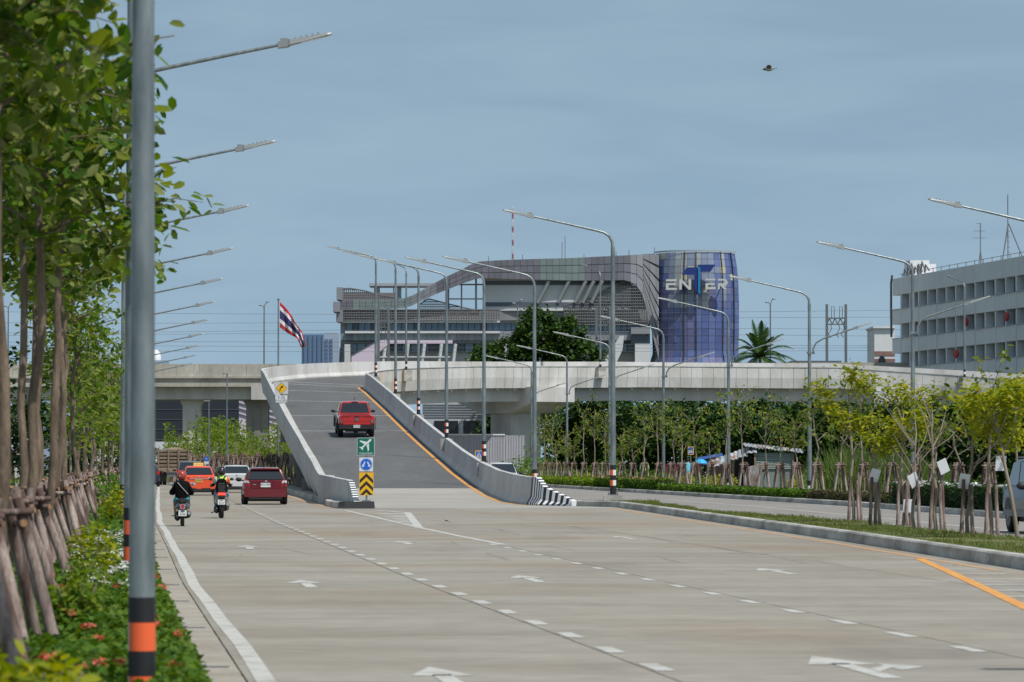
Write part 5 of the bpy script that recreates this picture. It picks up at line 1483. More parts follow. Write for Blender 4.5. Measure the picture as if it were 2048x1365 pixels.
# timber-sided truck
tk_ = ((347 - 1024) / F_PX * 292, 292.0, 0)
t = thing('timber_truck', 'old truck with slatted wooden load body, seen from behind on the left', 'truck', tk_, HD)
WD = mat('weathered_timber', (.17, .125, .085), .9, col2=(.27, .21, .155), scale=4, stretch=(.3, .3, 2), fine=.2, rand=.12)
w = 1.06
for k in range(4):
    x_ = -w + k * 2 * w / 3; MB().box((x_, 0, 1.78), (.11, .10, 1.55)).build('post', WD, t)
for k in range(6): MB().box((0, .06, 1.14 + k * .26), (2 * w, .05, .17 if k > 1 else .2)).build('slat', WD, t)
MB().box((0, .3, 1.7), (2 * w - .1, .06, 1.3)).build('shade_board', mat('interior_shade', (.035, .028, .022), .95), t)  # dark sheet added behind the slats, stands in for the shaded interior
for sx in (-1, 1):
    for k in range(8): MB().box((sx * w, 2.6, 1.08 + k * .195), (.05, 5.0, .14)).build('slat', WD, t)
    for k in range(5): MB().box((sx * (w + .04), .3 + k * 1.15, 1.78), (.08, .1, 1.55)).build('post', WD, t)
    for yy_ in (1.2, 2.4):
        for dx in (.0, .3): add_wheel(t, sx * (.62 + dx), yy_, .46, .26)
    add_wheel(t, sx * .9, 6.0, .46, .26)
    MB().box((sx * .78, .35, .52), (.55, .03, .62)).build('mud_flap', PLAST, t)
    rbox(t, 'tail_light', LIGHT_R, sx * .8 - .1, sx * .8 + .1, .84, .94, -.02, .04)
MB().box((0, 2.6, .98), (2.15, 5.2, .10)).build('load_floor', WD, t)
MB().box((0, 3.2, .72), (.9, 6.2, .28)).build('chassis', GALV_D, t)
MB().span((-w, 5.6, .7), (w, 7.2, 2.35)).build('cab', paint('cab_grey', (.18, .17, .15)), t)
MB().ball((.1, 1.0, 2.35), (.8, .9, .35), 12, 7).build('load', WD, t)
# ------------------------------------------------------------------ motorbikes and people
def skin_mesh(name, verts, edges, radii, mats_fn, mats, root=0, sub=1):
    me = bpy.data.meshes.new(name); me.from_pydata([tuple(v) for v in verts], edges, [])
    o = bpy.data.objects.new(name, me); COL.objects.link(o)
    sk = o.modifiers.new('skin', 'SKIN'); sk.use_smooth_shade = True
    lay = me.skin_vertices[0].data
    for i, r_ in enumerate(radii):
        lay[i].radius = (r_, r_) if not isinstance(r_, tuple) else r_
        lay[i].use_root = (i == root)
    ss = o.modifiers.new('sub', 'SUBSURF'); ss.levels = sub; ss.render_levels = sub
    dg = bpy.context.evaluated_depsgraph_get(); dg.update()
    m2 = bpy.data.meshes.new_from_object(o.evaluated_get(dg))
    bpy.data.objects.remove(o); bpy.data.meshes.remove(me)
    m2.materials.clear()
    for m_ in mats: m2.materials.append(m_)
    for p in m2.polygons: p.material_index = mats_fn(p.center); p.use_smooth = True
    return m2
SKIN = mat('skin', (.36, .20, .13), .6)
HAIR = mat('black_hair', (.012, .01, .009), .7)
def body_graph(J):
    """J: dict of joints for one figure; returns verts, edges, radii with five fingers on each hand"""
    V, Ed, Ra = [], [], []
    idx = {}
    def v(n, p, r): idx[n] = len(V); V.append(Vector(p)); Ra.append(r); return idx[n]
    def e(a, b): Ed.append((idx[a], idx[b]))
    for n in ('pelvis', 'waist', 'chest', 'neck', 'head', 'crown'): v(n, J[n][0], J[n][1])
    for a, b in zip(('pelvis', 'waist', 'chest', 'neck', 'head'), ('waist', 'chest', 'neck', 'head', 'crown')): e(a, b)
    v('nose', J['head'][0] + Vector(J['face']) * .10 + Vector((0, 0, -.01)), .018); e('head', 'nose')
    for s, sx in (('L', -1), ('R', 1)):
        for n in ('shoulder', 'elbow', 'wrist', 'palm'): v(n + s, J[n + s], {'shoulder': .072, 'elbow': .048, 'wrist': .032, 'palm': .036}[n])
        e('chest', 'shoulder' + s); e('shoulder' + s, 'elbow' + s); e('elbow' + s, 'wrist' + s); e('wrist' + s, 'palm' + s)
        d = (Vector(J['palm' + s]) - Vector(J['wrist' + s])).normalized(); side = d.cross(Vector((0, 0, 1))).normalized(); dn = Vector((0, 0, -1)); pm_ = Vector(J['palm' + s])
        for k, (o_, ln) in enumerate(((-.03, .055), (-.01, .066), (.01, .062), (.03, .048))):
            v('f%d%s' % (k, s), pm_ + side * o_ + d * ln, .0095); v('g%d%s' % (k, s), pm_ + side * o_ + d * (ln + .012) + dn * .035, .008)
            e('palm' + s, 'f%d%s' % (k, s)); e('f%d%s' % (k, s), 'g%d%s' % (k, s))
        v('t' + s, pm_ + side * (-.05 * sx) + d * .012 + dn * .02, .011); e('palm' + s, 't' + s)
        for n in ('hip', 'knee', 'ankle', 'toe'): v(n + s, J[n + s], {'hip': .095, 'knee': .066, 'ankle': .042, 'toe': .04}[n])
        e('pelvis', 'hip' + s); e('hip' + s, 'knee' + s); e('knee' + s, 'ankle' + s); e('ankle' + s, 'toe' + s)
    return V, Ed, Ra
def two_wheeler(name, label, loc, rz, sc, kind):
    t = thing(name, label, 'motorbike', loc, rz); t.scale = (sc,) * 3
    big = kind == 'bike'
    r, tw_, wb = (.29, .13, 1.30) if big else (.25, .10, 1.24)
    for y in (0, wb):
        mb_ = MB(); rr = []
        for dx, rad in ((-tw_ / 2 * .7, r * .74), (-tw_ / 2, r * .88), (-tw_ / 4, r), (tw_ / 4, r), (tw_ / 2, r * .88), (tw_ / 2 * .7, r * .74)):
            rr.append([(dx, y + rad * math.cos(a), r + rad * math.sin(a)) for a in np.linspace(0, 2 * math.pi, 22, endpoint=False)])
        mb_.loft(rr); wo_ = mb_.build('wheel', TYRE, t, smooth=50)
        MB().disc((0, y, r), r * .66, 'X', .05, 16).build('rim', GALV_D, wo_)
    BODY = paint('scooter_dark_paint' if not big else 'bike_black_paint', (.035, .045, .045) if not big else (.014, .014, .015))
    # tail fairing
    if big:
        rg = [(-.28, .10, .60, .72), (-.12, .16, .52, .76), (.15, .20, .42, .76), (.5, .20, .30, .72), (.75, .16, .26, .55)]
    else:
        rg = [(-.24, .09, .46, .62), (-.15, .17, .38, .68), (.05, .20, .34, .70), (.35, .19, .30, .68), (.6, .16, .26, .45)]
    mb_ = MB(); mb_.loft([[(wd * math.cos(a) * (1 if math.sin(a) < .3 else .9), y, (zb + zt) / 2 + (zt - zb) / 2 * math.sin(a)) for a in np.linspace(0, 2 * math.pi, 14, endpoint=False)] for y, wd, zb, zt in rg]); mb_.build('fairing', BODY, t, smooth=50)
    zs = .78 if big else .70
    mb_ = MB(); mb_.loft([[(wd * math.cos(a), y, z + .06 * math.sin(a)) for a in np.linspace(0, 2 * math.pi, 12, endpoint=False)] for y, wd, z in ((-.24, .07, zs), (-.1, .14, zs + .01), (.2, .15, zs - .01), (.45, .13, zs - .03), (.6, .07, zs - .04))]); mb_.build('seat', PLAST, t, smooth=50)
    MB().box((0, .35, .30), (.26, .5, .18)).ball((-.14, .05, .27), (.09, .22, .13), 10, 6).build('engine', PLAST, t)
    ex = MB().tube([(.16, .45, .24), (.17, .2, .28), (.18, -.25, .36 if not big else .42)], [.03, .055, .06], 10); ex.build('exhaust', PLAST if not big else GALV_D, t, smooth=50)
    MB().disc((.18, -.255, .36 if not big else .42), .045, 'Y', .01, 12).build('exhaust_tip', CHROME, t)
    # front
    mb_ = MB(); mb_.loft([[(wd * math.cos(a), y + .1 * abs(math.cos(a)) * -1, z + .0) if False else (wd * u, yy2, z) for u, yy2 in ((-1, y - .06), (-.5, y + .03), (0, y + .07), (.5, y + .03), (1, y - .06), (1, y - .1), (0, y + .02), (-1, y - .1))] for y, wd, z in ((1.02, .16, .30), (.98, .22, .55), (.92, .20, .85), (.88, .13, .98))]); mb_.build('leg_shield', BODY, t, smooth=50)
    MB().tube([(0, wb, r), (0, .95, .92)], .035, 8).build('fork', GALV_D, t)
    hb = MB().tube([(-.33, .72, .98), (-.2, .80, 1.0), (0, .86, 1.0), (.2, .80, 1.0), (.33, .72, .98)], .016, 8); hb.build('handlebar', PLAST, t)
    for sx in (-1, 1):
        mo = MB().tube([(sx * .2, .80, 1.0), (sx * .28, .78, 1.12)], .008, 6).ball((sx * .31, .77, 1.14), (.06, .015, .042), 10, 6); mo.build('mirror', PLAST if big else CHROME, t)
        MB().ball((sx * (.13 if big else .14), -.24 if big else -.16, .585 if big else .44), (.035, .03, .022), 8, 5).build('indicator', mat('amber_lens', (.45, .30, .2), .3), t)
    MB().prism([(-.05, -.30, .42), (.05, -.30, .42), (.04, -.10, .62), (-.04, -.10, .62)], (0, .02, 0)).build('plate_bracket', PLAST, t)
    if big:
        rbox(t, 'tail_light', LIGHT_ON, -.11, .11, .68, .745, -.285, .03)
        p = rbox(t, 'licence_plate', PL_WHITE, -.115, .095, .40, .55, -.31, .01)
        text('977', .075, PL_TXT, p, (-.01, -.323, .512)); text('2217', .075, PL_TXT, p, (-.01, -.323, .438))
        MB().tube([(-.12, .2, .22), (-.3, .1, .16)], .014, 6).build('side_stand', PLAST, t)
        MB().loft([[(x_, -.28, z) for x_ in (-.06, .06)] + [(x_, -.05, z + .1) for x_ in (.05, -.05)] for z in (.30, .36)]).build('mudguard', PLAST, t)
    else:
        MB().prism([(-.085, -.245, .60), (.085, -.245, .60), (.05, -.25, .46), (-.05, -.25, .46)], (0, .05, 0)).build('tail_light_trim', CHROME, t)
        MB().prism([(-.055, -.262, .59), (.055, -.262, .59), (.032, -.266, .48), (-.032, -.266, .48)], (0, .02, 0)).build('tail_light', LIGHT_R, t)
        p = rbox(t, 'licence_plate', PL_WHITE, -.11, .11, .28, .44, -.27, .01)
        text('กธษ', .07, PL_TXT, p, (0, -.283, .405)); text('3744', .075, PL_TXT, p, (0, -.283, .325))
        MB().tube([(-.12, .25, .3), (-.3, .22, .28)], .014, 6).build('foot_peg', PLAST, t)
        MB().tube([(-.15, -.1, .70), (-.1, -.22, .72), (.1, -.22, .72), (.15, -.1, .70)], .014, 8).build('grab_rail', PLAST, t)
    return t
def rider(label, loc, rz, sc, kind):
    t = thing('person', label, 'person', loc, rz); t.scale = (sc,) * 3
    J = {'pelvis': (Vector((0, .18, .84)), .135), 'waist': (Vector((0, .15, 1.0)), .125), 'chest': (Vector((0, .19, 1.18)), .145), 'neck': (Vector((0, .22, 1.32)), .055), 'head': (Vector((0, .24, 1.42)), .085), 'crown': (Vector((0, .23, 1.50)), .075), 'face': (0, 1, 0)}
    for s, sx in (('L', -1), ('R', 1)):
        J['shoulder' + s] = (sx * .175, .20, 1.23); J['elbow' + s] = (sx * .25, .34, 1.03); J['wrist' + s] = (sx * .30, .60, 1.01); J['palm' + s] = (sx * .31, .68, 1.01)
        J['hip' + s] = (sx * .10, .22, .80); J['knee' + s] = (sx * .19, .60, .74); J['ankle' + s] = (sx * .17, .50, .36); J['toe' + s] = (sx * .17, .66, .33)
    V, Ed, Ra = body_graph(J)
    if kind == 1:
        mats_ = [mat('black_cloth', (.007, .007, .008), .95, spec=.08), mat('teal_cloth', (.01, .20, .25), .8), SKIN, PLAST]
        fn = lambda c: 2 if c.z > 1.33 or (c.y > .60 and abs(c.x) > .25 and c.z > .9) else 0 if c.z > .88 else 3 if c.z < .40 else 1 if c.z > .70 else 2
    else:
        mats_ = [mat('neon_vest', (.50, .72, .14), .8), mat('blue_jeans', (.16, .24, .34), .85), SKIN, PLAST, mat('white_sleeve', (.42, .45, .50), .8), mat('orange_sleeve', (.75, .12, .03), .8), mat('black_sleeve', (.008, .008, .009), .95, spec=.1)]
        def fn(c):
            if abs(c.x) > .155 and c.z > .9 and c.z < 1.32:
                if c.y > .62: return 2
                if c.z < 1.10: return 6
                return 4 if c.x < 0 else 5
            return 2 if c.z > 1.34 else 0 if c.z > .88 else 3 if c.z < .40 else 1
    obj('body', skin_mesh('body', V, Ed, Ra, fn, mats_), t)
    hm = mat('red_helmet', (.36, .035, .018), .25, coat=.6) if kind == 1 else mat('black_helmet', (.012, .012, .014), .25, coat=.6)
    mb_ = MB().ball((0, .235, 1.465), (.140, .155, .15), 18, 12)
    h = mb_.build('helmet', hm, t, smooth=70)
    MB().loft([[(.10 * math.cos(a), .235 + .152 * math.sin(a), z) for a in np.linspace(R(30), R(150), 8)] + [(.095 * math.cos(a), .235 + .145 * math.sin(a), z) for a in np.linspace(R(150), R(30), 8)] for z in (1.40, 1.50)]).build('visor', CGLASS, h)
    if kind == 1:
        MB().box((-.02, .10, 1.50), (.10, .02, .025)).build('helmet_band', PLAST, h); MB().disc((-.05, .098, 1.46), .028, 'Y', .02, 10).build('sticker', mat('helmet_sticker', (.4, .25, .2), .5), h)
        jk = MB(); jk.loft([[(rx * .92 * math.cos(a), .17 + yo + ry * math.sin(a), z) for a in np.linspace(0, 2 * math.pi, 18, endpoint=False)] for z, rx, ry, yo in ((.80, .195, .165, .02), (.92, .20, .16, 0), (1.05, .205, .155, 0), (1.18, .215, .15, .01), (1.26, .17, .13, .03), (1.33, .085, .10, .05))])
        jk.build('jacket', mats_[0], t, smooth=60)
        for sx in (-1, 1):
            MB().tube([(sx * .12, .19, 1.23), (sx * .20, .27, 1.10), (sx * .255, .36, .99), (sx * .28, .45, .98)], [.08, .085, .095, .08], 12).build('sleeve', mats_[0], t, smooth=60)
        MB().tube([(-.12, .075, 1.27), (-.03, .0, 1.16), (.10, -.005, 1.02), (.18, .04, .93)], .011, 6).build('bag_strap', mat('pale_strap', (.4, .38, .35), .8), t)
        for sx in (-1, 1): MB().ball((sx * .12, .22, .79), (.11, .17, .08), 12, 7).build('trouser_seat', mats_[1], t, smooth=60)
    else:
        MB().box((.0, .10, 1.485), (.07, .03, .02)).build('helmet_mark', mat('helmet_mark_red', (.35, .12, .12), .5), h); MB().disc((0, .10, 1.43), .012, 'Y', .02, 8).build('helmet_mark', CHROME, h)
        bk = MB(); bk.loft([[(w_ * sx2, .02 + y_, z) for sx2, y_ in ((-1, .06), (-1, -.10), (-.8, -.16), (.8, -.16), (1, -.10), (1, .06))] for z, w_ in ((.80, .14), (.84, .17), (1.0, .18), (1.12, .17), (1.2, .13), (1.24, .07))])
        bp2 = bk.build('backpack', mats_[6], t, smooth=45)
        MB().box((0, -.16, .98), (.22, .05, .16)).build('pocket', PLAST, bp2); MB().tube([(-.09, -.145, 1.10), (0, -.15, 1.08), (.09, -.145, 1.10)], .008, 5).build('zip', GALV_D, bp2)
        for sx in (-1, 1): MB().tube([(sx * .06, .05, 1.22), (sx * .10, .10, 1.31), (sx * .13, .22, 1.31), (sx * .13, .34, 1.18)], .022, 6).build('strap', PLAST, bp2)
    return t
b1 = at_ground(365, 1053); b2 = at_ground(443, 1037)
two_wheeler('scooter', 'dark scooter with red teardrop tail light nearest the camera on the left lane', b1, HD, .94, 'scooter')
rider('person in black jacket, teal trousers and red helmet riding the scooter', (b1[0] - .02, b1[1], -.02), HD, .90, 1)
two_wheeler('motorcycle', 'black motorcycle with lit brake light behind the taxi', b2, HD, 1.0, 'bike')
rider('person in neon vest, black helmet and backpack riding the black motorcycle', (b2[0] - .0, b2[1], -.02), HD, .95, 2)
def stander(label, px, y, zg, rz, shirt, legs, bend=0.0, helmet=None, sc=1.0):
    t = thing('person', label, 'person', ((px - 1024) / F_PX * y, y, zg), rz); t.scale = (sc,) * 3
    b = bend
    J = {'pelvis': (Vector((0, 0, .95)), .13), 'waist': (Vector((0, .03 * b, 1.10)), .12), 'chest': (Vector((0, .16 * b, 1.32)), .15), 'neck': (Vector((0, .26 * b, 1.48)), .055), 'head': (Vector((0, .33 * b, 1.59)), .088), 'crown': (Vector((0, .36 * b, 1.68)), .08), 'face': (0, 1, 0)}
    for s, sx in (('L', -1), ('R', 1)):
        J['shoulder' + s] = (sx * .19, .18 * b, 1.41); J['elbow' + s] = (sx * .26, .18 * b + .06, 1.13); J['wrist' + s] = (sx * .22, .2 * b + .24, 1.0); J['palm' + s] = (sx * .20, .2 * b + .31, .98)
        J['hip' + s] = (sx * .1, 0, .9); J['knee' + s] = (sx * .11, .04 + .05 * sx, .50); J['ankle' + s] = (sx * .11, .0 + .1 * sx, .08); J['toe' + s] = (sx * .12, .16 + .1 * sx, .045)
    V, Ed, Ra = body_graph(J)
    fn = lambda c: 2 if c.z > 1.5 or (c.y > .2 and c.z < 1.14 and c.z > .9 and abs(c.x) > .12) else 0 if c.z > .97 else 3 if c.z < .12 else 1
    obj('body', skin_mesh('body', V, Ed, Ra, fn, [shirt, legs, SKIN, PLAST]), t)
    hc = J['head'][0] + Vector((0, -.015, .05))
    if helmet: MB().ball(hc, (.125, .14, .125), 14, 9).build('helmet', helmet, t, smooth=70)
    else: MB().ball(hc + Vector((0, -.02, .02)), (.095, .105, .09), 12, 8).build('hair', HAIR, t, smooth=70)
stander('person in pale green shirt and dark blue helmet standing behind the tripods', 1289, 246, .1, .1, mat('pale_green_shirt', (.40, .62, .26), .8), mat('dark_trousers', (.03, .03, .035), .85), .1, mat('navy_helmet', (.02, .035, .075), .3))
stander('person in light blue shirt and tan trousers standing by the pedestrian sign', 1375, 228, .1, -.2, mat('light_blue_shirt', (.12, .42, .56), .8), mat('tan_trousers', (.36, .28, .19), .85), .5)
# blue umbrella, maroon stall, blue tarpaulin
y = 230.0; q = F_PX / y
t = thing('umbrella', 'open bright blue umbrella right of the pedestrian sign', 'umbrella', ((1401 - 1024) / q, y, .1))
mb_ = MB(); mb_.loft([[(r_ * math.cos(a), r_ * math.sin(a), z) for a in np.linspace(0, 2 * math.pi, 8, endpoint=False)] for r_, z in ((.02, 1.72), (.22, 1.66), (.38, 1.50), (.40, 1.46))], 0, True, False)
cn = mb_.build('canopy', mat('umbrella_blue', (.02, .35, .62), .6), t); cn.modifiers.new('thickness', 'SOLIDIFY').thickness = .01
MB().tube([(0, 0, 0), (0, 0, 1.78)], .014, 6).build('shaft', GALV_D, t)
for k in range(8): a = k * math.pi / 4; MB().tube([(0, 0, 1.69), (.39 * math.cos(a), .39 * math.sin(a), 1.45)], .006, 4).build('rib', GALV_D, t)
t = thing('stall', 'maroon cloth-sided stall behind the tripods left of the shack', 'stall', ((1362 - 1024) / F_PX * 236, 236, .1))
MAR = mat('maroon_cloth', (.12, .02, .03), .8)
MB().box((0, 0, 1.1), (2.3, .05, .55)).build('side_cloth', MAR, t); MB().box((0, .6, 1.38), (2.35, 1.3, .05)).build('top', MAR, t)
for sx in (-1, 1):
    for sy in (0.05, 1.1): MB().box((sx * 1.1, sy, .65), (.06, .06, 1.35)).build('leg', WD, t)
t = thing('tarpaulin_shelter', 'blue tarpaulin shelter among the trees behind the shack', 'shelter', ((1425 - 1024) / F_PX * 262, 262, 0))
TARP = mat('blue_tarpaulin', (.015, .06, .24), .6)
MB().loft([[(-.9, 0, 1.75), (.7, 0, 2.0), (.7, 0, 2.02), (-.9, 0, 1.77)], [(-.9, 2, 1.9), (.7, 2, 2.2), (.7, 2, 2.22), (-.9, 2, 1.92)]]).box((-.3, .1, 1.6), (.7, .04, .3)).build('tarpaulin', TARP, t)
for sx in (-1, 1): MB().box((sx * .75, .2, .9), (.07, .07, 1.8)).build('post', WD, t)
# shack
y = 214.0; q = F_PX / y
sh = thing('shack', 'tumbledown shack of rusty corrugated sheets behind the log tripods', 'shack', ((1510 - 1024) / q, y, .0))
def S(px, py, dy=0.0): return Vector(((px - 1510) / q, dy, EYE + (HOR - py) / q))
RUST = mat('rusty_sheet', (.20, .12, .09), .7, col2=(.40, .39, .39), scale=2.2, stretch=(.5, .5, .5), lo=.4, hi=.6, fine=.15, rand=.2)
GSH = mat('grey_sheet', (.30, .33, .35), .55, .2, col2=(.42, .44, .46), scale=2, fine=.1, rand=.12)
GRN = mat('green_grey_sheet', (.20, .25, .24), .6, rand=.15, fine=.1, scale=2)
def corr(a, b, c, d, m, name, n=5, amp=.03):
    """corrugated sheet between corners a-b (top) and d-c (bottom), ridges from a-b to d-c"""
    a, b, c, d = map(Vector, (a, b, c, d)); nr = (b - a).cross(d - a).normalized()
    top_, bot_ = [], []
    for k in range(2 * n + 1):
        f = k / (2 * n); o_ = nr * (amp if k % 2 else -amp)
        top_.append(a.lerp(b, f) + o_); bot_.append(d.lerp(c, f) + o_)
    m_ = MB().loft([top_, bot_], 0, False, False); m_.loft([[p + nr * .012 for p in top_], [p + nr * .012 for p in bot_]], 0, False, False)
    m_.build(name, m, sh)
for k in range(6):                                             # right roof sheets
    x0, x1 = 1488 + k * 19.5, 1488 + (k + 1) * 19.5 + 1
    f = lambda px: 885.5 + (px - 1488) * .105
    corr(S(x0, f(x0), 2.2), S(x1, f(x1), 2.2), S(x1, f(x1) + 7.5 + k % 2, -.3), S(x0, f(x0) + 7.5 + k % 2, -.3), [GSH, RUST, RUST, GSH, RUST, GSH][k], 'roof_sheet', 3)
for k in range(5):                                             # left roof falling towards the road
    u0, u1 = k / 5, (k + 1) / 5 + .02
    pt = lambda u: (1514 - 92 * u, 889 + 33 * u)
    a, b = pt(u0), pt(u1)
    corr(S(*a, .8 + .1 * k), S(*b, .8 + .1 * k), S(b[0] - 2, b[1] + 11 + k % 2 * 3, -.6 - .1 * (k % 3)), S(a[0] - 2, a[1] + 17, -.6), [GSH, GSH, RUST, GSH, RUST][k], 'roof_sheet', 2)
for k in range(4):
    corr(S(1512, 906 + k * 8.5, 0), S(1512, 914 + k * 8.5, 0), S(1586, 915 + k * 8.2, 0), S(1586, 907 + k * 8.2, 0), GRN, 'wall_sheet', 2, .02)
MB().span((S(1512, 0).x, .05, 0), (S(1586, 0).x, .1, S(0, 906).z)).build('wall', GRN, sh)
MB().span((S(1425, 0).x, 1.6, 0), (S(1512, 0).x, 1.7, S(0, 915).z)).build('back_wall', mat('dark_board', (.03, .028, .025), .9), sh)
for px_ in (1430, 1466, 1510, 1586): MB().span((S(px_, 0).x - .05, -.1, 0), (S(px_, 0).x + .05, 0, S(0, 905 if px_ > 1480 else 925).z)).build('post', WD, sh)
corr(S(1490, 935, -.3), S(1530, 925, -.3), S(1505, 985, -.3), S(1488, 985, -.3), RUST, 'leaning_sheet', 4)
t = thing('bench', 'low wooden bench right of the shack', 'bench', ((1590 - 1024) / F_PX * 208, 208, 0))
for k in range(3): MB().box((0, -.15 + .15 * k, .95), (1.5, .13, .05)).build('plank', WD, t)
for sx in (-1, 1): MB().box((sx * .65, 0, .46), (.08, .4, .92)).build('leg', WD, t)
# ------------------------------------------------------------------ vegetation
def leaf_mesh(name, pos, size, m, up=0.5, droop=0.0, shape='leaf', axis=None, mats=None, midx=None, wid=1.0):
    """one mesh of many single leaves; pos (N,3), size (N,)"""
    n = len(pos)
    nr = rng.normal(size=(n, 3)); nr[:, 2] = np.abs(nr[:, 2]) + up * 2
    nr /= np.linalg.norm(nr, axis=1)[:, None]
    t = rng.normal(size=(n, 3)) if axis is None else axis + rng.normal(size=(n, 3)) * .35
    t[:, 2] -= droop
    t -= nr * np.sum(nr * t, 1)[:, None]
    t /= np.linalg.norm(t, axis=1)[:, None] + 1e-9
    b = np.cross(nr, t)
    if shape == 'leaf':
        sh = [(0, 0, 0), (.30, .21, .05), (.72, .22, .03), (1, 0, -.06), (.72, -.22, .03), (.30, -.21, .05)]
        fc = np.array([[0, 1, 2, 3], [0, 3, 4, 5]])
    elif shape == 'quad':
        sh = [(0, 0, 0), (.5, .36, .08), (1, 0, -.04), (.5, -.36, .08)]
        fc = np.array([[0, 1, 2, 3]])
    else:
        sh = [(0, -.5, 0), (0, .5, 0), (1, .12, 0), (1, -.12, 0)]
        fc = np.array([[0, 1, 2, 3]])
    k = len(sh)
    V = np.zeros((n, k, 3))
    for i, (u, v, w) in enumerate(sh):
        V[:, i] = pos + size[:, None] * (t * u + b * v * wid + nr * w)
    F = (np.arange(n)[:, None, None] * k + fc[None]).reshape(-1, 4)
    me = bpy.data.meshes.new(name)
    me.vertices.add(n * k); me.vertices.foreach_set('co', V.reshape(-1).astype(np.float32))
    nf = len(F)
    me.loops.add(nf * 4); me.loops.foreach_set('vertex_index', F.reshape(-1).astype(np.int32))
    me.polygons.add(nf); me.polygons.foreach_set('loop_start', np.arange(0, nf * 4, 4, dtype=np.int32)); me.polygons.foreach_set('loop_total', np.full(nf, 4, dtype=np.int32))
    for mm in (mats or [m]): me.materials.append(mm)
    if midx is not None: me.polygons.foreach_set('material_index', np.repeat(midx, len(fc)).astype(np.int32))
    me.update(calc_edges=True)
    return me
def blob(n, c, r, shell=.55):
    """points inside an ellipsoid, thicker towards its skin"""
    d = rng.normal(size=(n, 3)); d /= np.linalg.norm(d, axis=1)[:, None]
    rad = shell + (1 - shell) * rng.random(n) ** .6
    return np.array(c) + d * rad[:, None] * np.array(r)
LF_NEAR = leafmat('broad_leaf', [(.028, .075, .010), (.06, .135, .014), (.12, .20, .018), (.26, .30, .10), (.05, .115, .013), (.20, .24, .03), (.09, .165, .015)], .45, .38)
LF_FRESH = leafmat('fresh_leaf', [(.075, .16, .015), (.12, .20, .02), (.17, .24, .03), (.10, .18, .02), (.22, .25, .03)], .42)
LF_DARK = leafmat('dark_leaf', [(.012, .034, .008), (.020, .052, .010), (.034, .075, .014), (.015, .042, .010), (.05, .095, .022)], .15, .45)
LF_MID = leafmat('mid_leaf', [(.03, .08, .010), (.055, .125, .013), (.09, .165, .018), (.12, .18, .028)], .3)
LF_YEL = leafmat('yellow_leaf', [(.16, .22, .015), (.25, .29, .02), (.40, .38, .03), (.13, .20, .02), (.30, .31, .02)], .42)
LF_SAP = leafmat('sapling_leaf', [(.05, .105, .012), (.09, .16, .018), (.14, .20, .024), (.24, .26, .06), (.035, .08, .012), (.24, .17, .06)], .38)
LF_DRY = leafmat('dry_stem', [(.20, .155, .09), (.28, .23, .14), (.15, .115, .065), (.32, .27, .18)], .1)
LF_BROWN = leafmat('brown_leaf', [(.05, .045, .02), (.085, .07, .035), (.06, .075, .02), (.10, .075, .05)], .2)
LF_GRASS = leafmat('grass_blade', [(.06, .11, .018), (.10, .15, .025), (.15, .17, .04), (.22, .19, .08)], .3)
FL_RED = leafmat('coral_petal', [(.62, .07, .05), (.72, .14, .10), (.66, .20, .16)], .25)
FL_WHT = leafmat('white_petal', [(.70, .70, .66), (.80, .80, .78)], .25)
FL_PINK = leafmat('pink_petal', [(.50, .18, .16), (.58, .30, .24)], .25)
BARK = mat('brown_bark', (.10, .07, .048), .95, col2=(.23, .17, .12), scale=9, stretch=(1, 1, .22), fine=.2, bump=.5, bscale=30)
BARK_P = mat('pale_bark', (.20, .16, .12), .95, col2=(.32, .27, .21), scale=6, stretch=(1, 1, .3), fine=.15)
LOG = mat('debarked_log', (.105, .062, .05), .9, col2=(.31, .242, .212), scale=6, stretch=(1, 1, .2), lo=.42, hi=.58, fine=.3, rand=.22, bump=.3, bscale=25, local=True)
LOG_END = mat('log_end_grain', (.34, .19, .09), .9, col2=(.25, .13, .06), scale=30, local=True)

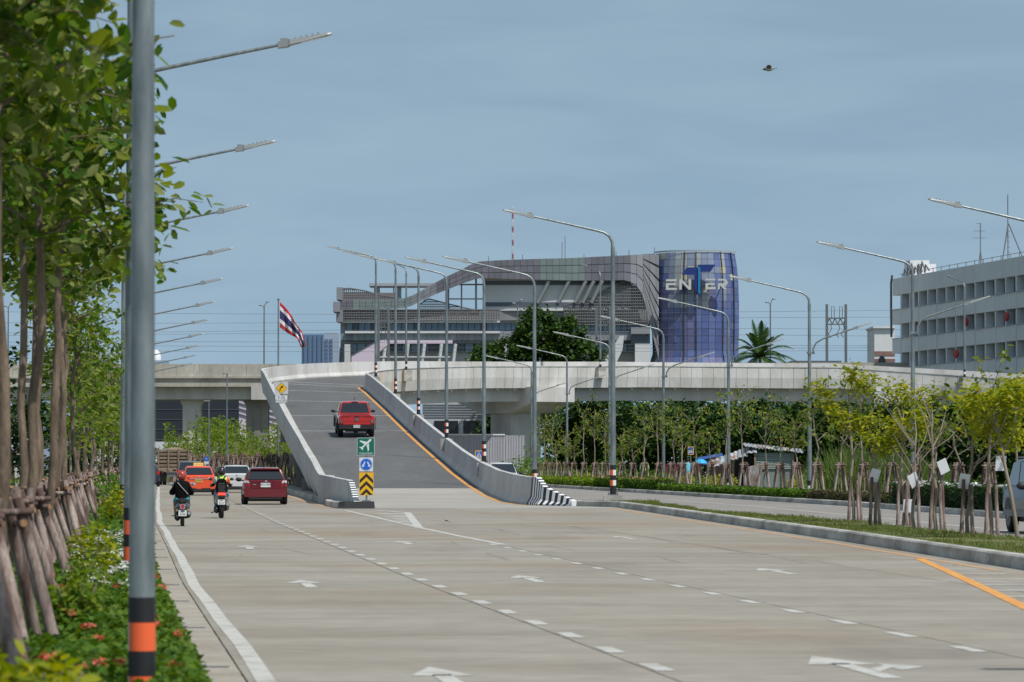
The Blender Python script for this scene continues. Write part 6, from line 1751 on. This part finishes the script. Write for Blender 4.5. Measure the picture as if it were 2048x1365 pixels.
def bent(base, top, amp, n=5, sd=None):
    r_ = random.Random(sd)
    a, b = Vector(base), Vector(top)
    pts = [a]
    for k in range(1, n):
        pts.append(a.lerp(b, k / n) + Vector((r_.uniform(-amp, amp), r_.uniform(-amp, amp), 0)))
    pts.append(b); return pts
def street_tree(i, base, h, z0, rad, label, nbr=13, per=170, ls=.15, lm=LF_NEAR, stems=1, group=None, tr=.055, singles=0, nm='street_tree'):
    """trunk(s), limbs and a crown of single leaves hung along the limbs"""
    r_ = random.Random(100 + i)
    t = thing(nm, label, 'tree', base, group=group)
    tk = MB(); pos, ax = [], []
    for s in range(stems):
        ox = .12 * (s - (stems - 1) / 2) * 2
        tp = (ox * 3 + r_.uniform(-.25, .25), r_.uniform(-.3, .3), h * .8)
        pts = bent((ox, 0, 0), tp, .07, 8, i * 7 + s)
        tk.tube(pts, [tr * (1 - .45 * k / (len(pts) - 1)) for k in range(len(pts))], 9)
        nb = max(4, nbr // stems)
        for b in range(nb):
            f = z0 / (h * .8) + (1 - z0 / (h * .8)) * (b + .5) / nb
            k = min(int(f * (len(pts) - 1)), len(pts) - 2); fr = f * (len(pts) - 1) - k
            st = pts[k].lerp(pts[k + 1], fr)
            an = b * 2.4 + r_.uniform(-.5, .5); ln = rad * r_.uniform(.65, 1.1) * (1 - .35 * max(0, f - .6) / .4)
            en = st + Vector((math.cos(an) * ln, math.sin(an) * ln, ln * r_.uniform(.15, .75)))
            md = st.lerp(en, .5) + Vector((0, 0, ln * .12))
            tk.tube([st, md, en], [tr * .30, tr * .2, tr * .08], 6)
            for q in range(6):                                    # twigs
                f2 = .12 + .88 * (q + r_.random()) / 6; p0 = st.lerp(en, f2)
                d = Vector((r_.uniform(-1, 1), r_.uniform(-1, 1), r_.uniform(-.6, .35))).normalized() * rad * r_.uniform(.25, .45)
                tk.tube([p0, p0 + d * .5 + Vector((0, 0, .05)), p0 + d], [tr * .14, tr * .1, tr * .05], 4)
                nn = int(per / 6)
                u = np.array([r_.random() for _ in range(nn)])
                sp = np.array(p0)[None] + np.outer(u, np.array(d)) + rng.normal(size=(nn, 3)) * .075 * (ls / .15)
                pos.append(sp)
                side = np.array(Vector((-d.y, d.x, 0)).normalized() if d.length else (1, 0, 0))
                ax.append(np.where((np.arange(nn) % 2 == 0)[:, None], side, -side) + np.array(d.normalized()) * .5)
    tk.build('trunk', BARK, t, smooth=50)
    pos = np.concatenate(pos); ax = np.concatenate(ax)
    sz = ls * rng.uniform(.6, 1.25, len(pos))
    if singles:                                                   # the leaves nearest the camera are parts of their own
        order = np.argsort(pos[:, 1])[:singles]
        keep = np.ones(len(pos), bool); keep[order] = False
        protos = []
        for q in range(6):
            protos.append(leaf_mesh('leaf', np.zeros((1, 3)), np.array([ls]), lm_singles[q], .3, .6, 'leaf', np.array([[0, 1, 0]])))
        for q, kx in enumerate(order):
            o = obj('leaf', protos[q % 6], t, tuple(pos[kx]))
            o.rotation_euler = (r_.uniform(-.7, .7), r_.uniform(-.7, .7), r_.uniform(0, 6.28)); o.scale = (sz[kx] / ls,) * 3
        pos, ax, sz = pos[keep], ax[keep], sz[keep]
    cr = obj('crown', leaf_mesh('crown', pos, sz, lm, .25, .7, 'leaf', ax), t)
    stuff(cr)
    return t
lm_singles = [leafmat('single_leaf', [c, tuple(x * 1.15 for x in c)], .38, .38) for c in ((.028, .075, .010), (.05, .115, .014), (.095, .165, .018), (.24, .27, .10), (.045, .10, .013), (.16, .19, .03))]

# log tripods
def support_meshes(h=1.27, br=.55, r0=.058, low=False, n=4, seed=1):
    r_ = random.Random(seed); out = []
    for k in range(n):
        a = R(45) + k * 2 * math.pi / n
        b = Vector((br * math.cos(a), br * math.sin(a), -.05)); e = Vector((.13 * math.cos(a + .35), .13 * math.sin(a + .35), h + .07))
        mb_ = MB().tube(bent(b, e, .012, 4, seed + k), [r0 * 1.12, r0 * 1.05, r0, r0 * .97, r0 * .92], 8)
        mb_.m = [0] * (len(mb_.f) - 1) + [1]
        out.append(('leg', mb_.mesh('leg', [LOG, LOG_END], 50)))
    for k in range(2):
        for sgn_ in (-1, 1):
            d = Vector((1, 0, 0)) if k == 0 else Vector((0, 1, 0)); o_ = Vector((-d.y, d.x, 0)) * .14 * sgn_ + Vector((0, 0, h - .04 - .09 * k))
            mb_ = MB().tube([o_ - d * .22, o_, o_ + d * .22], r0 * .6, 8); mb_.m = [0] * (len(mb_.f) - 2) + [1, 1]
            out.append(('crossbar', mb_.mesh('crossbar', [LOG, LOG_END], 50)))
    if low:
        for sgn_ in (-1, 1):
            o_ = Vector((0, sgn_ * br * .62, .32 + .05 * sgn_))
            mb_ = MB().tube([o_ + Vector((-br * 1.15, 0, .03)), o_, o_ + Vector((br * 1.15, 0, -.03))], r0 * .6, 6)
            out.append(('rail', mb_.mesh('rail', LOG, 50)))
    return out
SUP = [support_meshes(1.22, .58, .05, False, 4, 3 + q) for q in range(3)]
SUP_R = [support_meshes(1.46, .44, .048, True, 4, 20 + q) for q in range(3)]
def place_support(ms, loc, rz, label, group):
    t = thing('tree_support', label, 'tree support', loc, rz, group)
    for nm, me in ms: obj(nm, me, t)
    return t
LY = [27.5, 33.5, 39.3, 45.5, 52.0, 58.5, 65.5, 73, 82, 92, 103, 115, 128, 142, 157, 174, 193, 214, 238]
for i, y in enumerate(LY):
    x = E(y) - 2.15 + .12 * math.sin(i * 2.3)
    near = i < 6
    lab = 'leafy tree in the left verge, %s of its row counting away from the camera' % ordn(i)
    if i == 4: lab = 'leafy twin-trunked tree on log props in the left verge'
    ls = .205 if near else .17
    street_tree(i, (x, y, .06), 7.6 if near else 6.6, (4.4 if i < 3 else 4.0) if near else (4.2 if i < 9 else 2.5), 1.65 if near else 1.4, lab, 13 if near else 11, 130 if near else 80, ls,
                LF_NEAR if i % 3 != 2 or near else LF_FRESH, 2 if i in (4, 7) else 1, 'trees along the left verge', .062, 240 if i in (2, 3, 4) else 0)
    place_support(SUP[i % 3], (x, y, .06), .3 * i, 'four-legged log prop around a trunk in the left verge, %s from the camera' % ordn(i), 'log props in the left verge')
    if i < 18:                                                    # a second prop between the trees
        y2 = (y + LY[i + 1]) / 2
        place_support(SUP[(i + 1) % 3], (E(y2) - 2.2, y2, .06), .2 + .5 * i, 'log prop standing between two trees of the left verge, %s gap from the camera' % ordn(i), 'log props in the left verge')
        if i > 7 and i % 2:
            r_ = random.Random(i)
            tk = thing('young_tree', 'slim young tree between the larger ones in the left verge, in their %s gap' % ordn(i), 'tree', (E(y2) - 2.2, y2, .06), group='young trees in the left verge')
            MB().tube(bent((0, 0, 0), (r_.uniform(-.2, .2), 0, 3.6), .08, 5, i), [.04, .035, .03, .025, .02, .01], 7).build('trunk', BARK_P, tk)
            p_ = blob(420, (0, 0, 3.1), (.8, .8, 1.5), .2)
            stuff(obj('crown', leaf_mesh('crown', p_, .16 * rng.uniform(.6, 1.2, len(p_)), LF_FRESH, .4, .5), tk))
# planting under the trees
def cover(name, label, y0, y1, o0, o1, h, dens, ls, m, xf, z0=.06, cat='ground cover'):
    n = int((y1 - y0) * abs(o1 - o0) * dens)
    y = y0 + (y1 - y0) * rng.random(n) ; o = o0 + (o1 - o0) * rng.random(n)
    x = np.array([xf(q) for q in y]) + o
    hh = h * (.55 + .45 * np.sin(y * 1.7 + o * 3) * np.sin(y * .63 + 1.3)) * rng.random(n) ** .5
    ed = np.clip(np.minimum(o - min(o0, o1), max(o0, o1) - o) / .15, .25, 1)
    p_ = np.stack([x, y, z0 + hh * ed], 1)
    o_ = obj(name, leaf_mesh(name, p_, ls * rng.uniform(.6, 1.3, n), m, .6, 0, 'quad'))
    stuff(o_); o_['label'] = label
    o_['category'] = cat
    return o_
cover('ground_cover', 'low green planting filling the left verge beside the kerb', 19, 75, -2.0, -.50, .34, 640, .075, LF_MID, E)
cover('ground_cover', 'low green planting along the far left verge', 75, 250, -2.2, -.52, .4, 90, .14, LF_MID, E)
cover('ground_cover', 'low green planting under the log props on the left', 19, 120, -4.6, -1.9, .3, 120, .11, LF_MID, E)
def flowers(name, label, cat, spots, m, per=40, r=.10, ls=.03, xf=E, z=.40):
    pos = []
    for y, o in spots:
        c = np.array((xf(y) + o, y, z + random.uniform(-.06, .06)))
        pos.append(blob(per, c, (r, r, r * .5), .5))
    pos = np.concatenate(pos)
    o_ = obj(name, leaf_mesh(name, pos, ls * rng.uniform(.7, 1.3, len(pos)), m, .8, 0, 'quad')); stuff(o_); o_['label'] = label; o_['category'] = cat
flowers('coral_flowers', 'coral red flower heads scattered over the left planting', 'flowers', [(random.uniform(25, 46), random.uniform(-1.9, -.6)) for _ in range(32)], FL_RED, 22, .045, .028)
flowers('white_flowers', 'small white flowers in the left planting behind the red ones', 'flowers', [(random.uniform(42, 75), random.uniform(-1.8, -.74)) for _ in range(90)], FL_WHT, 14, .06, .032)
def shrub(px, y, r, h, m, label, ls=.11, n=700, xo=None, grp=None, nm='shrub', z0=.06, cat='shrub', singles=None):
    x = (px - 1024) / F_PX * y
    t = thing(nm, label, cat, (x, y, z0), group=grp)
    mb_ = MB()
    for k in range(5):
        a = k * 1.3; mb_.tube([(0, 0, -.05), (.3 * r * math.cos(a), .3 * r * math.sin(a), h * .5), (.75 * r * math.cos(a), .75 * r * math.sin(a), h * .9)], [.015, .012, .006], 5)
    mb_.build('stem', BARK_P, t)
    p_ = blob(n, (0, 0, h * .58), (r, r, h * .45), .35)
    stuff(obj('foliage', leaf_mesh('foliage', p_, ls * rng.uniform(.6, 1.3, n), m, .5, 0, 'leaf'), t))
shrub(44, 19.5, .40, .66, LF_YEL, 'blurred yellow-green shrub filling the bottom left corner', .10, 900)
shrub(105, 22.5, .20, .50, LF_YEL, 'blurred yellow shrub right of the corner shrub', .09, 420)
shrub(150, 35, .26, .62, LF_FRESH, 'yellow-green shrub before the first slanting logs', .085, 520)
shrub(185, 50, .35, .85, LF_YEL, 'yellow-green shrub among the log props left of the near lamp post', .09, 420)
shrub(172, 44, .25, .55, LF_FRESH, 'bright green shrub at the foot of the log props', .09, 320)
shrub(240, 92, .45, 1.0, LF_YEL, 'yellow shrub far along the log props behind the near lamp post', .12, 380)

# ---- right side: saplings on tripods
SAPM = []
for q in range(6):
    r_ = random.Random(50 + q)
    tk = MB(); hh = 3.3 + .5 * r_.random()
    pts = bent((0, 0, 0), (r_.uniform(-.25, .25), r_.uniform(-.2, .2), hh), .09, 6, 70 + q)
    tk.tube(pts, [.042, .04, .036, .032, .028, .022, .012], 7)
    pos = []
    for b in range(8):
        f = .58 + .42 * (b / 8); k = min(int(f * 6), 5); st = pts[k].lerp(pts[k + 1], f * 6 - k)
        an = b * 2.5 + q; ln = r_.uniform(.35, .95)
        en = st + Vector((math.cos(an) * ln, math.sin(an) * ln, r_.uniform(.2, 1.1)))
        tk.tube([st, st.lerp(en, .5) + Vector((0, 0, .08)), en], [.014, .011, .005], 5)
        nn = 7 + int(20 * r_.random())
        pos.append(np.array(st)[None] + np.outer(.4 + .65 * rng.random(nn), np.array(en - st)) + rng.normal(size=(nn, 3)) * np.array((.13, .13, .17)))
    pos = np.concatenate(pos)
    SAPM.append((tk.mesh('trunk', BARK_P, 50), leaf_mesh('crown', pos, .235 * rng.uniform(.55, 1.2, len(pos)), LF_SAP, .2, .9, 'leaf')))
y = 112.0; i = 0; SAPY = []
while y < 300:
    SAPY.append(y); y += 5.4 + .5 * math.sin(i * 1.9); i += 1
for i, y in enumerate(SAPY):
    q = (i * 5) % 6; loc = (HK(y) + 1.75 + .1 * math.sin(i), y, .1)
    if y > 128:
        t = thing('sapling', 'thin sapling on a log tripod beyond the service road, %s from the right' % ordn(i), 'tree', loc, i * 1.1, 'saplings beyond the service road')
        obj('trunk', SAPM[q][0], t); stuff(obj('crown', SAPM[q][1], t))
        t.scale = (.8 + .4 * random.random(),) * 2 + (.78 + .55 * random.random(),)
    place_support(SUP_R[i % 3], loc, .12 * math.sin(i * 1.7), 'log tripod around a sapling beyond the service road, %s from the right' % ordn(i), 'log tripods beyond the service road')
# brown props and scrub between the left carriageway and the ramp
for i in range(46):
    y = 304 + i * .95 + (i % 3) * 2.0; pxx = 604 - 5.6 * i + 3 * math.sin(i * 2.1)
    place_support(SUP[i % 3], ((pxx - 1024) / F_PX * y, y, .05), .4 * i, 'log prop in the crowded row left of the ramp, %s from the ramp wall' % ordn(i) if i < 46 else '', 'crowded log props left of the ramp').scale = (1.05, 1.05, 1.62 + .16 * math.sin(i * 1.3))
def thicket(px0, px1, Y0, Y1, h0, h1, n, m, name, label, ls=.25, z0=0.0, mix=None, cat='shrubs'):
    px = px0 + (px1 - px0) * rng.random(n); y = Y0 + (Y1 - Y0) * rng.random(n); x = (px - 1024) / F_PX * y
    top = h0 + (h1 - h0) * (.5 + .5 * np.sin(x * .9 + 1.1 * np.sin(y * .3)))
    z = z0 + top * rng.random(n) ** .6
    p_ = np.stack([x, y, z], 1)
    o_ = obj(name, leaf_mesh(name, p_, ls * rng.uniform(.5, 1.3, n), m, .35, .2, 'leaf')); stuff(o_); o_['label'] = label; o_['category'] = cat
thicket(330, 585, 352, 380, 2.4, 5.6, 10000, LF_FRESH, 'scrub', 'bright green scrub behind the log props left of the ramp', .34)
thicket(330, 600, 380, 398, 2.0, 4.0, 2500, LF_MID, 'scrub', 'darker scrub under the expressway left of the ramp', .4)
# dry cane standing in front of the scrub
n = 420
px = 340 + 250 * rng.random(n); yv = 350 + 6 * rng.random(n); xv = (px - 1024) / F_PX * yv
o_ = obj('dry_cane', leaf_mesh('dry_cane', np.stack([xv, yv, np.zeros(n)], 1), rng.uniform(2.0, 4.2, n), LF_DRY, 0, 0, 'blade', np.array([[0, 0, 3.0]]).repeat(n, 0), wid=.022)); stuff(o_); o_['label'] = 'pale dry cane stems standing in the scrub left of the ramp'; o_['category'] = 'cane'
# ---- hedges
def hedge(y0, y1, h, m, label, dens=170, ls=.13, o0=.32, o1=1.25, fl=None):
    n = int((y1 - y0) * dens * (1 + h))
    y = y0 + (y1 - y0) * rng.random(n); u = rng.random(n); side = rng.random(n)
    o = np.where(side < .5, o0 + (o1 - o0) * u, np.where(side < .8, o0 + .06 * rng.random(n), o1 - .06 * rng.random(n)))
    z = np.where(side < .5, h * (.88 + .14 * rng.random(n) + .06 * np.sin(y * 1.3)), h * u) + .1
    x = np.array([HK(q) for q in y]) + o
    ym, xm = (y0 + y1) / 2, HK((y0 + y1) / 2) + .8
    t = thing('hedge', label, 'hedge', (xm, ym, .1))
    stuff(obj('foliage', leaf_mesh('foliage', np.stack([x - xm, y - ym, z - .1], 1), ls * rng.uniform(.6, 1.3, n), m, .5, 0, 'quad'), t))
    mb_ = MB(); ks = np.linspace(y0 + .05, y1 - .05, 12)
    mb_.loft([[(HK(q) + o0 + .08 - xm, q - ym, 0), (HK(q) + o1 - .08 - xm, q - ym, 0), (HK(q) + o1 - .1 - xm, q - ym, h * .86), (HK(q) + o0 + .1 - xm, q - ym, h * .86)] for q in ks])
    mb_.build('dark_core', mat('hedge_dark_core', (.03, .05, .014), .95, col2=(.05, .07, .02), scale=8), t)  # solid dark filler added to block the view through the leaves
    if fl:
        nf = int((y1 - y0) * 14); yf = y0 + (y1 - y0) * rng.random(nf); xf = np.array([HK(q) for q in yf]) + o0 + (o1 - o0) * rng.random(nf) ** 1.6
        stuff(obj('blossom', leaf_mesh('blossom', np.stack([xf - xm, yf - ym, h * (1.0 + .08 * rng.random(nf))], 1), .15 * rng.uniform(.6, 1.2, nf), fl, .9, 0, 'quad'), t))
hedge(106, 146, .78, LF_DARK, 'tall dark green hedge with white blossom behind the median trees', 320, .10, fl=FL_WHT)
hedge(147, 166, .36, LF_BROWN, 'low brownish hedge left of the tall dark hedge', 300, .09)
hedge(166.5, 214, .36, LF_MID, 'low bright green hedge in front of the log tripods', 240, .12)
hedge(214.5, 244, .62, LF_MID, 'low hedge with pink blossom beside the ramp end', 220, .14, fl=FL_PINK)
hedge(244.5, 300, .5, LF_FRESH, 'low pale hedge behind the striped ramp nose', 120, .16)
for i, (px, y) in enumerate(((1345, 226), (1372, 222), (1300, 236), (1420, 212), (1437, 210), (1585, 186), (1180, 262), (1250, 246), (1160, 268), (1460, 207))):
    shrub(px, y, .45, .85, LF_YEL, 'small yellow shrub between the log tripods, %s' % ['left of the blue umbrella', 'under the pedestrian sign', 'beside the rider in green', 'before the shack on its left', 'touching the shack post', 'right of the shack', 'near the flyover pier', 'behind the tall median lamp', 'next to the flyover pier foot', 'left of the shack door'][i], .15, 170, nm='yellow_shrub', z0=.1)
# ---- trees
def big_tree(px, y, h, blobs, m, label, n=4200, ls=.42, tr=.3, nm='tree', grp=None, core=True, sh='quad'):
    x = (px - 1024) / F_PX * y
    t = thing(nm, label, 'tree', (x, y, 0), group=grp)
    mb_ = MB(); mb_.tube(bent((0, 0, -.1), (0, 0, h * .5), .12, 4, int(px)), [tr, tr * .9, tr * .8, tr * .7, tr * .6], 9)
    for c, r in blobs:
        c = Vector(c); mb_.tube([(0, 0, h * .32), c.lerp(Vector((0, 0, h * .4)), .5), c], [tr * .5, tr * .35, tr * .12], 6)
    mb_.build('trunk', BARK, t)
    pos = []; tot_v = sum(r[0] * r[1] * r[2] for _, r in blobs) 
    for c, r in blobs:
        nb = int(n * r[0] * r[1] * r[2] / tot_v)
        ncl = max(6, nb // 46)
        cl = blob(ncl, c, r, .62)
        k = rng.integers(0, ncl, nb)
        pos.append(cl[k] + rng.normal(size=(nb, 3)) * ls * .72)
    pos = np.concatenate(pos)
    stuff(obj('crown', leaf_mesh('crown', pos, ls * rng.uniform(.6, 1.3, len(pos)), m, .45, .3, sh), t))
    return t
_BT = [((0, 0, 13.2), (2.0, 2.0, 2.0)), ((2.3, 0, 12.4), (1.9, 2, 2.0)), ((-2.4, 0, 11.0), (2.0, 2, 1.7)), ((-4.6, 0, 10.0), (1.7, 1.8, 1.7)), ((0, -.5, 10.5), (2.6, 2, 1.8)), ((3.6, 0, 10.8), (1.9, 2, 1.9)), ((4.3, -.3, 9.2), (1.9, 2, 1.6)), ((-1.5, -.5, 8.6), (3.6, 2.2, 1.6)), ((2, -.4, 8.4), (3, 2.2, 1.6)), ((-5.2, 0, 8.6), (1.8, 1.8, 1.4))]
big_tree(1076, 385, 16, [((c[0] * 1.08, c[1], c[2] * 1.04 + .1), tuple(q * 1.05 for q in r)) for c, r in _BT], leafmat('round_tree_leaf', [(.02, .05, .01), (.035, .08, .014), (.06, .115, .02), (.025, .06, .012), (.09, .14, .035)], .2), 'large dense round tree rising behind the flyover', 24000, .42)
for i, (px, y, h, w, m, lab) in enumerate((
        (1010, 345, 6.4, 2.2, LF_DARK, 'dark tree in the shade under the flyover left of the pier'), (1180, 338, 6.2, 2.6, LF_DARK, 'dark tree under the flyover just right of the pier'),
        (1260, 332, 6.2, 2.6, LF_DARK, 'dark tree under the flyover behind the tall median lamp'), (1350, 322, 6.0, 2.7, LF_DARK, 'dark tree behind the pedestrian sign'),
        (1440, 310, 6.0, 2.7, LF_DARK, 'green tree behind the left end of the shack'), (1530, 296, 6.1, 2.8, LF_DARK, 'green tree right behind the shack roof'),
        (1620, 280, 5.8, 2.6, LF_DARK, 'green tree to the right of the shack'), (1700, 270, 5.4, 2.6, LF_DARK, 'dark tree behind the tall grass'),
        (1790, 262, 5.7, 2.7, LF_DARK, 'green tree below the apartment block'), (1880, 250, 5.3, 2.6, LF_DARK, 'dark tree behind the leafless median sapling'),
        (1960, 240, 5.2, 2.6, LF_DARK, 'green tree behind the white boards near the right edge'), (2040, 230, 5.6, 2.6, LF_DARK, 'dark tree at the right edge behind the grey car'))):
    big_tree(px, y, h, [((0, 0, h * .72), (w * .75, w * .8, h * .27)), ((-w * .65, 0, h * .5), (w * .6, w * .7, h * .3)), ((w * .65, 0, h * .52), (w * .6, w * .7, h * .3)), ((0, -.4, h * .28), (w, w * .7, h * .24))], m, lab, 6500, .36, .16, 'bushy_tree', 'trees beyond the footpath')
for i, (px, y, h, w, lab) in enumerate(((20, 175, 6.2, 2.6, 'dark bushy tree at the far left edge behind the trunks'), (75, 215, 5.0, 2.8, 'dark bushy tree seen between the near trunks'), (150, 260, 4.6, 3, 'dark bushy tree left of the near lamp post'), (215, 300, 4.2, 3, 'dark bush beyond the left row of trees'))):
    big_tree(px, y, h, [((0, 0, h * .7), (w * .8, w * .8, h * .3)), ((-w * .6, 0, h * .4), (w * .7, w * .7, h * .35)), ((w * .6, 0, h * .4), (w * .7, w * .7, h * .35))], LF_DARK, lab, 2600, .28, .14, 'bushy_tree', 'trees beyond the left service road')
thicket(0, 240, 120, 150, .4, 1.3, 2600, LF_MID, 'weeds', 'weeds along the far side of the left service road', .2)
thicket(1230, 2060, 226, 250, .3, 1.2, 8000, LF_MID, 'weeds', 'green weeds behind the footpath on the right', .2)
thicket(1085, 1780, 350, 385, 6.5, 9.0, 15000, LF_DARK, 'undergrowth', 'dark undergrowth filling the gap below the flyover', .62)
thicket(1600, 2070, 285, 330, 3.0, 6.0, 6000, LF_DARK, 'undergrowth', 'dark undergrowth below the apartment block', .5)
thicket(1005, 1240, 300, 335, .5, 2.0, 3200, LF_MID, 'weeds', 'green weeds below the flyover around the pier', .28)
# tall grass
n = 5200
px = 1630 + 290 * rng.random(n); yv = 205 + 22 * rng.random(n); xv = (px - 1024) / F_PX * yv
ax = np.zeros((n, 3)); ax[:, 2] = 2.2; ax[:, :2] = rng.normal(size=(n, 2)) * .5
hgt = rng.uniform(1.0, 2.9, n) * np.interp(px, [1630, 1680, 1800, 1920], [.6, 1, .85, .5])
LF_REED = leafmat('reed_blade', [(.05, .10, .018), (.09, .145, .03), (.14, .18, .05), (.07, .12, .02)], .3)
o_ = obj('tall_grass', leaf_mesh('tall_grass', np.stack([xv, yv, np.zeros(n)], 1), hgt, LF_REED, 0, 0, 'blade', ax, wid=.035)); stuff(o_); o_['label'] = 'tall green reed grass behind the tripods right of the shack'; o_['category'] = 'grass'
# short grass on the median
n = 42000
yv = 58 + 94 * rng.random(n); k0 = np.array([K(q) for q in yv]) + .22; k1 = np.array([MR(q) for q in yv]) - .15
xv = k0 + (k1 - k0) * rng.random(n)
tuft = .7 + .5 * np.sin(xv * 2.1 + yv * .7) * np.sin(yv * .31)
ax = np.zeros((n, 3)); ax[:, 2] = 1.2; ax[:, :2] = rng.normal(size=(n, 2)) * .6
o_ = obj('median_grass', leaf_mesh('median_grass', np.stack([xv, yv, np.full(n, .19)], 1), rng.uniform(.05, .12, n) * tuft, LF_GRASS, 0, 0, 'blade', ax, wid=.16)); stuff(o_); o_['label'] = 'short green grass on the median behind the kerb'; o_['category'] = 'grass'
# ---- median trees with stakes and white boards
BOARD = mat('white_board', (.70, .71, .74), .6)
def median_tree(i, px, base_py, top_py, lean, label, crown=True, board=None, stakes=2):
    b = G(px, base_py, .2); y = b.y; s_ = F_PX / y
    t = thing('median_tree', label, 'tree', b, group='staked trees on the median')
    h = EYE + (HOR - top_py) / s_ - .2
    pts = bent((0, 0, -.05), (lean, 0, h * .82), .05, 6, 300 + i)
    tk = MB().tube(pts, [.042, .04, .036, .032, .026, .02, .012], 8)
    pos = []
    r_ = random.Random(400 + i)
    for q in range(9):
        st = pts[3 + q % 3].lerp(pts[4 + q % 3], r_.random()); an = q * 2.4 + i; ln = r_.uniform(.35, .85)
        en = st + Vector((math.cos(an) * ln, math.sin(an) * ln * .7, r_.uniform(.35, .95)))
        tk.tube([st, st.lerp(en, .5) + Vector((.03, 0, -.04)), en], [.016, .012, .005], 5)
        if crown:
            nn = 130
            pos.append(np.array(st)[None] + np.outer(.55 + .55 * rng.random(nn), np.array(en - st)) + rng.normal(size=(nn, 3)) * np.array((.15, .15, .10)))
    tk.build('trunk', BARK_P, t, smooth=50)
    if crown:
        pos = np.concatenate(pos)
        stuff(obj('crown', leaf_mesh('crown', pos, .125 * rng.uniform(.6, 1.4, len(pos)), LF_YEL, .6, .2, 'leaf'), t))
    for k in range(stakes):
        sx = (-1) ** k * (.10 + .04 * k); sy = -.1 + .16 * (k == 2)
        st = thing('stake', 'log stake tied to the staked median tree %s, %s' % (label.split(' ', 3)[-1], ['left one', 'right one', 'rear one'][k]), 'stake', b + Vector((sx, sy, 0)), group='stakes on the median') if False else None
        m_ = MB().tube(bent((sx, sy, -.1), (sx * .6, sy, 1.0 + .1 * k), .012, 3, 900 + i * 3 + k), [.042, .04, .038, .036], 8); m_.m = [0] * (len(m_.f) - 1) + [1]
        stk = m_.build('tree_stake', [LOG, LOG_END], None, b, 50)
        tag(stk, '%s log stake of the %s' % (['left', 'right', 'rear'][k], label), 'stake', 'stakes on the median')
    if board:
        bx, bz, rt = board
        o_ = MB().box((0, 0, 0), (.22, .012, .30)).build('white_board', BOARD, None, b + Vector((bx, -.07, bz)))
        o_.rotation_euler = (.2, rt, .3); tag(o_, 'white board tied to the %s' % label, 'board', 'white boards on the median trees')
MT = [(1708, 1044, 735, -.12, 'staked median tree farthest left', True, None, 3), (1751, 1051, 850, .05, 'staked median sapling with tilted board', False, (-.02, 1.14, .25), 2), (1806, 1052, 790, -.02, 'staked median tree with yellow crown before the lamp', True, (.1, .45, 0), 3),
      (1829, 1058, 850, .03, 'staked median sapling behind the lamp shaft', False, (-.02, 1.05, -.5), 1), (1873, 1062, 770, -.08, 'staked leafless median sapling', False, (.14, 1.35, -.45), 3), (1935, 1069, 800, .12, 'staked median sapling with crossed branches', False, (-.07, 1.06, .12), 2),
      (1984, 1070, 752, -.06, 'staked median tree with large yellow crown', True, (.17, 1.42, 0), 2), (2036, 1076, 742, -.45, 'leaning median tree at the right edge', True, None, 0)]
for i, a in enumerate(MT): median_tree(i, *a)
# ---- palm
y = 372.0; q = F_PX / y; x = (1520 - 1024) / q; zc = EYE + (HOR - 716) / q
t = thing('palm_tree', 'coconut palm rising behind the flyover right of the blue drum', 'tree', (x, y, 0))
MB().tube([(0, 0, 0), (.2, 0, zc * .5), (0, 0, zc)], [.2, .16, .13], 9).build('trunk', BARK_P, t)
PALM = leafmat('palm_leaflet', [(.022, .06, .012), (.045, .095, .02), (.075, .125, .035)], .25)
for k in range(30):
    an = k * 2.4; el = R(82 - 2.6 * k); ln = 4.5 + .5 * math.sin(k)
    d = Vector((math.cos(an) * math.cos(el), math.sin(an) * math.cos(el) * .8, math.sin(el)))
    rib_pts = []
    for j in range(9):
        f = j / 8; rib_pts.append(d * ln * f + Vector((0, 0, -3.0 * f * f * (math.cos(el) + .25))))
    fr = MB().tube(rib_pts, [.03 - .003 * j for j in range(9)], 4)
    for j in range(1, 26):
        f = j / 26 * 8; a = int(f); p = rib_pts[min(a, 7)].lerp(rib_pts[min(a + 1, 8)], f - a)
        tg = (rib_pts[min(a + 1, 8)] - rib_pts[min(a, 7)]).normalized(); sd = tg.cross(Vector((0, 0, 1))).normalized() if abs(tg.z) < .98 else Vector((1, 0, 0))
        for sg in (-1, 1):
            w = .8 * math.sin(math.pi * min(.98, .12 + j / 30)); e = p + sd * sg * w * .75 + tg * w * .55 + Vector((0, 0, -.30 * w))
            fr.add([p - tg * .085, p + tg * .085, e], [(0, 1, 2)])
    fr.build('frond', PALM, t, (0, 0, zc))
